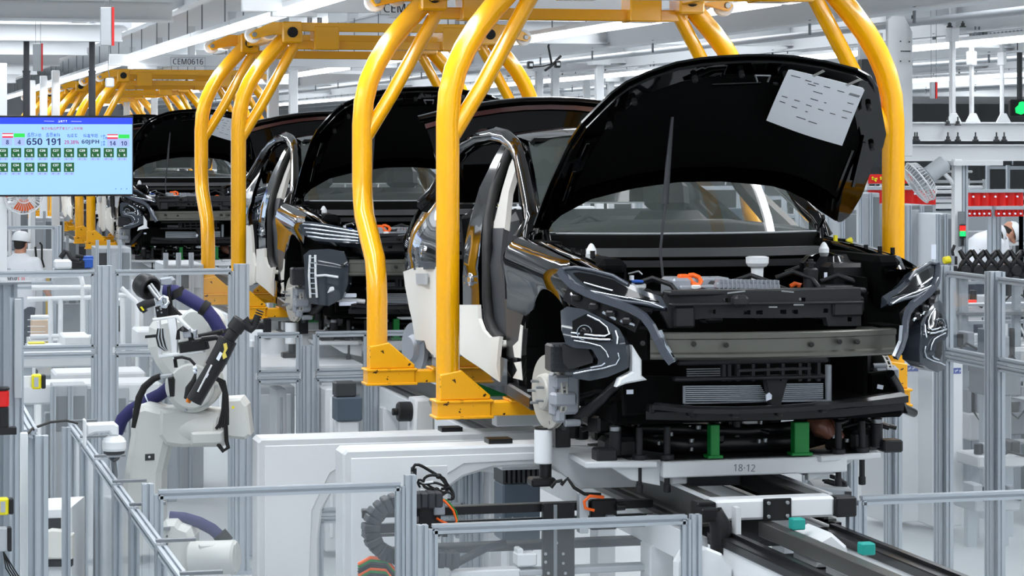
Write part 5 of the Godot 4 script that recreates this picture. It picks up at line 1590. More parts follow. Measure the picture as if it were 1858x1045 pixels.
	s = Shape.new(); s.box(Vector3(0.025, 0, 0), Vector3(0.016, 0.1, 0.05), Basis(), 0.003); make("side", s, mats.black_plastic, bx)
	s = Shape.new()
	for k in 4: s.tube([Vector3(0.0, -0.05, 0.01 * k), Vector3(0.01 + 0.01 * k, -0.12, 0.01), Vector3(0.04 + 0.01 * k, -0.17, 0)], 0.003, 5)
	make("cable", s, mats.rubber, bx)
	var cable := Shape.new()
	cable.tube([spot(46, 792, "d", 11.0), spot(58, 778, "d", 11.2), spot(90, 766, "d", 11.8), spot(120, 763, "d", 12.4), spot(140, 768, "d", 13.0)], 0.006, 6)
	solo("black_cable", cable, mats.rubber, "thin black cable running from the left frame to the dome camera", "cable")
	# dome camera
	var dp := spot(207, 790, "d", 12.6)
	var dm := thing("dome_camera", "white dome surveillance camera on a bracket above the low fence", "camera", "", dp)
	s = Shape.new()
	s.prism([Vector2(-0.14, 0.0), Vector2(-0.14, 0.065), Vector2(0.0, 0.068), Vector2(0.02, 0.05), Vector2(0.02, 0.0), Vector2(-0.015, 0.0), Vector2(-0.03, 0.02), Vector2(-0.1, 0.015)], Transform3D(Basis(), Vector3(0, 0.0, -0.035)), 0.07, 0.01)
	s.box(Vector3(-0.145, 0.02, 0), Vector3(0.012, 0.13, 0.09), Basis(), 0.004)
	make("bracket", s, mats.bright_white, dm)
	s = Shape.new(); s.lathe(Transform3D(Basis(), Vector3(0, -0.075, 0)), [Vector2(0, 0), Vector2(0.055, 0), Vector2(0.06, 0.012), Vector2(0.06, 0.045), Vector2(0.05, 0.062), Vector2(0.03, 0.075), Vector2(0, 0.076)], 24); make("housing", s, mats.bright_white, dm)
	s = Shape.new(); s.lathe(Transform3D(Basis(), Vector3(0, -0.09, 0)), [Vector2(0, 0), Vector2(0.052, 0), Vector2(0.054, 0.015), Vector2(0, 0.015)], 24); make("collar", s, mats.dark_grey, dm)
	s = Shape.new(); s.ball(Vector3(0, -0.09, 0), Vector3(0.036, 0.042, 0.036), 14); make("dome", s, mats.smoked, dm)
	s = Shape.new(); s.lathe(Transform3D(Basis(), Vector3(0, -0.105, 0)), [Vector2(0.036, 0), Vector2(0.04, 0.008), Vector2(0.036, 0.016)], 20); make("dome_ring", s, mats.pale_grey, dm)
	s = Shape.new(); s.tube([Vector3(0.0, -0.12, -0.05), Vector3(0.01, -0.2, -0.05), Vector3(0.0, -0.3, -0.05)], 0.014, 8); make("strut", s, mats.mid_grey, dm)

# ---------------------------------------------------------------- the conveyor and what rides on it
func pallet(o: Vector3, label: String, text: String) -> Node3D:
	var t := thing("pallet", label, "pallet", "white pallets under the cars", o)
	var s := Shape.new()
	s.span(Vector3(-0.46, -0.128, 0.27), Vector3(0.46, -0.052, 0.34), 0.006)
	make("front_beam", s, mats.bright_white, t)
	if text: words("beam_writing", text, 0.034, mats.mid_grey, t, Vector3(-0.06, -0.092, 0.3415), Basis(Vector3(0, 0, 1), -0.05), 0.001)
	for x in [-0.36, 0.36]:
		s = Shape.new(); s.span(Vector3(x - 0.04, -0.17, -3.5), Vector3(x + 0.04, -0.09, 0.27), 0.006); make("side_beam", s, mats.white_steel, t)
	for z in [-0.9, -2.0, -3.1]:
		s = Shape.new(); s.span(Vector3(-0.7, -0.13, z - 0.05), Vector3(0.7, -0.06, z + 0.05), 0.006); make("cross_beam", s, mats.white_steel, t)
	s = Shape.new(); s.span(Vector3(-0.62, -0.055, -0.4), Vector3(0.6, -0.045, 0.3), 0.003); make("top_plate", s, mats.satin_black, t)
	for m in [1.0, -1.0]:
		var sh := 0.0 if m > 0 else 0.18
		s = Shape.new(); s.mir = m; s.at.origin.x = sh
		s.prism([Vector2(-0.83, 0.3), Vector2(-0.5, 0.36), Vector2(-0.46, 0.3), Vector2(-0.46, -0.3), Vector2(-0.8, -0.3)], Transform3D(Basis(Vector3(1, 0, 0), -PI / 2) * Basis.from_scale(Vector3(1, -1, 1)), Vector3(0, -0.075, 0)), 0.03, 0.006)
		s.prism([Vector2(-0.7, -0.075), Vector2(-0.46, -0.075), Vector2(-0.46, -0.17), Vector2(-0.6, -0.14)], Transform3D(Basis(), Vector3(0, 0, 0.24)), 0.05, 0.004)
		make("wing_plate", s, mats.white_steel, t)
		for q in [[-0.56, 0.28], [-0.43, 0.3]]:
			s = Shape.new(); s.mir = m
			s.drum(Vector3(q[0], -0.05, q[1]), Vector3(q[0], 0.11, q[1]), 0.017, 10, 0.003)
			s.drum(Vector3(q[0], -0.045, q[1]), Vector3(q[0], -0.02, q[1]), 0.035, 12, 0.004)
			s.drum(Vector3(q[0], -0.16, q[1]), Vector3(q[0], -0.08, q[1]), 0.014, 10)
			s.drum(Vector3(q[0], -0.2, q[1]), Vector3(q[0], -0.16, q[1]), 0.018, 10, 0.003)
			make("locating_pin", s, mats.black_plastic, t)
		s = Shape.new(); s.mir = m
		s.box(Vector3(-0.72, -0.02, 0.24), Vector3(0.1, 0.06, 0.1), Basis(), 0.008)
		s.box(Vector3(-0.62, 0.0, 0.12), Vector3(0.16, 0.1, 0.16), Basis(), 0.02)
		s.drum(Vector3(-0.66, -0.03, 0.22), Vector3(-0.66, 0.09, 0.22), 0.03, 12, 0.006)
		make("support_block", s, mats.black_plastic, t)
		s = Shape.new(); s.mir = m
		s.drum(Vector3(-0.66, 0.08, 0.22), Vector3(-0.66, 0.115, 0.22), 0.028, 12, 0.008)
		make("support_tip", s, mats.steel, t)
	for q in [[-0.2, 0.045], [0.235, 0.075]]:
		s = Shape.new()
		s.span(Vector3(q[0] - q[1] / 2, -0.045, 0.27), Vector3(q[0] + q[1] / 2, 0.115, 0.33), 0.004)
		s.span(Vector3(q[0] - q[1] / 2 - 0.015, -0.045, 0.26), Vector3(q[0] + q[1] / 2 + 0.015, -0.03, 0.335), 0.003)
		make("green_block", s, mats.green, t)
	for z in [-2.0, -3.0]:
		s = Shape.new(); s.span(Vector3(-0.6, -0.06, z - 0.1), Vector3(-0.3, 0.06, z + 0.1), 0.01); make("green_block", s, mats.green, t)
	return t

func lift(o: Vector3, label: String) -> void:
	var t := thing("lift_column", label, "lift", "lift columns under front brakes", o)
	var s := Shape.new(); s.drum(Vector3(0, -0.165, 0), Vector3(0, 0.0, 0), 0.044, 20, 0.005); make("sleeve", s, mats.bright_white, t)
	s = Shape.new(); s.drum(Vector3(0, 0, 0), Vector3(0, 0.008, 0), 0.044, 20); s.drum(Vector3(0.01, -0.26, 0), Vector3(0.01, -0.165, 0), 0.03, 14, 0.004); s.box(Vector3(-0.01, -0.25, 0), Vector3(0.12, 0.04, 0.1), Basis(), 0.008); make("cylinder", s, mats.satin_black, t)
	s = Shape.new(); s.span(Vector3(0.055, -0.09, -0.06), Vector3(0.13, 0.02, 0.02), 0.004); make("stop_block", s, mats.satin_black, t)
	s = Shape.new(); s.prism([Vector2(0.04, -0.09), Vector2(0.36, -0.11), Vector2(0.5, -0.3), Vector2(0.2, -0.3), Vector2(0.04, -0.17)], Transform3D(Basis(), Vector3(0, 0, -0.1)), 0.05, 0.004); make("bracket", s, mats.white_steel, t)

func line_conveyor() -> void:
	var t := thing("conveyor", "floor conveyor running under the cars, with grey rails and a white end bar", "conveyor")
	for x in [3.74, 4.29]:
		var sg := -1.0 if x < 4.0 else 1.0
		var s := Shape.new()
		s.bar(Vector3(x, 1.31, -10.95), Vector3(x, 1.31, -62), 0.02, 0.12)
		s.bar(Vector3(x - 0.03 * sg, 1.366, -10.95), Vector3(x - 0.03 * sg, 1.366, -62), 0.08, 0.012)
		s.bar(Vector3(x + 0.02 * sg, 1.256, -10.95), Vector3(x + 0.02 * sg, 1.256, -62), 0.06, 0.012)
		make("rail", s, mats.rail_grey, t)
		s = Shape.new()
		s.bar(Vector3(x + 0.02 * sg, 1.376, -10.95), Vector3(x + 0.02 * sg, 1.376, -62), 0.02, 0.012)
		make("rail_edge", s, mats.white_steel, t)
		s = Shape.new()
		s.bar(Vector3(x + 0.06 * sg, 1.235, -10.95), Vector3(x + 0.06 * sg, 1.235, -62), 0.03, 0.02)
		make("rubber_strip", s, mats.satin_black, t)
		s = Shape.new()
		s.bar(Vector3(x + 0.07 * sg, 1.14, -10.9), Vector3(x + 0.07 * sg, 1.14, -62), 0.06, 0.14, Vector3.UP, 0.004)
		make("side_beam", s, mats.bright_white, t)
	var s := Shape.new()
	s.span(Vector3(3.71, 1.29, -10.95), Vector3(4.285, 1.385, -10.83), 0.012)
	make("end_bar", s, mats.bright_white, t)
	for q in [[3.665, 0.09], [4.335, 0.1]]:
		s = Shape.new(); s.box(Vector3(q[0], 1.335, -10.86), Vector3(q[1], 0.09, 0.1), Basis(), 0.006); make("end_buffer", s, mats.satin_black, t)
	s = Shape.new(); s.box(Vector3(4.005, 1.335, -10.826), Vector3(0.135, 0.1, 0.012), Basis(), 0.004); make("end_plate", s, mats.satin_black, t)
	for q in [[-0.045, 0.03], [0.045, 0.03], [-0.045, -0.03], [0.045, -0.03]]:
		s = Shape.new(); s.drum(Vector3(4.005 + q[0], 1.335 + q[1], -10.83), Vector3(4.005 + q[0], 1.335 + q[1], -10.81), 0.009, 10, 0.002); make("end_bolt", s, mats.steel, t)
	for i in 14:
		s = Shape.new(); s.span(Vector3(3.75, 1.27, -12.2 - i * 3.4), Vector3(4.28, 1.33, -12.1 - i * 3.4)); make("cross_tie", s, mats.mid_grey, t)
	s = Shape.new(); s.span(Vector3(3.78, 1.14, -62), Vector3(4.25, 1.16, -11.0)); make("belt_pan", s, mats.dark_grey, t)
	for i in 16:
		for x in [3.68, 4.35]:
			s = Shape.new(); s.box(Vector3(x, 0.54, -11.6 - i * 3.2), Vector3(0.12, 1.08, 0.16), Basis(), 0.008); make("leg", s, mats.white_steel, t)
	# the lower section that comes on towards the camera
	var l := thing("lower_conveyor", "lower conveyor section at the bottom right, with black rails and white covers", "conveyor")
	for x in [3.75, 4.28]:
		s = Shape.new(); s.bar(Vector3(x, 1.215, -10.9), Vector3(x, 1.215, -5.5), 0.11, 0.04, Vector3.UP, 0.004)
		s.bar(Vector3(x + 0.02, 1.24, -10.9), Vector3(x + 0.02, 1.24, -5.5), 0.03, 0.02); make("rail", s, mats.satin_black, l)
		s = Shape.new(); s.bar(Vector3(x + 0.062, 1.21, -10.9), Vector3(x + 0.062, 1.21, -5.5), 0.014, 0.03); make("rail_edge", s, mats.rail_grey, l)
		s = Shape.new(); s.bar(Vector3(x - 0.03, 1.07, -10.75), Vector3(x - 0.03, 1.07, -5.5), 0.03, 0.25, Vector3.UP, 0.004); make("side_cover", s, mats.bright_white, l)
	s = Shape.new(); s.bar(Vector3(3.97, 1.24, -10.9), Vector3(3.97, 1.24, -5.5), 0.06, 0.07, Vector3.UP, 0.004); make("guide_bar", s, mats.rail_grey, l)
	s = Shape.new(); s.span(Vector3(3.8, 1.1, -10.9), Vector3(4.24, 1.12, -5.5)); make("pan", s, mats.dark_grey, l)
	for q in [[3.83, 3.93, -10.5, -9.9], [4.03, 4.2, -10.3, -9.5], [3.83, 3.93, -9.6, -8.0]]:
		s = Shape.new(); s.span(Vector3(q[0], 1.12, q[2]), Vector3(q[1], 1.17, q[3]), 0.01); make("cover_plate", s, mats.bright_white, l)
	s = Shape.new()
	s.prism([Vector2(-0.16, -0.5), Vector2(-0.16, 0.1), Vector2(-0.13, 0.15), Vector2(-0.02, 0.16), Vector2(0.05, 0.13), Vector2(0.1, 0.06), Vector2(0.1, -0.5)], Transform3D(Basis(), Vector3(3.6, 1.06, -10.62)), 0.06, 0.01)
	make("end_guard", s, mats.bright_white, l)
	s = Shape.new()
	s.prism([Vector2(-0.07, 0.0), Vector2(-0.06, 0.08), Vector2(0.0, 0.1), Vector2(0.07, 0.06), Vector2(0.1, 0.0)], Transform3D(Basis.from_scale(Vector3(1, 1.5, 1)), Vector3(4.12, 1.13, -10.75)), 0.3, 0.01)
	make("round_guard", s, mats.bright_white, l)
	for q in [[1572, 995, -9.9], [1446, 950, -10.6]]:
		s = Shape.new(); s.box(spot(q[0], q[1], "z", q[2]), Vector3(0.06, 0.05, 0.06), Basis(), 0.005); make("teal_sensor", s, mats.teal, l)
	for z in [-10.2, -8.0, -6.2]:
		s = Shape.new(); s.span(Vector3(3.7, 0, z - 0.08), Vector3(4.3, 0.94, z + 0.08), 0.01); make("leg", s, mats.white_steel, l)
	var d := thing("drive_guard", "black curved drive guard with a bent white plate beside the conveyor end", "guard", "", spot(1295, 985, "z", -10.75))
	s = Shape.new(); s.tube([Vector3(0, 0.14, 0), Vector3(0.03, 0.08, 0), Vector3(0.035, -0.04, 0), Vector3(0.02, -0.12, 0)], [0.04, 0.05, 0.05, 0.03], 10); s.box(Vector3(-0.03, 0.13, 0), Vector3(0.08, 0.06, 0.08), Basis(), 0.008); make("guard", s, mats.satin_black, d)
	s = Shape.new(); s.sweep([Vector3(0.1, 0.16, 0.02), Vector3(0.1, -0.08, 0.02), Vector3(0.03, -0.17, 0.02)], rect(0.012, 0.03), Vector3(0, 0, 1), 1.0, false); make("plate", s, mats.white_steel, d)
	pallet(CAR, "white pallet with a pencilled number under the nearest car", "18·12")
	pallet(Vector3(CAR.x, CAR.y, -19.07), "white pallet under the second car", "")
	pallet(Vector3(CAR.x, CAR.y, -32.5), "white pallet under the third car", "")
	pallet(Vector3(CAR.x, CAR.y, -39.2), "white pallet under the fourth car", "")
	for q in [[0.0, "white lift column under the front brake disc of the nearest car"], [-7.39, "white lift column under the front brake disc of the second car"], [-20.82, "white lift column under the front brake disc of the third car"]]:
		lift(spot(986, 778, "z", -11.68) + Vector3(0, 0, q[0]), q[1])

func portal(x0: float, x1: float, z: float, y1: float, label: String) -> void:
	var t := thing("white_portal", label, "frame", "white portal frames")
	var s := Shape.new()
	s.prism([Vector2(x0, 0), Vector2(x0, y1 - 0.02), Vector2(x0 + 0.02, y1), Vector2(x1, y1), Vector2(x1, y1 - 0.1), Vector2(x0 + 0.75, y1 - 0.11), Vector2(x0 + 0.6, y1 - 0.15), Vector2(x0 + 0.45, y1 - 0.25), Vector2(x0 + 0.36, y1 - 0.4), Vector2(x0 + 0.34, y1 - 0.55), Vector2(x0 + 0.34, 0)], Transform3D(Basis(), Vector3(0, 0, z - 0.1)), 0.2, 0.012)
	make("body", s, mats.white_steel, t)
	s = Shape.new()
	s.prism([Vector2(x0 + 0.04, y1 - 0.9), Vector2(x0 + 0.04, y1 - 0.04), Vector2(x1 - 0.25, y1 - 0.04), Vector2(x1 - 0.25, y1 - 0.075), Vector2(x0 + 0.6, y1 - 0.085), Vector2(x0 + 0.4, y1 - 0.2), Vector2(x0 + 0.3, y1 - 0.4), Vector2(x0 + 0.28, y1 - 0.9)], Transform3D(Basis(), Vector3(0, 0, z + 0.1)), 0.008, 0.004)
	make("cover_plate", s, mats.bright_white, t)
	s = Shape.new(); s.box(Vector3(x1 - 0.5, y1 + 0.012, z), Vector3(0.12, 0.024, 0.1)); make("black_stop", s, mats.satin_black, t)

func under_line() -> void:
	var M: Dictionary = mats
	var p := spot(615, 812, "d", 12.35)
	portal(p.x, p.x + 1.3, p.z, p.y, "white portal frame with a rounded inner corner, beside the paired fence posts")
	p = spot(462, 792, "d", 13.9)
	portal(p.x, p.x + 1.6, p.z, p.y, "white portal frame with a rounded inner corner, left and behind the other")
	# linear axis with its carriage and cable chain
	var z := -11.6
	var t := thing("linear_axis", "grey linear axis beam across the lower middle with a black carriage", "linear axis")
	var c := func(px: float, py: float, off := 0.0) -> Vector3: return spot(px, py, "z", z + off)
	var s := Shape.new()
	s.span(c.call(655, 931, -0.1), c.call(1185, 905, -0.06), 0.004)
	s.span(c.call(655, 968, -0.1), c.call(1185, 955, -0.06), 0.004)
	make("beam", s, M.rail_grey, t)
	s = Shape.new(); s.span(c.call(655, 955, -0.12), c.call(1185, 931, -0.1)); make("web_plate", s, M.mid_grey, t)
	for i in 16:
		s = Shape.new(); s.drum(c.call(815 + i * 23.0, 939, -0.1), c.call(815 + i * 23.0, 939, -0.09), 0.004, 8); make("screw", s, M.steel, t)
	s = Shape.new(); s.span(c.call(656, 925, -0.06), c.call(1185, 921, -0.04)); s.span(c.call(656, 951, -0.06), c.call(1185, 948, -0.04)); make("guide_rail", s, M.satin_black, t)
	s = Shape.new(); s.span(c.call(755, 972, -0.04), c.call(800, 900, 0.02), 0.004); s.span(c.call(800, 972, -0.04), c.call(812, 955, 0.0)); s.span(c.call(745, 874, -0.04), c.call(756, 850, 0.02)); make("carriage", s, M.satin_black, t)
	s = Shape.new(); s.span(c.call(786, 934, 0.02), c.call(808, 908, 0.04), 0.004); make("carriage_plate", s, M.cast_metal, t)
	s = Shape.new()
	s.tube([c.call(790, 904, 0.03), c.call(806, 908, 0.05), c.call(822, 925, 0.05), c.call(829, 945, 0.05), c.call(822, 955, 0.05), c.call(800, 945, 0.05), c.call(792, 940, 0.05)], 0.006, 6)
	make("orange_cable", s, M.orange, t)
	s = Shape.new()
	s.tube([c.call(793, 902, 0.03), c.call(812, 908, 0.05), c.call(828, 928, 0.05), c.call(831, 948, 0.05), c.call(818, 955, 0.05)], 0.0035, 6)
	make("green_cable", s, M.green, t)
	var loops := [[[748, 855], [752, 844], [762, 844], [780, 854], [796, 864], [806, 874], [812, 886], [806, 896], [790, 900]], [[800, 864], [782, 862], [770, 868], [768, 880], [776, 886], [794, 888], [808, 886], [816, 882]], [[758, 876], [772, 878], [790, 876], [802, 880], [815, 886], [822, 896], [820, 904]], [[762, 884], [758, 876], [762, 870], [780, 882], [800, 892], [816, 894], [823, 902]], [[796, 862], [806, 868], [812, 878], [822, 892], [823, 905], [812, 906]], [[764, 890], [776, 891], [788, 888], [800, 886]], [[756, 872], [768, 876], [786, 874]]]
	for k in loops.size():
		var pts := Curve3D.new()
		for i in loops[k].size(): pts.add_point(c.call(loops[k][i][0], loops[k][i][1], 0.02 + 0.008 * ((i + k) % 3)))
		s = Shape.new()
		s.tube(Array(pts.get_baked_points()).filter(func(_p: Vector3) -> bool: return true) if pts.get_baked_length() < 0.05 else range(19).map(func(i: int) -> Vector3: return pts.sample_baked(pts.get_baked_length() * i / 18.0, true)), [0.008, 0.007, 0.006, 0.0055, 0.005, 0.007, 0.006][k], 6)
		make("black_cable" if k < 5 else "white_cable", s, M.rubber if k < 5 else M.bright_white, t)
	s = Shape.new()
	for q in [[796, 864], [792, 889]]: s.ball(c.call(q[0], q[1], 0.04), Vector3(0.016, 0.014, 0.014), 8)
	make("cable_tie", s, M.rubber, t)
	s = Shape.new(); s.span(c.call(752, 920, -0.2), c.call(812, 845, -0.18)); make("back_plate", s, M.white_steel, t)
	# second carriage at the right
	s = Shape.new(); s.span(c.call(1046, 965, -0.04), c.call(1068, 895, 0.02), 0.004); make("carriage_plate", s, M.pale_grey, t)
	s = Shape.new(); s.span(c.call(1068, 960, -0.04), c.call(1120, 905, 0.0), 0.006); s.drum(c.call(1118, 920, 0.02), c.call(1134, 919, 0.02), 0.018, 12, 0.003); make("motor", s, M.satin_black, t)
	s = Shape.new(); s.span(c.call(1098, 946, 0.0), c.call(1118, 935, 0.04), 0.004); make("valve_block", s, M.cast_metal, t)
	s = Shape.new(); s.tube([c.call(1095, 902, 0.03), c.call(1070, 900, 0.05), c.call(1060, 910, 0.05), c.call(1062, 922, 0.05), c.call(1078, 926, 0.05)], 0.008, 6); make("orange_cable", s, M.orange, t)
	s = Shape.new()
	s.tube([c.call(1018, 880, 0.0), c.call(1030, 868, 0.0), c.call(1042, 885, 0.02), c.call(1060, 896, 0.02), c.call(1090, 897, 0.02)], 0.009, 6)
	s.tube([c.call(1000, 885, 0.0), c.call(1008, 874, 0.0), c.call(1020, 872, 0.0)], 0.008, 6)
	make("black_cable", s, M.rubber, t)
	# black upright of the axis
	var u := thing("black_upright", "black upright plate with rows of bolts, standing behind the lower middle fence", "machine frame")
	s = Shape.new(); s.span(c.call(982, 1060, -0.02), c.call(1043, 912, 0.02), 0.004); make("plate", s, M.satin_black, u)
	s = Shape.new(); s.span(c.call(1004, 1060, 0.02), c.call(1011, 916, 0.03)); make("rail", s, M.mid_grey, u)
	for q in [[990, 1005], [990, 1020], [1022, 1005], [1022, 1022], [995, 1040], [1026, 1040], [1010, 985]]:
		s = Shape.new(); s.drum(c.call(q[0], q[1], 0.02), c.call(q[0], q[1], 0.03), 0.008, 8, 0.002); make("bolt", s, M.steel, u)
	var lo := thing("lower_axis", "lower grey axis beam with a silver motor, at the bottom behind the clear fence", "linear axis")
	s = Shape.new(); s.span(c.call(770, 1000, -0.3), c.call(1185, 975, -0.2), 0.006); make("beam", s, M.dark_grey, lo)
	s = Shape.new(); s.span(c.call(930, 1040, -0.1), c.call(1240, 1022, 0.0), 0.006); make("table", s, M.pale_grey, lo)
	s = Shape.new(); s.span(c.call(930, 1022, -0.1), c.call(975, 1004, 0.0), 0.006); s.span(c.call(932, 1004, -0.1), c.call(950, 995, -0.02), 0.006); s.span(c.call(808, 1060, -0.1), c.call(945, 1032, 0.0), 0.006); make("motor_block", s, M.bright_white, lo)
	s = Shape.new(); s.tube([c.call(815, 1030, 0.0), c.call(835, 1018, 0.0), c.call(880, 995, -0.05), c.call(915, 985, -0.1)], 0.02, 8); make("hose", s, M.grey_plastic, lo)
	# cable chain
	var ch := thing("cable_chain", "grey cable chain bent round in a half circle behind the paired fence posts", "cable chain")
	var path := []
	for q in [[800, 905], [760, 906], [722, 908], [700, 915], [682, 930], [673, 950], [672, 968], [680, 988], [695, 1002], [720, 1010], [760, 1013], [830, 1014]]: path.append(c.call(q[0], q[1], 0.1))
	var curve := Curve3D.new()
	for q in path: curve.add_point(q)
	var n := 26
	for i in n:
		var l := curve.get_baked_length()
		var a := curve.sample_baked(l * i / n); var b := curve.sample_baked(l * (i + 1.04) / n)
		s = Shape.new(); s.bar(a, b, 0.1 if i % 2 else 0.094, 0.075 if i % 2 else 0.07, Vector3(0, 0, 1).cross(b - a).normalized(), 0.006)
		make("link", s, M.grey_plastic, ch)
	for k in 7:
		s = Shape.new()
		var y := 1010.0 + k * 5
		s.tube([c.call(650, y + 14, 0.12), c.call(672, y + 2, 0.12), c.call(700, y + 4, 0.12), c.call(716, y + 24, 0.12)], 0.009, 6)
		solo("floor_cable", s, [M.orange, M.green, M.grey_plastic, M.rubber][k % 4], ["orange cable in the bundle under the cable chain", "green cable in the bundle under the cable chain", "grey cable in the bundle under the cable chain", "black cable in the bundle under the cable chain"][k % 4], "cable", ["orange", "green", "grey", "black"][k % 4] + " cables under the cable chain")
	# slate motor under the line
	var mo := thing("lift_motor", "slate blue motor with a finned top under the conveyor rail", "motor", "", spot(938, 872, "d", 13.2))
	s = Shape.new(); s.span(Vector3(-0.1, -0.3, -0.1), Vector3(0.1, 0.0, 0.1), 0.01); make("body", s, M.slate, mo)
	for k in 8:
		s = Shape.new(); s.span(Vector3(-0.1 + k * 0.026, 0.0, -0.1), Vector3(-0.086 + k * 0.026, 0.07, 0.1)); make("fin", s, M.dark_grey, mo)
	s = Shape.new(); s.span(Vector3(-0.11, 0.07, -0.11), Vector3(0.11, 0.09, 0.11), 0.004); make("flange", s, M.pale_grey, mo)
	s = Shape.new(); s.span(Vector3(-0.07, -mo.position.y, -0.07), Vector3(0.07, -0.3, 0.07), 0.01); make("pedestal", s, M.white_steel, mo)
	var mo2 := thing("lift_motor", "slate blue motor hanging left of the near carrier's feet", "motor", "", spot(630, 735, "d", 17.0))
	s = Shape.new(); s.span(Vector3(-0.09, -0.1, -0.08), Vector3(0.09, 0.06, 0.08), 0.01); make("body", s, M.slate, mo2)
	s = Shape.new(); s.span(Vector3(-0.09, 0.06, -0.07), Vector3(0.05, 0.16, 0.07), 0.01); make("head", s, M.dark_grey, mo2)
	s = Shape.new(); s.span(Vector3(-0.07, -mo2.position.y, -0.06), Vector3(0.07, -0.1, 0.06), 0.01); make("pedestal", s, M.white_steel, mo2)
	# robots and tools under the second car: white housings
	var wb := thing("white_robot_base", "white robot base with a black motor under the feet of the nearest carrier", "robot", "", spot(765, 770, "d", 15.2))
	s = Shape.new()
	s.prism([Vector2(-0.06, 0.16), Vector2(0.03, 0.165), Vector2(0.06, 0.1), Vector2(0.06, -0.06), Vector2(0.12, -0.12), Vector2(0.1, -0.25), Vector2(-0.02, -0.25), Vector2(-0.07, -0.06)], Transform3D(Basis(), Vector3(0, 0, -0.1)), 0.2, 0.015); make("housing", s, M.bright_white, wb)
	s = Shape.new(); s.drum(Vector3(-0.15, 0.08, 0), Vector3(-0.06, 0.08, 0), 0.06, 16, 0.01); s.drum(Vector3(-0.18, 0.08, 0), Vector3(-0.15, 0.08, 0), 0.022, 12, 0.003); make("motor", s, M.black_plastic, wb)
	s = Shape.new(); s.prism([Vector2(-0.14, -0.19), Vector2(0.0, -0.12), Vector2(0.35, -0.1), Vector2(0.45, -0.2), Vector2(0.4, -0.28), Vector2(-0.13, -0.215)], Transform3D(Basis(), Vector3(0, 0, 0.1)), 0.1, 0.01); make("base_plate", s, M.white_steel, wb)
	var wr := thing("white_robot_base", "white rounded robot base on a long white bench under the second car", "robot", "", spot(497, 640, "d", 20.0))
	s = Shape.new(); s.lathe(Transform3D(Basis(), Vector3(0, -0.12, 0)), [Vector2(0, 0), Vector2(0.2, 0), Vector2(0.2, 0.05), Vector2(0.12, 0.12), Vector2(0.11, 0.26), Vector2(0.0, 0.3)], 20); make("base", s, M.bright_white, wr)
	s = Shape.new(); s.box(Vector3(0.16, 0.06, 0.02), Vector3(0.3, 0.1, 0.12), Basis(), 0.01); make("arm", s, M.white_steel, wr)
	s = Shape.new(); s.box(Vector3(-0.07, 0.2, 0.1), Vector3(0.06, 0.16, 0.06), Basis(), 0.01); s.box(Vector3(-0.13, 0.22, 0.1), Vector3(0.1, 0.05, 0.05), Basis(), 0.01); make("tool", s, M.black_plastic, wr)
	var be := thing("white_bench", "long white bench across, under the second car", "bench", "", Vector3())
	s = Shape.new(); s.span(spot(430, 680, "z", -19.2), spot(660, 660, "z", -18.4), 0.01); make("top", s, M.bright_white, be)
	for x in [540.0, 555.0, 640.0]:
		s = Shape.new(); s.span(spot(x, 900, "z", -18.9), spot(x + 16, 676, "z", -18.85), 0.01); make("leg", s, M.white_steel, be)
	# frames and cabinets low behind the robot
	var k := 0
	for q in [[455, 700, 535, 900, 19.5, "pale_grey"], [500, 705, 520, 960, 18.5, "white_steel"], [590, 705, 612, 980, 18.0, "white_steel"], [640, 700, 660, 900, 18.6, "white_steel"], [700, 690, 780, 850, 21.0, "pale_grey"], [860, 860, 900, 980, 17.0, "white_steel"]]:
		var a := spot(q[0], q[3], "z", -q[4]); var b := spot(q[2], q[1], "z", -q[4])
		k += 1
		var cb := thing("cabinet", ["pale cabinet behind the robot's motor", "tall white post-like cabinet right of the robot", "narrow white cabinet under the second car", "white cabinet left of the near carrier's feet", "pale cabinet behind the near carrier's rear foot", "white cabinet behind the slate motor"][k - 1], "cabinet", "pale cabinets under the line", Vector3())
		s = Shape.new(); s.span(Vector3(a.x, 0.05, a.z - 0.3), Vector3(b.x, b.y, b.z), 0.01); make("body", s, mats[q[5]], cb)
		s = Shape.new(); s.span(Vector3(a.x + 0.03, 0.15, a.z), Vector3(b.x - 0.03, b.y - 0.06, b.z + 0.01), 0.004); make("door", s, mats.bright_white if k % 2 else mats.pale_grey, cb)
	fence("clear fence across under the second car", [at2(452, "z", -18.2), at2(558, "z", -18.2), at2(680, "z", -18.2), at2(812, "z", -18.2), at2(930, "z", -18.2)], [0.1, 1.28, 1.6], Vector2(0.08, 0.08), -0.1)
	fence("clear fence behind the white portals under the line", [at2(560, "z", -14.9), at2(690, "z", -14.9), at2(860, "z", -14.9)], [0.1, 0.75, 1.18], Vector2(0.09, 0.08), 0.02)

# ---------------------------------------------------------------- robots on the left
func poly3(s: Shape, pts: Array, d: float, depth: float, bev := 0.01) -> void: # an outline seen from the aisle, at that distance, with real thickness
	var o := spot(pts[0][0], pts[0][1], "d", d)
	var bx := Vector3(CS, 0, SN); var bz := Vector3(-SN, 0, CS)
	var p := []
	for q in pts: p.append(Vector2((q[0] - pts[0][0]) / FOC * d, -(q[1] - pts[0][1]) / FOC * d))
	s.prism(p, Transform3D(Basis(bx, Vector3.UP, bz), o - bz * depth), depth, bev)
func line3(pts: Array, d: float, drift := 0.0) -> Array:
	var o := []
	for i in pts.size(): o.append(spot(pts[i][0], pts[i][1], "d", d + drift * i + (pts[i][2] if pts[i].size() > 2 else 0.0)))
	return o

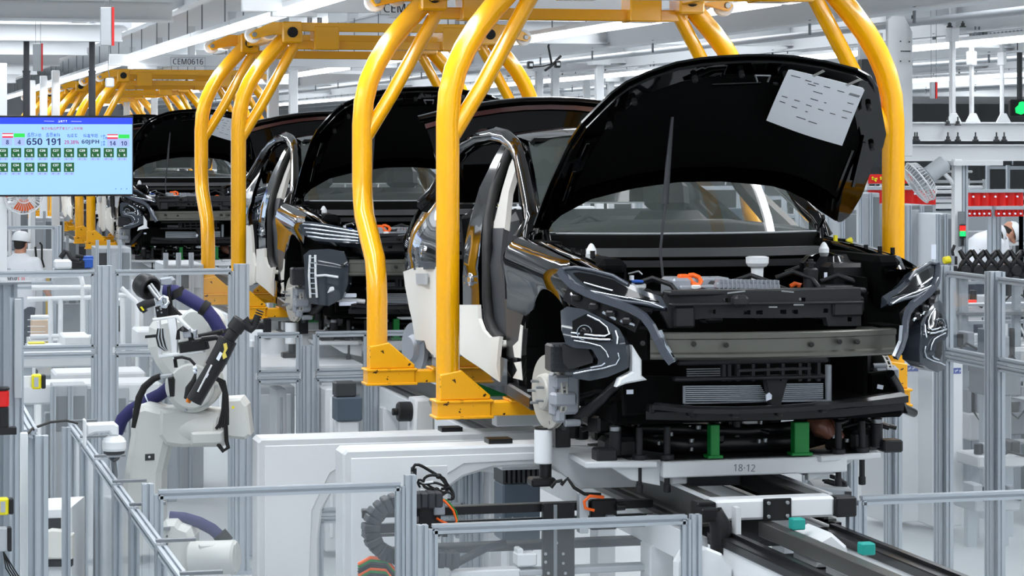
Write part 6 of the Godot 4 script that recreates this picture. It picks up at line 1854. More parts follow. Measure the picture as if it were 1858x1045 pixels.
func robots() -> void:
	var M: Dictionary = mats
	var D := 14.0
	var t := thing("assembly_robot", "white assembly robot with a blue hose and a black tool, behind the low fence", "robot", "assembly robots")
	var s := Shape.new()
	poly3(s, [[240, 742], [262, 735], [298, 744], [306, 800], [292, 860], [286, 1250], [205, 1250], [222, 880], [236, 790]], D, 0.3, 0.03)
	make("lower_arm", s, M.robot_white, t)
	s = Shape.new(); s.box(Vector3(spot(262, 1200, "d", D + 0.2).x, 0.14, spot(262, 1200, "d", D + 0.2).z), Vector3(0.46, 0.28, 0.6), Basis(), 0.04)
	make("base", s, M.robot_white, t)
	s = Shape.new(); poly3(s, [[263, 824], [280, 823], [280, 835], [263, 836]], D - 0.005, 0.03, 0.003); make("brake_button", s, M.dark_grey, t)
	s = Shape.new(); s.drum(spot(271, 829, "d", D - 0.02), spot(271, 829, "d", D - 0.035), 0.007, 10); make("button_lamp", s, M.bright_white, t)
	var bz := Vector3(-SN, 0, CS)
	# elbow gearbox: a ring seen face on, with the motor to the right
	var e := spot(348, 700, "d", D - 0.05)
	s = Shape.new()
	s.drum(e - bz * 0.25, e + bz * 0.0, 0.15, 40, 0.02)
	s.drum(e, e + bz * 0.04, 0.125, 40, 0.01)
	make("elbow", s, M.robot_white, t)
	s = Shape.new()
	poly3(s, [[290, 744], [330, 742], [405, 750], [405, 810], [330, 812], [300, 808], [288, 790]], D - 0.02, 0.3, 0.02)
	s.drum(spot(310, 778, "d", D + 0.1), spot(402, 778, "d", D + 0.02), 0.1, 24, 0.01)
	make("gearbox", s, M.robot_white, t)
	s = Shape.new()
	for k in 7:
		var a := TAU * k / 7
		s.drum(e + Vector3(cos(a) * 0.138 * CS, sin(a) * 0.138, cos(a) * 0.138 * SN) - bz * 0.0, e + Vector3(cos(a) * 0.138 * CS, sin(a) * 0.138, cos(a) * 0.138 * SN) + bz * 0.02, 0.008, 8)
	make("elbow_bolt", s, M.pale_grey, t).set_meta("kind", "stuff")
	s = Shape.new()
	poly3(s, [[404, 724], [438, 722], [448, 736], [455, 790], [444, 798], [406, 794]], D - 0.03, 0.2, 0.015)
	poly3(s, [[346, 785], [404, 783], [404, 806], [346, 808]], D - 0.12, 0.14, 0.012)
	make("motor_cover", s, M.robot_white, t)
	s = Shape.new(); s.drum(spot(423, 739, "d", D - 0.04), spot(423, 739, "d", D - 0.045), 0.008, 10); make("yellow_mark", s, M.lemon, t)
	s = Shape.new()
	s.tube(line3([[396, 806, -0.1], [405, 818, -0.12], [414, 812, -0.12], [411, 800, -0.1], [409, 760, -0.1]], D), 0.012, 8)
	make("motor_lead", s, M.rubber, t)
	# the big rounded forearm housing
	s = Shape.new()
	poly3(s, [[268, 594], [282, 574], [310, 568], [350, 569], [372, 574], [386, 590], [392, 614], [390, 650], [384, 668], [374, 700], [364, 735], [345, 744], [325, 742], [312, 718], [304, 694], [282, 664], [266, 632]], D - 0.06, 0.3, 0.05)
	make("forearm", s, M.robot_white, t)
	s = Shape.new(); s.drum(spot(352, 592, "d", D - 0.1), spot(385, 590, "d", D + 0.1), 0.1, 24, 0.02); make("wrist_drum", s, M.robot_white, t)
	s = Shape.new(); poly3(s, [[263, 609], [292, 606], [293, 611], [263, 614]], D - 0.38, 0.03, 0.003); poly3(s, [[314, 652], [320, 651], [322, 667], [316, 667]], D - 0.37, 0.02, 0.002); make("sleeve_bar", s, M.rubber, t)
	# tool frame with its valves
	var fr := D - 0.45
	s = Shape.new()
	poly3(s, [[276, 578], [322, 572], [360, 610], [358, 614], [318, 577], [277, 583]], fr, 0.04, 0.004)
	poly3(s, [[303, 578], [318, 576], [322, 610], [321, 650], [312, 652], [308, 610]], fr, 0.05, 0.004)
	poly3(s, [[287, 644], [368, 635], [370, 640], [288, 650]], fr - 0.01, 0.12, 0.004)
	poly3(s, [[284, 583], [290, 582], [293, 645], [287, 646]], fr, 0.04, 0.003)
	make("tool_frame", s, M.bright_white, t)
	s = Shape.new(); poly3(s, [[323, 622], [372, 614], [377, 634], [326, 641]], fr - 0.02, 0.1, 0.008); poly3(s, [[340, 604], [350, 602], [352, 618], [342, 620]], fr, 0.04, 0.004); make("black_valve_block", s, M.satin_black, t)
	s = Shape.new(); poly3(s, [[331, 598], [345, 596], [347, 612], [333, 614]], fr - 0.02, 0.05, 0.004); poly3(s, [[350, 600], [356, 599], [357, 614], [351, 615]], fr - 0.02, 0.05, 0.004); make("valve", s, M.cast_metal, t)
	for k in 6:
		s = Shape.new()
		s.tube(line3([[287 + k * 2, 596], [284 + k * 3, 612], [288 + k * 3, 628], [300 + k, 636]], fr - 0.03), 0.005, 6)
		make("white_cable", s, M.pale_grey if k % 2 else M.rubber, t)
	for k in 4:
		s = Shape.new()
		s.tube(line3([[320 + k * 2, 616], [322 + k, 600], [332, 592 + k * 3], [342, 600]], fr - 0.03), 0.0035, 5)
		make("thin_cable", s, M.rubber, t)
	# hose
	s = Shape.new()
	s.tube(line3([[296, 527], [318, 529], [335, 538], [352, 548], [372, 560], [388, 580], [398, 598], [406, 618], [408, 640], [400, 656]], D - 0.28), 0.037, 16)
	s.tube(line3([[308, 702], [290, 716], [262, 730], [238, 744], [222, 760], [212, 785]], D + 0.25), 0.036, 16)
	make("blue_hose", s, M.blue_hose, t)
	s = Shape.new()
	for q in [[[319, 525], [326, 538]], [[366, 556], [376, 562]], [[401, 600], [403, 606]]]:
		s.tube(line3([q[0], q[1]], D - 0.28), 0.043, 16)
	make("hose_clamp", s, M.rubber, t)
	s = Shape.new()
	for q in [[[268, 726], [270, 725]], [[254, 733], [256, 732]]]: s.tube(line3(q, D + 0.25), 0.0375, 16)
	make("hose_band", s, M.paper, t)
	# dress ring and funnel at the top
	var rc := spot(268, 521, "d", D - 0.3)
	var rb := Basis(Vector3(CS, 0, SN), 0.35) * Basis(Vector3.UP, 0.5)
	s = Shape.new()
	s.lathe(Transform3D(Basis(rb.x, rb.z, -rb.y), rc), [Vector2(0.035, -0.05), Vector2(0.062, -0.05), Vector2(0.068, -0.03), Vector2(0.068, 0.02), Vector2(0.06, 0.035), Vector2(0.05, 0.035), Vector2(0.035, 0.0), Vector2(0.035, -0.05)], 28)
	s.drum(rc - rb.z * 0.06, rc - rb.z * 0.05, 0.06, 24)
	make("hose_ring", s, M.black_plastic, t)
	s = Shape.new()
	s.tube(line3([[270, 519, -0.1], [278, 530, -0.12], [288, 543, -0.14], [296, 553, -0.14]], D - 0.25), 0.012, 8)
	s.tube(line3([[274, 515, -0.1], [284, 528, -0.12], [292, 540, -0.14]], D - 0.25), 0.007, 8)
	make("steel_pipe", s, M.steel, t)
	s = Shape.new(); poly3(s, [[289, 505], [310, 502], [316, 508], [313, 518], [300, 520], [290, 517]], D - 0.3, 0.06, 0.008); make("pipe_clamp", s, M.cast_metal, t)
	s = Shape.new(); poly3(s, [[303, 520], [309, 518], [312, 555], [330, 572], [304, 575]], D - 0.32, 0.04, 0.004); poly3(s, [[281, 557], [302, 552], [305, 574], [284, 578]], D - 0.42, 0.03, 0.006); make("black_plate", s, M.satin_black, t)
	s = Shape.new()
	for q in [[286, 563], [292, 561], [293, 567], [291, 558]]: s.drum(spot(q[0], q[1], "d", D - 0.45), spot(q[0], q[1], "d", D - 0.455), 0.005, 8)
	make("plate_bolt", s, M.steel, t)
	s = Shape.new(); s.tube(line3([[280, 548], [262, 553], [252, 559]], D - 0.42), [0.02, 0.024, 0.026], 10); poly3(s, [[248, 551], [257, 548], [266, 565], [259, 569]], D - 0.42, 0.06, 0.006); make("camera_unit", s, M.black_plastic, t)
	s = Shape.new(); poly3(s, [[254, 557], [257, 556], [262, 563], [259, 564]], D - 0.45, 0.005, 0.0); make("yellow_stripe", s, M.lemon, t)
	s = Shape.new(); s.tube(line3([[291, 545], [296, 538], [303, 541], [305, 549], [300, 556], [292, 555]], D - 0.44), 0.012, 8); s.tube(line3([[284, 551], [296, 548]], D - 0.46), 0.013, 8); make("clamp_ring", s, M.chrome, t)
	# the black tightening tool held across the arm
	var g := D - 0.62
	s = Shape.new()
	s.tube(line3([[352, 728], [368, 700], [390, 664]], g), 0.044, 16)
	s.tube(line3([[388, 666], [404, 636], [414, 616]], g), 0.05, 16)
	s.tube(line3([[412, 622], [424, 602], [430, 592]], g), [0.03, 0.036, 0.03], 14)
	s.drum(spot(424, 600, "d", g), spot(438, 580, "d", g), 0.045, 16, 0.006)
	s.tube(line3([[441, 581], [450, 592], [456, 597], [461, 592], [468, 572]], g), [0.034, 0.026, 0.024, 0.02, 0.018], 12)
	make("tightening_tool", s, M.black_plastic, t)
	s = Shape.new()
	for k in 6: s.tube(line3([[463 + k * 1.7, 588 - k * 4.6], [463.6 + k * 1.7, 586.4 - k * 4.6]], g), 0.021, 12)
	make("tool_ridge", s, M.rubber, t)
	s = Shape.new(); s.tube(line3([[359, 711, -0.045], [376, 678, -0.045], [384, 662, -0.05]], g), 0.005, 6); make("tool_rod", s, M.bright_white, t)
	s = Shape.new(); poly3(s, [[392, 651], [399, 638], [404, 641], [397, 655]], g - 0.052, 0.004, 0.0); poly3(s, [[372, 682], [377, 676], [379, 679], [375, 686]], g - 0.047, 0.004, 0.0); make("tool_label", s, M.paper, t)
	s = Shape.new(); poly3(s, [[405, 624], [411, 622], [413, 632], [409, 640], [412, 648], [405, 652], [403, 644], [407, 634]], g - 0.05, 0.005, 0.0); make("tape_patch", s, M.pad_yellow, t)
	s = Shape.new(); s.tube(line3([[341, 730], [344, 722], [348, 718]], g), 0.014, 8); make("yellow_tip", s, M.amber, t)
	s = Shape.new(); s.tube(line3([[340, 724], [345, 705], [352, 690], [354, 680], [356, 668]], g + 0.05), [0.02, 0.026, 0.014, 0.007, 0.006], 10); make("tool_lead", s, M.rubber, t)
	s = Shape.new(); s.tube(line3([[352, 675], [356, 673]], g + 0.05), 0.014, 8); s.tube(line3([[351, 669], [357, 667]], g + 0.05), 0.012, 8); make("lead_plug", s, M.paper, t)
	s = Shape.new(); poly3(s, [[358, 607], [402, 598], [404, 604], [360, 613]], g + 0.1, 0.08, 0.006); s.tube(line3([[366, 616], [392, 612], [404, 616]], g + 0.08), 0.016, 8); make("tool_arm", s, M.satin_black, t)
	s = Shape.new(); s.tube(line3([[316, 650], [330, 648], [345, 652], [354, 662]], g + 0.1), 0.008, 6); make("tool_lead", s, M.rubber, t)
	# cable dress left and right
	s = Shape.new()
	s.tube(line3([[292, 682], [278, 688], [262, 702], [252, 722], [247, 748], [242, 776]], D - 0.2), [0.016, 0.018, 0.02, 0.02, 0.018, 0.012], 10)
	poly3(s, [[304, 686], [313, 684], [316, 690], [315, 720], [308, 720]], D - 0.25, 0.05, 0.006)
	make("cable_bundle", s, M.rubber, t)
	s = Shape.new(); poly3(s, [[290, 681], [312, 679], [313, 685], [291, 688]], D - 0.22, 0.06, 0.004); make("bundle_clamp", s, M.pale_grey, t)
	s = Shape.new()
	for k in 4: s.tube(line3([[386 + k, 684], [398 + k * 3, 692], [406 + k * 2, 712 + k * 2], [404 + k * 3, 745], [398 + k * 5, 770], [392 + k * 5, 778 - k * 2]], D - 0.25), 0.009, 8)
	make("cable_bundle", s, M.rubber, t)
	# second robot, lower left, seen through the low fence
	D = 12.9
	var r := thing("assembly_robot", "second white robot joint with a dark blue hose, low at the bottom left", "robot", "assembly robots")
	s = Shape.new(); poly3(s, [[288, 955], [300, 944], [320, 944], [328, 952], [345, 958], [352, 975], [350, 1045], [330, 1080], [286, 1080], [290, 990]], D, 0.25, 0.03); make("shoulder", s, M.robot_white, r)
	s = Shape.new(); s.drum(spot(345, 1012, "d", D), spot(430, 1010, "d", D - 0.05), 0.085, 24, 0.012); poly3(s, [[360, 988], [428, 986], [428, 1042], [360, 1044]], D - 0.08, 0.05, 0.008); make("motor", s, M.robot_white, r)
	s = Shape.new(); s.tube(line3([[308, 938], [335, 940], [362, 948], [385, 960], [402, 975], [408, 990]], D + 0.1), 0.03, 14); make("blue_hose", s, M.blue_hose, r)
	s = Shape.new(); s.tube(line3([[398, 968], [412, 985]], D + 0.1), 0.04, 14); make("hose_clamp", s, M.rubber, r)
	s = Shape.new(); poly3(s, [[290, 958], [308, 956], [308, 962], [290, 963]], D - 0.02, 0.04, 0.002); make("lug", s, M.mid_grey, r)
	s = Shape.new()
	for k in 8: s.drum(spot(303, 973.0 + k * 7, "d", D), spot(303, 973.0 + k * 7, "d", D - 0.015), 0.006, 8)
	make("flange_bolt", s, M.dark_grey, r).set_meta("kind", "stuff")
	s = Shape.new(); s.span(Vector3(spot(290, 1045, "d", D).x, 0, spot(290, 1045, "d", D).z - 0.3), Vector3(spot(350, 1045, "d", D).x, 0.85, spot(350, 1045, "d", D).z), 0.03); make("base", s, M.robot_white, r)

# ---------------------------------------------------------------- people
# smooth union of tapered capsules, meshed as surface nets
func nets(s: Shape, bones: Array, cell: float, blend := 0.04) -> void:
	var lo := Vector3.INF; var hi := -Vector3.INF
	for b in bones:
		var r: float = maxf(b[2], b[3]) + blend + cell * 2
		lo = lo.min((b[0] as Vector3) - Vector3.ONE * r).min((b[1] as Vector3) - Vector3.ONE * r)
		hi = hi.max((b[0] as Vector3) + Vector3.ONE * r).max((b[1] as Vector3) + Vector3.ONE * r)
	var n := Vector3i(((hi - lo) / cell).ceil()) + Vector3i.ONE
	var f := PackedFloat32Array(); f.resize(n.x * n.y * n.z); f.fill(9.0)
	for b in bones:
		var A: Vector3 = b[0]; var B: Vector3 = b[1]; var ra: float = b[2]; var rb: float = b[3]
		var sq: Vector3 = b[4] if b.size() > 4 else Vector3.ONE
		var m: float = maxf(ra, rb) * maxf(1.0, maxf(sq.x, maxf(sq.y, sq.z))) + blend + cell
		var i0 := Vector3i((((A.min(B) - Vector3.ONE * m) - lo) / cell).floor()).clamp(Vector3i.ZERO, n - Vector3i.ONE)
		var i1 := Vector3i((((A.max(B) + Vector3.ONE * m) - lo) / cell).ceil()).clamp(Vector3i.ZERO, n - Vector3i.ONE)
		var ab := B - A; var l2 := maxf(ab.length_squared(), 1e-9)
		for x in range(i0.x, i1.x + 1):
			for y in range(i0.y, i1.y + 1):
				for z in range(i0.z, i1.z + 1):
					var p := lo + Vector3(x, y, z) * cell
					var t := clampf((p - A).dot(ab) / l2, 0, 1)
					var d := ((p - A - ab * t) / sq).length() - lerpf(ra, rb, t)
					var k := (x * n.y + y) * n.z + z
					var o := f[k]
					var h := maxf(blend - absf(o - d), 0.0) / blend
					f[k] = minf(o, d) - h * h * blend * 0.25
	var vid := {}
	var off := [Vector3i(0, 0, 0), Vector3i(1, 0, 0), Vector3i(0, 1, 0), Vector3i(1, 1, 0), Vector3i(0, 0, 1), Vector3i(1, 0, 1), Vector3i(0, 1, 1), Vector3i(1, 1, 1)]
	var ed := [[0, 1], [2, 3], [4, 5], [6, 7], [0, 2], [1, 3], [4, 6], [5, 7], [0, 4], [1, 5], [2, 6], [3, 7]]
	for x in n.x - 1:
		for y in n.y - 1:
			for z in n.z - 1:
				var base := (x * n.y + y) * n.z + z
				if f[base] > cell * 3: continue
				var v := []
				var neg := 0
				for o in off:
					var q := f[((x + o.x) * n.y + y + o.y) * n.z + z + o.z]
					v.append(q)
					if q < 0: neg += 1
				if neg == 0 or neg == 8: continue
				var sum := Vector3(); var c := 0
				for e in ed:
					var a: float = v[e[0]]; var b: float = v[e[1]]
					if (a < 0) != (b < 0):
						sum += Vector3(off[e[0]]).lerp(Vector3(off[e[1]]), a / (a - b)); c += 1
				vid[base] = lo + (Vector3(x, y, z) + sum / c) * cell
	s.soft()
	var sx := n.y * n.z; var sy := n.z
	for base in vid:
		var z: int = base % n.z; var y: int = (base / n.z) % n.y; var x: int = base / sx
		var a := f[base]
		for ax in 3:
			var st: int = [sx, sy, 1][ax]
			var b := f[base + st]
			if (a < 0) == (b < 0): continue
			var u: int = [sy, 1, sx][ax]; var w: int = [1, sx, sy][ax]
			if not (vid.has(base - u) and vid.has(base - w) and vid.has(base - u - w)): continue
			var q := [vid[base], vid[base - u], vid[base - u - w], vid[base - w]]
			var out := Vector3(); out[ax] = 1.0 if a < 0 else -1.0
			s.face(q, out)

func person(label: String, where: Vector3, turn: float, j: Dictionary, group := "") -> Node3D:
	var t := thing("person", label, "person", group, where, turn)
	var M: Dictionary = mats
	var hip: Vector3 = j.hip; var chest: Vector3 = j.chest; var neck: Vector3 = j.neck; var head: Vector3 = j.head
	var side: Vector3 = j.side  # unit vector to the person's right
	var b := [[hip, chest, 0.14, 0.165, Vector3(1.2, 1, 0.8)], [chest, neck, 0.15, 0.06, Vector3(1.2, 1, 0.8)], [neck, head, 0.055, 0.06], [head, head + Vector3(0, 0.05, 0), 0.088, 0.092, Vector3(0.88, 1.1, 1)], [head + j.look * 0.085 + Vector3(0, -0.02, 0), head + j.look * 0.105 + Vector3(0, -0.03, 0), 0.012, 0.016], [head + j.look * 0.06 + Vector3(0, -0.09, 0), head + j.look * 0.07 + Vector3(0, -0.095, 0), 0.035, 0.03]]
	var cloth := [[hip + Vector3(0, -0.03, 0), chest, 0.165, 0.185, Vector3(1.22, 1, 0.82)], [chest, neck - (neck - chest) * 0.25, 0.175, 0.09, Vector3(1.2, 1, 0.82)]]
	var pants := [[hip, hip + Vector3(0, -0.05, 0), 0.15, 0.15, Vector3(1.1, 1, 0.85)]]
	for s2 in [1, -1]:
		var k := "r" if s2 > 0 else "l"
		var sh: Vector3 = chest + side * 0.2 * s2 + (neck - chest) * 0.45
		b.append_array([[sh, j["elbow_" + k], 0.052, 0.04], [j["elbow_" + k], j["wrist_" + k], 0.042, 0.028]])
		cloth.append([sh, sh.lerp(j["elbow_" + k], 0.75), 0.075, 0.07])
		var hp: Vector3 = hip + side * 0.09 * s2 + Vector3(0, -0.06, 0)
		b.append_array([[hp, j["knee_" + k], 0.085, 0.055], [j["knee_" + k], j["ankle_" + k], 0.055, 0.035], [j["ankle_" + k], j["ankle_" + k] + j.look * 0.14 + Vector3(0, -0.05, 0), 0.035, 0.03]])
		pants.append_array([[hp, j["knee_" + k], 0.1, 0.075], [j["knee_" + k], j["ankle_" + k], 0.075, 0.062]])
	var s := Shape.new(); nets(s, b, 0.02, 0.04); make("body", s, M.skin, t)
	s = Shape.new(); nets(s, cloth, 0.02, 0.05); make("shirt", s, M.shirt, t)
	s = Shape.new(); nets(s, pants, 0.022, 0.05); make("trousers", s, M.trousers, t)
	for k in ["r", "l"]:
		s = Shape.new(); nets(s, [[j["ankle_" + k] + Vector3(0, -0.04, 0), j["ankle_" + k] + j.look * 0.15 + Vector3(0, -0.05, 0), 0.045, 0.04]], 0.015, 0.02); make("shoe", s, M.black_plastic, t)
		# gloved hand: palm, four fingers and a thumb
		var w: Vector3 = j["wrist_" + k]; var d: Vector3 = (w - (j["elbow_" + k] as Vector3)).normalized()
		var acr: Vector3 = d.cross(j.look).normalized() if absf(d.dot(j.look)) < 0.9 else side
		var palm := w + d * 0.07
		var hb := [[w - d * 0.03, w, 0.034, 0.034], [w, palm, 0.032, 0.036, Vector3(1, 1, 1)]]
		for i in 4:
			var o := acr * (i - 1.5) * 0.021
			var l: float = [0.062, 0.072, 0.068, 0.052][i]
			var kn := palm + d * 0.02 + o
			hb.append([palm * 0.5 + w * 0.5 + o, kn, 0.012, 0.011])
			hb.append([kn, kn + d * l * 0.55 + j.look * 0.012, 0.0105, 0.0095])
			hb.append([kn + d * l * 0.55 + j.look * 0.012, kn + d * l + j.look * 0.035, 0.0095, 0.008])
		hb.append([w + d * 0.02 + acr * 0.025, w + d * 0.06 + acr * 0.055 + j.look * 0.02, 0.013, 0.011])
		hb.append([w + d * 0.06 + acr * 0.055 + j.look * 0.02, w + d * 0.09 + acr * 0.06 + j.look * 0.03, 0.011, 0.009])
		s = Shape.new(); nets(s, hb, 0.006, 0.012); make("glove", s, M.shirt, t)
	# helmet or cap, hair, ears
	var hm := Shape.new()
	var up: Vector3 = (head - neck).normalized()
	var fx := Basis(up.cross(j.look).normalized(), up, j.look).orthonormalized()
	hm.lathe(Transform3D(fx * Basis.from_scale(Vector3(0.95, 1, 1.12)), head + up * 0.035), [Vector2(0.118, -0.01), Vector2(0.122, 0.0), Vector2(0.118, 0.05), Vector2(0.095, 0.1), Vector2(0.05, 0.125), Vector2(0, 0.13)], 22, false)
	hm.sweep([head + up * 0.03 + j.look * 0.1, head + up * 0.015 + j.look * 0.175], [Vector2(-0.09, -0.004), Vector2(0.09, -0.004), Vector2(0.09, 0.004), Vector2(-0.09, 0.004)], up, [1.0, 0.7], false)
	make("helmet", hm, M.bright_white, t)
	s = Shape.new(); nets(s, [[head + Vector3(0, 0.03, 0) - j.look * 0.01, head - j.look * 0.02 + Vector3(0, -0.01, 0), 0.092, 0.085, Vector3(0.92, 1, 1)]], 0.015, 0.02); make("hair", s, M.hair, t)
	s = Shape.new()
	for e in [-1, 1]: s.ball(head + fx.x * 0.088 * e - Vector3(0, 0.015, 0), Vector3(0.012, 0.03, 0.02), 8)
	make("ear", s, M.skin, t)
	return t

func station(called: String, kind: int, w: float, h: float) -> Node3D: # an aluminium work stand with shelves, boxes and machines
	var t := Node3D.new()
	t.name = called
	add_child(t, true)
	var M: Dictionary = mats
	var d := 0.8
	var fr: Material = M.aluminium if kind % 2 == 0 else M.bright_white
	for x in [-w / 2, w / 2]:
		for z in [-d / 2, d / 2]:
			var s := Shape.new(); s.box(Vector3(x, h / 2, z), Vector3(0.06, h, 0.06), Basis(), 0.006); make("post", s, fr, t)
	var ys := [0.3, 0.95, 1.5, h - 0.05]
	for y in ys:
		for z in [-d / 2, d / 2]:
			var s := Shape.new(); s.box(Vector3(0, y, z), Vector3(w, 0.05, 0.05)); make("rail", s, fr, t)
		if y < h - 0.1:
			var s := Shape.new(); s.box(Vector3(0, y + 0.03, 0), Vector3(w - 0.05, 0.02, d)); make("shelf", s, M.pale_grey, t)
			for i in 4:
				s = Shape.new()
				var bw := rng.randf_range(0.12, w * 0.26); var bh := rng.randf_range(0.1, 0.42); var bd := rng.randf_range(0.2, 0.6)
				var x := -w / 2 + w * (i + 0.5) / 4
				var m: Material = [M.pale_grey, M.mid_grey, M.dark_grey, M.black_plastic, M.bright_white, M.white_steel, M.slate, M.cast_metal][rng.randi() % 8]
				if rng.randf() < 0.35:
					s.drum(Vector3(x, y + 0.04, 0.1), Vector3(x, y + 0.04 + bh, 0.1), bw / 2, 12, 0.01)
					s.tube([Vector3(x, y + 0.04 + bh, 0.1), Vector3(x + 0.05, y + 0.1 + bh, 0.12), Vector3(x + 0.14, y + 0.06, 0.2)], 0.014, 6)
					make("pump", s, m, t)
				else:
					s.box(Vector3(x, y + 0.04 + bh / 2, 0.05), Vector3(bw, bh, bd), Basis(Vector3.UP, rng.randf_range(-0.2, 0.2)), 0.01)
					make("bin", s, m, t)
	var s := Shape.new(); s.box(Vector3(0, h + 0.16, 0), Vector3(w * 0.9, 0.05, 0.1), Basis(), 0.01); s.rod(Vector3(-w * 0.3, h, 0), Vector3(-w * 0.3, h + 0.16, 0), 0.012, 6); s.rod(Vector3(w * 0.3, h, 0), Vector3(w * 0.3, h + 0.16, 0), 0.012, 6)
	make("top_bar", s, fr, t)
	return t

func stations() -> void:
	var proto := []
	for i in 4: proto.append(station("work_stand", i, [1.8, 2.4, 1.4, 2.0][i], [2.3, 2.1, 2.6, 2.2][i]))
	var used := [false, false, false, false]
	var look := ["aluminium work stand with grey bins", "wide white work stand with machines", "narrow aluminium work stand with bins", "white work stand with pumps"]
	var spots := [
		[12.5, -31.5, 0.0, "behind the red curtains"], [15.6, -34.6, 0.1, "beside the bending workers"], [17.6, -30.0, -0.1, "at the right edge beyond the black parts"], [10.2, -36.0, 0.0, "beyond the fan"], [13.0, -39.0, 0.0, "far beyond the red curtains"], [16.5, -38.0, 0.0, "far right beyond the curtain frame"], [19.5, -40.0, 0.0, "at the far right edge"],
		[8.6, -40.0, 0.0, "behind the nearest car's hood"], [10.5, -46.0, 0.0, "far behind the nearest car"], [14.0, -47.0, 0.0, "deep in the second aisle"], [18.0, -48.0, 0.0, "deep in the third aisle"], [22.0, -50.0, 0.0, "deep at the right"], [7.2, -36.0, 0.3, "seen through the windshield of the nearest car"], [6.75, -27.0, 0.0, "right of the second car"], [7.1, -46.0, 0.2, "right of the line, far back"], [7.0, -56.0, 0.1, "right of the line, at the end"], [12.0, -58.0, 0.0, "at the end of the first aisle"], [17.5, -60.0, 0.0, "at the end of the second aisle"], [24.0, -62.0, 0.0, "at the end of the third aisle"],
		[9.9, -18.4, 0.1, "close behind the last bay of the right fence"], [10.1, -21.2, 0.0, "behind the right fence at the picture's edge"], [8.3, -22.9, 0.0, "behind the right fence under the fan"], [11.2, -24.0, 0.0, "under the black axle parts"], [12.2, -19.6, 0.1, "just beyond the right edge of the picture"],
		[-0.6, -38.5, 0.0, "left of the line beyond the worker"], [-2.6, -40.0, 0.0, "at the far left beyond the worker"], [0.6, -43.0, 0.0, "left of the line beyond the fence"], [-3.2, -48.0, 0.0, "far left of the line"], [0.8, -52.0, 0.1, "left of the line, far back"], [-4.0, -58.0, 0.0, "far left at the end"], [0.9, -62.0, 0.0, "left of the line, at the end"], [1.0, -35.0, 0.0, "behind the robot, left of the third car"]]
	for i in spots.size():
		var q: Array = spots[i]
		var k := i % 4
		var o: Node3D = proto[k]
		if used[k]:
			o = proto[k].duplicate(); o.name = "work_stand"; add_child(o, true)
		used[k] = true
		o.position = Vector3(q[0], 0, q[1]); o.rotation.y = q[2]
		if q[0] > 7.9 and q[1] > -25.0: o.scale.y = 0.62
		tag(o, look[k] + " " + q[3], "work stand", "work stands in the hall")

func fan(called_label: String, where: Vector3, facing: Vector3, r: float, blade: Material, arm_to: Vector3) -> void:
	var t := thing("wall_fan", called_label, "fan", "", where)
	var z := facing.normalized(); var x := Vector3.UP.cross(z).normalized(); var y := z.cross(x)
	var b := Basis(x, y, z)
	for k in 3:
		var ring := []
		var rr: float = r * [1.0, 0.96, 0.4][k]; var o: float = [0.0, 0.06, 0.075][k]
		for i in 37: ring.append(b * Vector3(cos(TAU * i / 36) * rr, sin(TAU * i / 36) * rr, o))
		var s := Shape.new(); s.tube(ring, 0.008 if k == 0 else 0.005, 6, false); make("cage_ring", s, mats.bright_white, t)
	var s := Shape.new()
	for i in 36:
		var a := TAU * i / 36
		var c := Vector3(cos(a), sin(a), 0)
		s.tube([b * (c * r), b * (c * r * 0.9 + Vector3(0, 0, 0.06)), b * (c * r * 0.2 + Vector3(0, 0, 0.08))], 0.003, 4, false)
		s.tube([b * (c * r), b * (c * r * 0.8 + Vector3(0, 0, -0.06)), b * (c * r * 0.2 + Vector3(0, 0, -0.08))], 0.003, 4, false)
	make("cage_wire", s, mats.bright_white, t).set_meta("kind", "stuff")
	for i in 3:
		s = Shape.new()
		var rows := []
		for u in 4:
			var row := []
			for v in 4:
				var a := TAU * i / 3 + v * 0.4; var q := r * (0.15 + 0.24 * u)
				row.append(b * Vector3(cos(a) * q, sin(a) * q, (v - 1.5) * 0.018))
			rows.append(row)
		s.skin(rows, z); s.skin(rows.map(func(rw: Array) -> Array: return rw.map(func(p: Vector3) -> Vector3: return p - z * 0.003)), -z)
		make("blade", s, blade, t)
	s = Shape.new(); s.drum(b * Vector3(0, 0, -0.28), b * Vector3(0, 0, -0.07), 0.075, 18, 0.02); s.drum(b * Vector3(0, 0, -0.02), b * Vector3(0, 0, 0.085), 0.05, 16, 0.01); make("motor", s, mats.pale_grey, t)
	s = Shape.new(); s.tube([b * Vector3(0, -0.02, -0.2), b * Vector3(0, -0.14, -0.22), (arm_to - where).lerp(b * Vector3(0, -0.14, -0.22), 0.4), arm_to - where], 0.02, 8); make("arm", s, mats.bright_white, t)

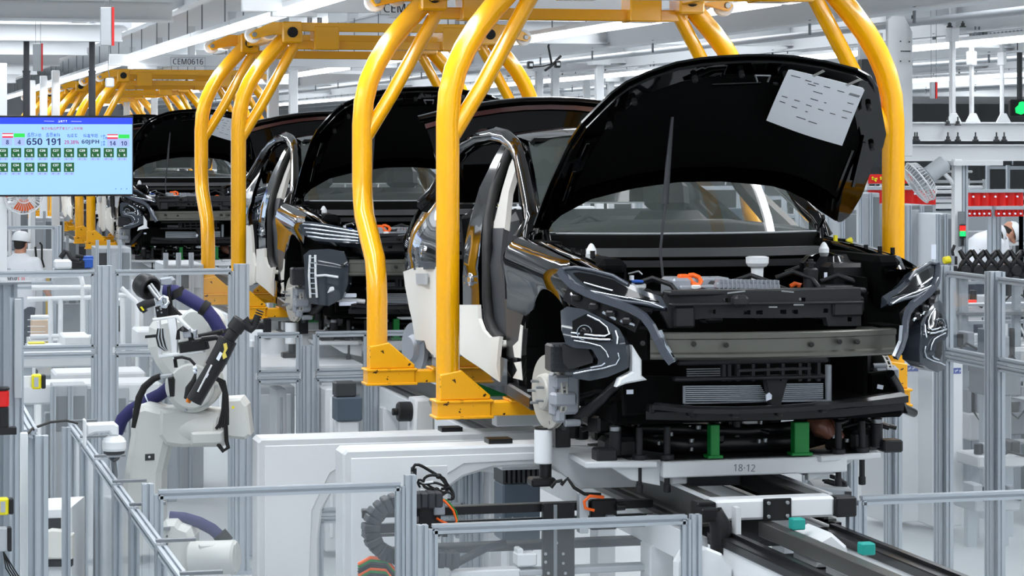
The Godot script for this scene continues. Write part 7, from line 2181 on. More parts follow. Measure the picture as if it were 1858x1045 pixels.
func left_side() -> void:
	var M: Dictionary = mats
	stations()
	var W := spot(40, 682, "d", 32.5)
	var jj := {"hip": Vector3(-0.02, 0.95, 0), "chest": Vector3(-0.03, 1.36, 0), "neck": Vector3(-0.03, 1.56, -0.01), "head": Vector3(-0.02, 1.69, -0.03), "side": Vector3(1, 0, 0), "look": Vector3(0.45, 0, -0.89),
		"elbow_r": Vector3(0.27, 1.17, 0.05), "wrist_r": Vector3(0.38, 0.97, -0.02), "elbow_l": Vector3(-0.36, 1.14, 0.0), "wrist_l": Vector3(-0.36, 0.9, -0.12), "knee_r": Vector3(0.07, 0.5, -0.02), "ankle_r": Vector3(0.08, 0.09, 0.02), "knee_l": Vector3(-0.11, 0.5, -0.03), "ankle_l": Vector3(-0.12, 0.09, 0.0)}
	var w := person("person in a white helmet, white shirt and dark trousers, seen from behind at the left", Vector3(W.x, 0, W.z), -YAW, jj)
	var s := Shape.new(); s.box(Vector3(-0.1, 1.37, 0.142), Vector3(0.34, 0.016, 0.006), Basis(Vector3(0, 0, 1), -0.08)); make("back_stripe", s, M.pale_grey, w)
	words("back_lettering", "Hong", 0.07, M.ink, w, Vector3(-0.14, 1.25, 0.152), Basis(), 0.003)
	words("back_lettering_red", "Qi", 0.07, M.signal_red, w, Vector3(0.02, 1.25, 0.152), Basis(), 0.003)
	# orange fan, white post and panel near the worker
	var fp := spot(42, 352, "d", 27.5)
	fan("white caged fan with orange blades below the blue screen", fp, Vector3(0.1, -0.15, 1), 0.22, M.orange, fp + Vector3(-0.3, -0.1, -0.3))
	s = Shape.new(); var q := spot(4, 300, "d", 27.5); s.box(Vector3(q.x, 1.9, q.z), Vector3(0.1, 3.9, 0.1), Basis(), 0.006); solo("white_column", s, M.bright_white, "broad white column at the left edge behind the blue screen", "column")
	s = Shape.new(); q = spot(18, 400, "d", 33.8); s.tube([Vector3(q.x, 0, q.z), Vector3(q.x, 2.3, q.z), Vector3(q.x + 0.05, 2.4, q.z), Vector3(q.x + 0.2, 2.42, q.z)], 0.025, 10); solo("white_pipe", s, M.bright_white, "white upright pipe beside the fan with orange blades", "pipe")
	s = Shape.new(); q = spot(60, 400, "d", 33.8); s.box(Vector3(q.x, 1.6, q.z), Vector3(0.05, 3.2, 0.05)); solo("white_column", s, M.white_steel, "thin white column right of the worker's helmet", "column")
	var cp := thing("control_panel", "white control panel with a bent cable, right of the worker's shoulder", "control panel", "", Vector3())
	s = Shape.new(); s.span(spot(46, 492, "d", 33.6), spot(95, 452, "d", 33.6) + Vector3(0, 0, 0.1), 0.01); make("case", s, M.bright_white, cp)
	s = Shape.new(); q = spot(70, 490, "d", 33.65); s.box(Vector3(q.x, 0.75, q.z), Vector3(0.1, 1.5, 0.08)); make("stand", s, M.white_steel, cp)
	s = Shape.new(); s.tube(line3([[64, 448], [66, 470], [74, 488], [80, 484], [76, 470], [76, 445], [72, 440]], 33.4), 0.014, 6); make("cable", s, M.rubber, cp)
	var mc := thing("small_machine", "small white machine with black arms and a blue box, left of the third car's carrier", "machine", "", Vector3())
	s = Shape.new(); s.span(spot(97, 486, "d", 28.0), spot(128, 470, "d", 28.0) + Vector3(0, 0, 0.2), 0.02); make("body", s, M.bright_white, mc)
	s = Shape.new(); s.tube(line3([[110, 468], [118, 456], [124, 458], [130, 470], [145, 472]], 27.9), 0.03, 8); s.tube(line3([[128, 478], [148, 476], [150, 466], [138, 464]], 27.9), 0.025, 8); s.span(spot(128, 486, "d", 28.0), spot(152, 472, "d", 28.0) + Vector3(0, 0, 0.1), 0.01); make("arm", s, M.black_plastic, mc)
	s = Shape.new(); s.span(spot(142, 485, "d", 28.1), spot(167, 468, "d", 28.1) + Vector3(0, 0, 0.15), 0.01); s.span(spot(138, 470, "d", 28.1), spot(168, 464, "d", 28.1) + Vector3(0, 0, 0.12), 0.006); make("blue_box", s, M.blue, mc)
	s = Shape.new(); s.span(spot(95, 540, "d", 28.1), spot(170, 486, "d", 28.1) + Vector3(0, 0, 0.1), 0.01); make("table", s, M.pale_grey, mc)
	s = Shape.new(); q = spot(132, 540, "d", 28.15); s.box(Vector3(q.x, 0.6, q.z), Vector3(0.35, 1.2, 0.1)); make("stand", s, M.mid_grey, mc)
	# white handrails
	var hr := thing("handrail", "white tubular handrails round a low platform, in front of the worker", "handrail", "", Vector3())
	for ln in [[[58, 501], [140, 499], [147, 503], [150, 515], [150, 640]], [[58, 522], [162, 521], [172, 524]], [[50, 543], [165, 540], [200, 536], [230, 535], [247, 548], [250, 640]], [[56, 576], [92, 575]], [[55, 611], [105, 610], [200, 612]], [[110, 543], [109, 640]], [[91, 543], [92, 625]], [[220, 522], [247, 548]], [[205, 520], [206, 640]], [[222, 540], [223, 640]]]:
		s = Shape.new(); s.tube(line3(ln, 24.5), 0.024, 8); make("tube", s, M.bright_white, hr)
	for x in [60.0, 150.0, 250.0]:
		s = Shape.new(); q = spot(x, 640, "d", 24.5); s.rod(Vector3(q.x, 0, q.z), Vector3(q.x, q.y, q.z), 0.024, 8); make("leg", s, M.bright_white, hr)
	for e in [[87, 480, 530, "upper"], [70, 518, 562, "lower"]]:
		s = Shape.new(); q = spot(e[0], e[1], "d", 34.0); var q2 := spot(e[0], e[2], "d", 34.0); s.box((q + q2) / 2, Vector3(0.045, q.y - q2.y, 0.045)); s.box(Vector3(q.x, q2.y / 2, q.z - 0.06), Vector3(0.05, q2.y, 0.05)); solo("yellow_marker", s, M.post_yellow, "yellow marker strip on a post right of the worker, the %s one" % e[3], "marker")
	var bx := thing("carton", "pale brown carton on a rack beside the worker's leg", "box", "", Vector3())
	s = Shape.new(); s.span(spot(55, 612, "d", 25.5), spot(90, 578, "d", 25.5) + Vector3(0, 0, 0.2), 0.004); make("body", s, paint("cardboard", Color(0.78, 0.68, 0.58), 0.8), bx)
	s = Shape.new()
	for y in [580, 592, 602]: s.bar(spot(50, y, "d", 25.2), spot(82, y, "d", 25.2), 0.006, 0.006)
	make("wire", s, M.bright_white, bx)
	var sr := thing("wire_rack", "small white rack in front of the worker's legs, with a carton and trays on it", "rack", "", Vector3())
	for e in [[52, 108, 612.5, 25.5], [50, 112, 641.0, 23.0], [50, 112, 625.0, 23.2]]:
		s = Shape.new(); var sa := spot(e[0], e[2], "d", e[3]); var sb := spot(e[1], e[2], "d", e[3]); s.span(Vector3(sa.x, sa.y - 0.02, sa.z - 0.15), Vector3(sb.x, sa.y - 0.002, sb.z + 0.2)); make("shelf", s, M.white_steel, sr)
		for xx in [sa.x, sb.x]:
			s = Shape.new(); s.box(Vector3(xx, sa.y / 2, sa.z - 0.1), Vector3(0.03, sa.y, 0.03)); make("leg", s, M.white_steel, sr)
	for e in [[66, 622, 30, "lemon", "flat yellow tray on the rack, the upper one"], [80, 637, 30, "lemon", "flat yellow tray on the rack, the lower one"], [101, 636, 13, "signal_red", "small dark red pot on the rack beside the yellow tray"]]:
		s = Shape.new(); var c := spot(e[0], e[1], "d", 23.0)
		if e[3] == "lemon": s.box(c, Vector3(e[2] * 0.005, 0.018, 0.1), Basis(), 0.004)
		else: s.drum(c - Vector3(0, 0.02, 0), c + Vector3(0, 0.025, 0), 0.03, 12, 0.004)
		solo("tray" if e[3] == "lemon" else "pot", s, M[e[3]], e[4], "tray" if e[3] == "lemon" else "pot")
	# white benches and machine beds under the left fence
	var n := 0
	for e in [[38, 668, 172, 640, 22.0], [100, 706, 270, 678, 20.0], [38, 735, 300, 700, 19.2], [250, 640, 330, 600, 21.0], [115, 640, 165, 610, 23.0]]:
		n += 1
		var t := thing("machine_bed", ["white bench top under the yellow trays", "white machine bed left of the robot", "broad white machine bed behind the low fence", "white machine block behind the robot's shoulder", "small white block on the bench"][n - 1], "bench", "white benches on the left", Vector3())
		var a := spot(e[0], e[1], "d", e[4]); var b := spot(e[2], e[3], "d", e[4])
		s = Shape.new(); s.span(Vector3(a.x, a.y, a.z - 0.5), Vector3(b.x, b.y, a.z), 0.015); make("top", s, M.bright_white, t)
		for x in [a.x + 0.06, (a.x + b.x) / 2, b.x - 0.06]:
			s = Shape.new(); s.box(Vector3(x, a.y / 2, a.z - 0.1), Vector3(0.08, a.y, 0.08), Basis(), 0.006); make("leg", s, M.aluminium, t)
		s = Shape.new(); s.span(Vector3(a.x + 0.2, 0.05, a.z - 0.45), Vector3(b.x - 0.2, a.y - 0.1, a.z - 0.3), 0.01); make("panel", s, M.pale_grey, t)
	var cab := thing("grille_cabinet", "white cabinet with two square grilles and a half-round cover, lower left behind the fence", "cabinet", "", Vector3())
	var D := 12.8
	s = Shape.new(); poly3(s, [[40, 925], [130, 920], [130, 1100], [40, 1100]], D, 0.4, 0.01); make("body", s, M.bright_white, cab)
	s = Shape.new(); poly3(s, [[44, 942], [71, 941], [71, 975], [44, 976]], D - 0.01, 0.01, 0.0); poly3(s, [[80, 941], [110, 940], [110, 962], [80, 963]], D - 0.01, 0.01, 0.0); make("grille", s, M.dark_grey, cab)
	s = Shape.new(); poly3(s, [[60, 1015], [60, 985], [72, 968], [92, 960], [115, 962], [130, 972], [130, 1015]], D - 0.05, 0.1, 0.01); make("cover", s, M.cover_white, cab)
	s = Shape.new(); poly3(s, [[44, 1016], [130, 1015], [130, 1028], [44, 1029]], D - 0.03, 0.05, 0.0); make("dark_base", s, M.dark_grey, cab)

	n = 0
	for e in [[96, 700, 160, 1000, 19.0], [163, 705, 236, 1000, 19.3], [246, 700, 300, 960, 20.0]]:
		n += 1
		var wc := thing("window_cabinet", ["pale cabinet with dark windows below the worker", "pale cabinet with dark windows left of the robot's blue hose", "pale cabinet with dark windows behind the robot's arm"][n - 1], "cabinet", "windowed cabinets on the left", Vector3())
		var a := spot(e[0], e[3], "d", e[4]); var b := spot(e[2], e[1], "d", e[4])
		s = Shape.new(); s.span(Vector3(a.x, 0.02, a.z - 0.3), Vector3(b.x, b.y, a.z), 0.008); make("body", s, M.pale_grey, wc)
		for k in 2:
			var w2 := b.x - a.x
			s = Shape.new(); s.span(Vector3(a.x + w2 * (0.08 + 0.46 * k), b.y - 0.34, a.z), Vector3(a.x + w2 * (0.46 + 0.46 * k), b.y - 0.08, a.z + 0.006)); make("window", s, M.mid_grey, wc)
			s = Shape.new(); profile(s, Vector3(a.x + w2 * 0.5 * k, 0, a.z + 0.025), Vector3(a.x + w2 * 0.5 * k, b.y, a.z + 0.025)); make("edge_profile", s, M.aluminium, wc)
	n = 0
	for e in [[-30, 380, 52, 500, 37.0, "mid_grey"], [62, 395, 118, 520, 38.0, "pale_grey"], [122, 440, 178, 560, 36.0, "mid_grey"], [176, 450, 240, 540, 31.0, "pale_grey"], [160, 545, 230, 620, 26.0, "pale_grey"], [300, 480, 372, 545, 21.5, "pale_grey"]]:
		n += 1
		var en := thing("grey_enclosure", ["grey enclosure behind the worker's head", "pale enclosure with framed doors under the blue screen", "grey enclosure under the fourth carrier", "pale enclosure under the third carrier", "pale machine box behind the handrails", "pale machine box behind the robot's hose ring"][n - 1], "cabinet", "grey enclosures left of the line", Vector3())
		var a := spot(e[0], e[3], "d", e[4]); var b := spot(e[2], e[1], "d", e[4])
		s = Shape.new(); s.span(Vector3(a.x, 0.05, a.z - 0.8), Vector3(b.x, b.y, a.z), 0.01); make("body", s, M[e[5]], en)
		var w3 := b.x - a.x
		for k in 3:
			s = Shape.new(); s.span(Vector3(a.x + w3 * (0.04 + 0.32 * k), a.y + 0.1, a.z), Vector3(a.x + w3 * (0.3 + 0.32 * k), b.y - 0.06, a.z + 0.015), 0.004); make("door", s, [M.mid_grey, M.dark_grey, M.pale_grey][(k + n) % 3], en)
			s = Shape.new(); profile(s, Vector3(a.x + w3 * 0.33 * k, 0, a.z + 0.03), Vector3(a.x + w3 * 0.33 * k, b.y + 0.1, a.z + 0.03)); make("edge_profile", s, M.aluminium, en)

func right_side() -> void:
	var M: Dictionary = mats
	var s: Shape
	# white steel frame in the right background
	var z := -20.3
	var c := func(px: float, py: float, off := 0.0) -> Vector3: return spot(px, py, "z", z + off)
	var t := thing("steel_gantry", "white steel gantry with black studs across the right background", "gantry")
	for e in [[222, 256], [262, 292]]:
		s = Shape.new(); s.span(c.call(1600, e[1], -0.1), c.call(2050, e[0], 0.0), 0.006); make("beam", s, M.white_steel, t)
		s = Shape.new(); s.span(c.call(1600, e[0] + 2.0, -0.16), c.call(2050, e[0], 0.06)); s.span(c.call(1600, e[1], -0.16), c.call(2050, e[1] - 2.0, 0.06)); make("flange", s, M.bright_white, t)
	for e in [[1728, 13, 62, 222, 0.0], [1763, 10, 105, 222, -0.3], [1818, 9, 105, 222, -0.5], [1880, 12, 62, 222, 0.0]]:
		s = Shape.new(); s.span(c.call(e[0] - e[1] / 2.0, e[3], e[4] - 0.04), c.call(e[0] + e[1] / 2.0, e[2] - 60, e[4] + 0.02), 0.006); make("post", s, M.white_steel, t)
		s = Shape.new(); s.span(c.call(e[0] - e[1] * 1.0, e[2] + 14, e[4] - 0.07), c.call(e[0] + e[1] * 1.0, e[2] - 12, e[4] + 0.06), 0.006); make("head_block", s, M.white_steel, t)
		s = Shape.new(); var g: Vector3 = c.call(e[0], e[3], e[4])
		s.prism([Vector2(-0.07, 0), Vector2(-0.06, 0.02), Vector2(-0.025, 0.08), Vector2(0.025, 0.08), Vector2(0.06, 0.02), Vector2(0.07, 0)], Transform3D(Basis(), g + Vector3(0, 0, 0.02)), 0.02, 0.003); make("foot_plate", s, M.bright_white, t)
	for e in [[1664, 256], [1720, 256], [1738, 256], [1770, 256], [1808, 256], [1822, 256], [1720, 228], [1738, 228], [1723, 50], [1747, 50], [1655, 44], [1660, 256]]:
		s = Shape.new(); bolt(s, c.call(e[0], e[1], 0.075), 0.85); make("stud", s, M.dark_grey, t)
	s = Shape.new(); s.span(c.call(1765, 65, -0.2), c.call(2050, 46, 0.0), 0.004); make("cable_tray", s, M.pale_grey, t)
	for k in 24:
		s = Shape.new(); s.span(c.call(1768 + k * 7.0, 64, 0.0), c.call(1771 + k * 7.0, 48, 0.006)); make("tray_rung", s, M.mid_grey, t)
	s = Shape.new(); s.span(c.call(1600, 45, -0.6), c.call(2050, 6, -0.5), 0.006); make("top_girder", s, M.white_steel, t)
	var p: Vector3
	var cb := thing("white_duct", "tall white sheet-metal duct with a sloped top beside the yellow post, upper right", "duct", "", Vector3())
	s = Shape.new(); s.prism([Vector2(-0.1, -0.9), Vector2(-0.1, 0.09), Vector2(-0.07, 0.12), Vector2(0.02, 0.12), Vector2(0.08, 0.0), Vector2(0.08, -0.9)], Transform3D(Basis(Vector3.UP, -0.3), spot(1632, 60, "d", 18.5)), 0.14, 0.006); make("shell", s, M.white_steel, cb)
	s = Shape.new(); p = spot(1643, 93, "d", 18.32); s.box(p, Vector3(0.07, 0.008, 0.02)); make("slot", s, M.dark_grey, cb)
	s = Shape.new()
	for e in [[1634, 75], [1650, 76], [1634, 111], [1650, 111]]: s.drum(spot(e[0], e[1], "d", 18.36), spot(e[0], e[1], "d", 18.3), 0.006, 8)
	make("rivet", s, M.dark_grey, cb).set_meta("kind", "stuff")
	# the white post with its lamp tower and the fan
	var wp := thing("white_column", "white column right of the yellow post, carrying the fan and a signal tower", "column", "", Vector3())
	s = Shape.new(); p = spot(1739, 480, "z", z + 0.2); s.span(Vector3(p.x - 0.035, 0, p.z - 0.07), Vector3(p.x + 0.035, 2.85, p.z), 0.004); make("post", s, M.bright_white, wp)
	s = Shape.new(); profile(s, Vector3(p.x + 0.065, 0.6, p.z - 0.03), Vector3(p.x + 0.065, 2.82, p.z - 0.03), 0.05, 0.06); make("profile", s, M.aluminium, wp)
	s = Shape.new(); s.span(spot(1713, 300, "z", z + 0.1), spot(1820, 292, "z", z + 0.3)); make("head_plate", s, M.white_steel, wp)
	s = Shape.new(); s.prism([Vector2(-0.06, 0), Vector2(-0.02, 0.16), Vector2(0.05, 0.16), Vector2(0.1, 0)], Transform3D(Basis(), Vector3(p.x, 0.0, p.z)), 0.03); make("foot", s, M.bright_white, wp)
	var lt := thing("signal_tower", "small red and green signal tower on the white column, right", "signal lamp", "", spot(1747, 420, "z", z + 0.3))
	s = Shape.new(); s.box(Vector3(0, 0.02, -0.03), Vector3(0.06, 0.3, 0.02), Basis(), 0.003); make("back_box", s, M.mid_grey, lt)
	s = Shape.new(); s.drum(Vector3(0, 0.005, 0), Vector3(0, 0.05, 0), 0.024, 14, 0.003); make("red_lamp", s, M.red_glow, lt)
	s = Shape.new(); s.drum(Vector3(0, -0.04, 0), Vector3(0, 0.004, 0), 0.024, 14, 0.003); make("green_lamp", s, M.green_glow, lt)
	s = Shape.new(); s.drum(Vector3(0, -0.055, 0), Vector3(0, -0.04, 0), 0.026, 14); s.rod(Vector3(0, -0.12, 0), Vector3(0, -0.05, 0), 0.01, 8); s.drum(Vector3(0, 0.05, 0), Vector3(0, 0.06, 0), 0.025, 14); make("stem", s, M.black_plastic, lt)
	var fw := spot(1670, 329, "z", z + 0.15)
	fan("white caged fan on an arm, right of the yellow post", fw, Vector3(-0.795, -0.58, -0.127), 0.19, M.pale_grey, spot(1732, 338, "z", z + 0.15))
	# red curtains on their rails
	var zc := -28.6
	for e in [[1575, 344, 1697, 372, "red plastic curtain left of the fan"], [1756, 349, 1856, 374, "red plastic curtain right of the white column"], [1754, 380, 1798, 393, "narrow red strip below the right curtain, on the left"], [1806, 380, 1856, 393, "narrow red strip below the right curtain, on the right"]]:
		var cu := thing("red_curtain", e[4], "curtain", "red plastic curtains", Vector3())
		var a := spot(e[0], e[3], "z", zc); var b := spot(e[2], e[1], "z", zc)
		var rows := []
		for i in 2:
			var row := []
			for k in 41:
				var f := k / 40.0
				row.append(Vector3(lerpf(a.x, b.x, f), a.y if i == 0 else b.y, zc + 0.02 * sin(f * 40.0) * (1.0 if i == 0 else 0.4)))
			rows.append(row)
		s = Shape.new(); s.skin(rows, Vector3(0, 0, 1)); s.skin(rows.map(func(r: Array) -> Array: return r.map(func(v: Vector3) -> Vector3: return v - Vector3(0, 0, 0.004))), Vector3(0, 0, -1)); make("sheet", s, M.curtain_red, cu)
		s = Shape.new(); s.span(Vector3(a.x, b.y, zc - 0.03), Vector3(b.x, b.y + 0.04, zc + 0.03)); make("rail", s, M.aluminium, cu)
		for xx in [a.x, b.x]:
			s = Shape.new(); s.box(Vector3(xx, b.y / 2, zc - 0.05), Vector3(0.04, b.y, 0.04)); make("pole", s, M.aluminium, cu)
		for k in 5:
			s = Shape.new(); s.drum(Vector3(lerpf(a.x, b.x, (k + 0.4) / 5.0), b.y - 0.05, zc + 0.02), Vector3(lerpf(a.x, b.x, (k + 0.4) / 5.0), b.y - 0.05, zc + 0.04), 0.012, 8); make("eyelet", s, M.paper, cu)
	var bn := thing("red_banner", "red banner with yellow characters behind the yellow post, right", "banner", "", Vector3())
	s = Shape.new(); s.span(spot(1575, 333, "z", -30.0), spot(1660, 316, "z", -29.98)); make("cloth", s, M.signal_red, bn)
	s = Shape.new()
	for i in 5: s.bar(spot(1582 + i * 15.0, 321, "z", -29.96), spot(1590 + i * 15.0, 329, "z", -29.96), 0.02, 0.004, Vector3(0, 0, 1)); s.bar(spot(1582 + i * 15.0, 325, "z", -29.96), spot(1592 + i * 15.0, 324, "z", -29.96), 0.02, 0.004, Vector3(0, 0, 1))
	make("characters", s, M.lemon, bn)
	s = Shape.new(); s.rod(Vector3(spot(1575, 333, "z", -30.02).x, 0, -30.05), Vector3(spot(1575, 316, "z", -30.02).x, 2.7, -30.05), 0.03, 8); s.rod(Vector3(spot(1660, 333, "z", -30.02).x, 0, -30.05), Vector3(spot(1660, 316, "z", -30.02).x, 2.7, -30.05), 0.03, 8); make("pole", s, M.white_steel, bn)
	# grey machine enclosures beyond the fence
	var n := 0
	for e in [[1648, 372, 1698, 486, 27.0, "mid_grey"], [1700, 388, 1730, 486, 26.5, "pale_grey"], [1500, 380, 1560, 500, 27.5, "mid_grey"], [1560, 350, 1600, 486, 30.0, "pale_grey"]]:
		n += 1
		var en := thing("grey_enclosure", ["grey machine enclosure with framed doors right of the yellow post", "pale enclosure with a notice, left of the white column", "grey machine enclosure beyond the nearest car's fender", "pale tall enclosure left of the yellow post"][n - 1], "cabinet", "grey enclosures right of the line", Vector3())
		var a := spot(e[0], e[3], "d", e[4]); var b := spot(e[2], e[1], "d", e[4])
		s = Shape.new(); s.span(Vector3(a.x, 0, a.z - 0.8), Vector3(b.x, b.y, a.z), 0.01); make("body", s, M[e[5]], en)
		for k in 2:
			var w := b.x - a.x
			s = Shape.new(); s.span(Vector3(a.x + w * (0.04 + 0.5 * k), 0.2, a.z), Vector3(a.x + w * (0.46 + 0.5 * k), b.y - 0.05, a.z + 0.02), 0.004); make("door", s, M.pale_grey if k == 0 else M.mid_grey, en)
			s = Shape.new(); profile(s, Vector3(a.x + w * 0.5 * k, 0, a.z + 0.03), Vector3(a.x + w * 0.5 * k, b.y, a.z + 0.03)); make("edge_profile", s, M.aluminium, en)
	s = Shape.new(); p = spot(1694, 457, "x", 7.0); s.box(p, Vector3(0.034, 0.1, 0.006)); var nt := solo("notice", s, M.paper, "small white notice hanging above the right fence", "notice")
	s = Shape.new(); s.rod(Vector3(0, 0, 0) + p + Vector3(0, -0.2, -0.01), p + Vector3(0, 0.05, -0.01), 0.006, 6); make("stick", s, M.aluminium, nt)
	var yd := thing("yellow_valve", "yellow valve with black fittings at the foot of the white column", "valve", "", spot(1722, 477, "z", z + 0.4))
	s = Shape.new(); s.drum(Vector3(-0.05, 0.02, 0), Vector3(0.01, 0.03, 0), 0.032, 14, 0.006); make("cap", s, M.lemon, yd)
	s = Shape.new(); s.box(Vector3(0.0, -0.05, 0), Vector3(0.13, 0.05, 0.08), Basis(), 0.01); s.box(Vector3(0.06, 0.02, 0), Vector3(0.02, 0.07, 0.03)); s.tube([Vector3(0.04, 0.05, 0), Vector3(0.03, 0.1, 0), Vector3(0.05, 0.15, 0)], 0.014, 6); make("body", s, M.black_plastic, yd)
	s = Shape.new(); s.box(Vector3(0.03, 0.02, 0.0), Vector3(0.03, 0.08, 0.03)); make("block", s, M.cast_metal, yd)
	s = Shape.new(); s.box(Vector3(0, -0.55, -0.02), Vector3(0.1, 0.95, 0.1)); make("stand", s, M.aluminium, yd)
	# black axle parts on a rack
	var rk := thing("parts_rack", "low grey rack that carries the black axle parts, right", "rack", "", Vector3())
	var ra := spot(1752, 500, "d", 21.5); var rb := spot(1990, 500, "d", 21.5)
	for y in [1.55, 1.86]:
		s = Shape.new(); s.span(Vector3(ra.x, y - 0.03, ra.z - 0.3), Vector3(rb.x, y, ra.z), 0.004); make("shelf", s, M.mid_grey, rk)
	for x in [ra.x + 0.05, (ra.x + rb.x) / 2, rb.x - 0.05]:
		s = Shape.new(); s.box(Vector3(x, 0.95, ra.z - 0.15), Vector3(0.06, 1.9, 0.06)); make("post", s, M.aluminium, rk)
	for i in 7:
		var o := spot(1762 + i * 23.0, 497, "d", 21.4)
		var ax := thing("axle_part", ["first black axle part on the rack, next to the white column", "second black axle part on the rack from the white column", "third black axle part on the rack from the white column", "fourth black axle part on the rack from the white column", "fifth black axle part on the rack from the white column", "black axle part at the right end of the rack in view", "black axle part cut by the picture's right edge"][i], "axle part", "black axle parts on the rack", Vector3(o.x, 1.86, o.z - 0.1))
		s = Shape.new()
		s.tube([Vector3(-0.06, 0.0, 0), Vector3(-0.05, 0.1, 0.02), Vector3(0.0, 0.17, 0.03), Vector3(0.05, 0.2, 0)], [0.03, 0.022, 0.026, 0.03], 9)
		s.tube([Vector3(0.05, 0.0, 0), Vector3(0.02, 0.1, 0.05), Vector3(-0.03, 0.16, 0.02), Vector3(-0.06, 0.22, 0.0)], [0.03, 0.022, 0.024, 0.018], 9)
		make("arm", s, M.satin_black, ax)
		s = Shape.new(); s.drum(Vector3(-0.02, 0.05, -0.03), Vector3(-0.02, 0.05, 0.06), 0.05, 14, 0.01); s.box(Vector3(0.02, 0.02, 0), Vector3(0.13, 0.04, 0.1), Basis(), 0.01); make("hub", s, M.black_plastic, ax)
	# bending workers beyond the curtains
	var B := spot(1778, 470, "d", 33.0)
	var pose := {"hip": Vector3(-0.12, 1.0, 0), "chest": Vector3(0.08, 1.32, 0.05), "neck": Vector3(0.22, 1.42, 0.05), "head": Vector3(0.33, 1.46, 0.05), "side": Vector3(0, 0, 1), "look": Vector3(0.9, -0.4, 0.1), "elbow_r": Vector3(0.2, 1.05, 0.22), "wrist_r": Vector3(0.36, 0.9, 0.2), "elbow_l": Vector3(0.2, 1.05, -0.18), "wrist_l": Vector3(0.36, 0.9, -0.15), "knee_r": Vector3(-0.08, 0.52, 0.1), "ankle_r": Vector3(-0.14, 0.09, 0.1), "knee_l": Vector3(-0.08, 0.52, -0.1), "ankle_l": Vector3(-0.14, 0.09, -0.1)}
	var dk := Shape.new(); dk.span(Vector3(B.x - 1.2, 0.0, B.z - 1.0), Vector3(B.x + 2.5, 0.32, B.z + 0.5), 0.02); solo("platform", dk, M.pale_grey, "low grey platform on which the bending workers stand", "platform")
	person("person in white bending over beside the signal tower, back to the camera", Vector3(B.x - 0.05, 0.32, B.z), 0.5, pose, "workers beyond the curtains")
	var B2 := spot(1800, 470, "d", 34.0)
	person("person in a white helmet bending to the right, beyond the other bending worker", Vector3(B2.x - 0.1, 0.32, B2.z), 0.0, pose, "workers beyond the curtains")
	# white cabinets with blue bands behind the right fence
	for e in [[1607, 1690, 19.6, "white cabinet with a blue band behind the headlamp of the nearest car"], [1692, 1754, 19.4, "white cabinet with a blue band between the posts of the right fence"]]:
		var cab := thing("banded_cabinet", e[3], "cabinet", "white cabinets with blue bands", Vector3())
		var a := spot(e[0], 680, "d", e[2]); var b := spot(e[1], 662, "d", e[2])
		s = Shape.new(); s.span(Vector3(a.x, 0.05, a.z - 0.5), Vector3(b.x, 1.33, a.z), 0.01); make("body", s, M.bright_white, cab)
		s = Shape.new(); s.span(Vector3(a.x + 0.02, 1.22, a.z), Vector3(b.x - 0.02, 1.265, a.z + 0.004)); make("blue_band", s, M.label_blue, cab)
		s = Shape.new()
		for k in 5: s.bar(Vector3(a.x + 0.08 + k * 0.035, 1.232, a.z + 0.006), Vector3(a.x + 0.1 + k * 0.035, 1.254, a.z + 0.006), 0.004, 0.002, Vector3(0, 0, 1)); s.bar(Vector3(a.x + 0.078 + k * 0.035, 1.245, a.z + 0.006), Vector3(a.x + 0.104 + k * 0.035, 1.243, a.z + 0.006), 0.004, 0.002, Vector3(0, 0, 1))
		make("band_text", s, M.paper, cab)
		s = Shape.new(); s.box(Vector3(a.x + 0.06, 0.62, a.z + 0.008), Vector3(0.05, 0.03, 0.012), Basis(), 0.004); make("handle", s, M.pale_grey, cab)
	# machines seen through the right fence
	n = 0
	for e in [[1716, 520, 1790, 585, 24.0, "white_steel"], [1712, 598, 1782, 660, 21.0, "slate"], [1796, 590, 1860, 720, 20.0, "mid_grey"], [1800, 500, 1870, 570, 24.5, "pale_grey"], [1760, 690, 1800, 800, 21.0, "white_steel"], [1775, 800, 1870, 850, 19.0, "white_steel"], [1770, 880, 1862, 930, 18.6, "pale_grey"], [1820, 700, 1900, 790, 21.5, "mid_grey"]]:
		n += 1
		var m := thing("fenced_machine", ["white machine with a red display, high behind the right fence", "slate gearbox on a bench behind the right fence", "grey machine with rods behind the last pane on the right", "pale machine block at the right edge, under the axle parts", "white machine stand right of the blue band", "long white machine rail at the lower right", "pale conveyor block low at the right", "grey motor block at the right edge"][n - 1], "machine", "machines behind the right fence", Vector3())
		var a := spot(e[0], e[3], "d", e[4]); var b := spot(e[2], e[1], "d", e[4])
		var w := b.x - a.x; var h := b.y - a.y
		s = Shape.new(); s.span(Vector3(a.x, a.y, a.z - 0.4), Vector3(b.x, a.y + h * 0.45, a.z), 0.012); make("bed", s, M[e[5]], m)
		for k in 4:
			s = Shape.new()
			var x := a.x + w * (k + 0.5) / 4
			var hh := h * rng.randf_range(0.3, 0.55)
			if k % 2 == n % 2: s.drum(Vector3(x, a.y + h * 0.45, a.z - 0.1), Vector3(x, a.y + h * 0.45 + hh, a.z - 0.1), w * 0.09, 14, 0.006)
			else: s.box(Vector3(x, a.y + h * 0.45 + hh / 2, a.z - 0.15), Vector3(w * 0.2, hh, 0.2), Basis(), 0.008)
			make("unit", s, [M.cast_metal, M.grey_plastic, M.pale_grey, M.slate, M.black_plastic][(k + n) % 5], m)
		s = Shape.new(); s.tube([Vector3(a.x + w * 0.1, a.y + h * 0.5, a.z + 0.03), Vector3(a.x + w * 0.3, a.y + h * 0.35, a.z + 0.06), Vector3(a.x + w * 0.6, a.y + h * 0.6, a.z + 0.04), Vector3(b.x, a.y + h * 0.4, a.z)], 0.01, 6); make("hose", s, M.rubber, m)
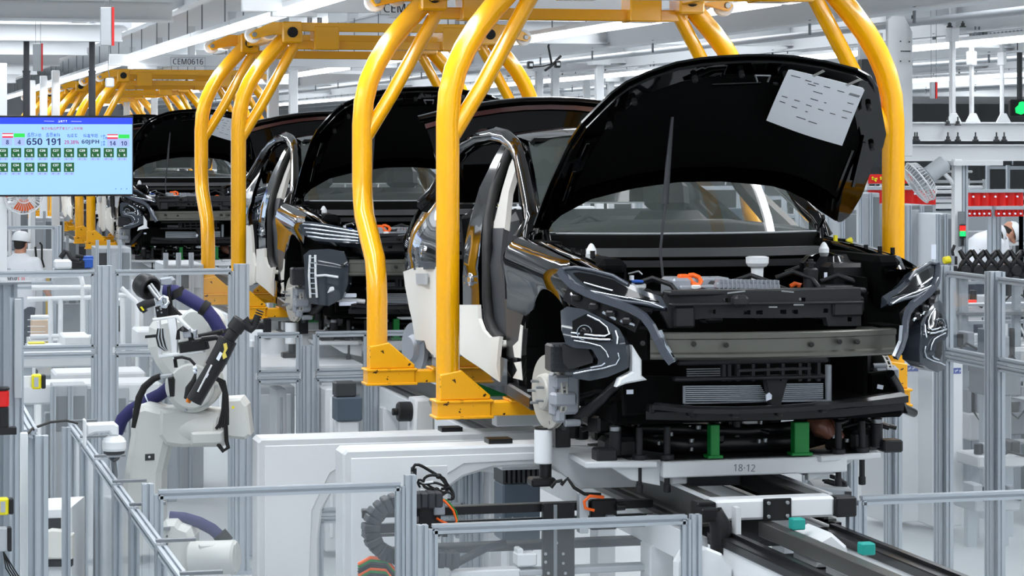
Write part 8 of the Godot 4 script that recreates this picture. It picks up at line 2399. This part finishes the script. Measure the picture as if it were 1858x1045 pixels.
		for x in [a.x + 0.05, b.x - 0.05]:
			s = Shape.new(); s.box(Vector3(x, a.y / 2, a.z - 0.2), Vector3(0.07, a.y, 0.07)); make("leg", s, M.aluminium, m)
		if n == 1:
			s = Shape.new(); s.span(spot(1755, 554, "d", 23.9), spot(1770, 544, "d", 23.9) + Vector3(0, 0, 0.02)); make("red_display", s, M.red_glow, m)
	# bench with a perforated end and a black bracket behind the conveyor end
	var gb := thing("grey_blower", "pale grey blower box with a grille and black handle, right of the conveyor end", "blower", "", Vector3())
	var D := 12.6
	s = Shape.new(); poly3(s, [[1480, 885], [1545, 888], [1545, 912], [1480, 910]], D, 0.35, 0.008); make("case", s, M.pale_grey, gb)
	s = Shape.new(); poly3(s, [[1533, 892], [1545, 892], [1545, 910], [1533, 909]], D - 0.006, 0.008, 0.0); make("grille", s, M.dark_grey, gb)
	s = Shape.new(); s.tube(line3([[1495, 874], [1500, 862], [1520, 868], [1533, 876], [1534, 884]], D + 0.1), 0.012, 8); s.tube(line3([[1496, 872], [1532, 882]], D + 0.1), 0.014, 8); make("handle", s, M.satin_black, gb)
	s = Shape.new(); p = spot(1512, 940, "d", D + 0.2); s.box(Vector3(p.x, 0.6, p.z), Vector3(0.14, 1.2, 0.2)); make("stand", s, M.white_steel, gb)
	# a far sign with a green light
	var gs := thing("green_sign", "black sign box with a bright green figure at the right edge", "sign", "", spot(1850, 196, "d", 27.0))
	s = Shape.new(); s.box(Vector3(0.02, 0, 0), Vector3(0.28, 0.18, 0.06), Basis(), 0.01); make("box", s, M.satin_black, gs)
	s = Shape.new(); s.prism([Vector2(-0.06, -0.05), Vector2(-0.065, 0.0), Vector2(-0.03, 0.03), Vector2(-0.02, 0.06), Vector2(0.02, 0.07), Vector2(0.06, 0.05), Vector2(0.07, 0.0), Vector2(0.05, -0.05), Vector2(0.0, -0.07)], Transform3D(Basis(), Vector3(0, 0, 0.031)), 0.004); make("green_light", s, M.green_glow, gs)
	s = Shape.new(); s.rod(Vector3(0, 0.09, 0), Vector3(0, 0.8, 0), 0.03, 8); make("hanger", s, M.dark_grey, gs)
	# grey wall panels that close the far side of the hall
	s = Shape.new(); s.span(Vector3(7.6, 2.3, -66), Vector3(34, 3.2, -65.9)); struct("wall_far", s, M.mid_grey)
	var o2 := thing("dark_panel", "dark grey panel behind the top of the yellow post, upper right", "panel", "", Vector3())
	s = Shape.new(); s.span(spot(1556, 168, "d", 22.0), spot(1602, 108, "d", 22.0) + Vector3(0, 0, 0.05), 0.006); make("face", s, M.dark_grey, o2)
	s = Shape.new(); s.span(spot(1556, 108, "d", 22.0), spot(1602, 60, "d", 22.0)); make("hanger", s, M.white_steel, o2)
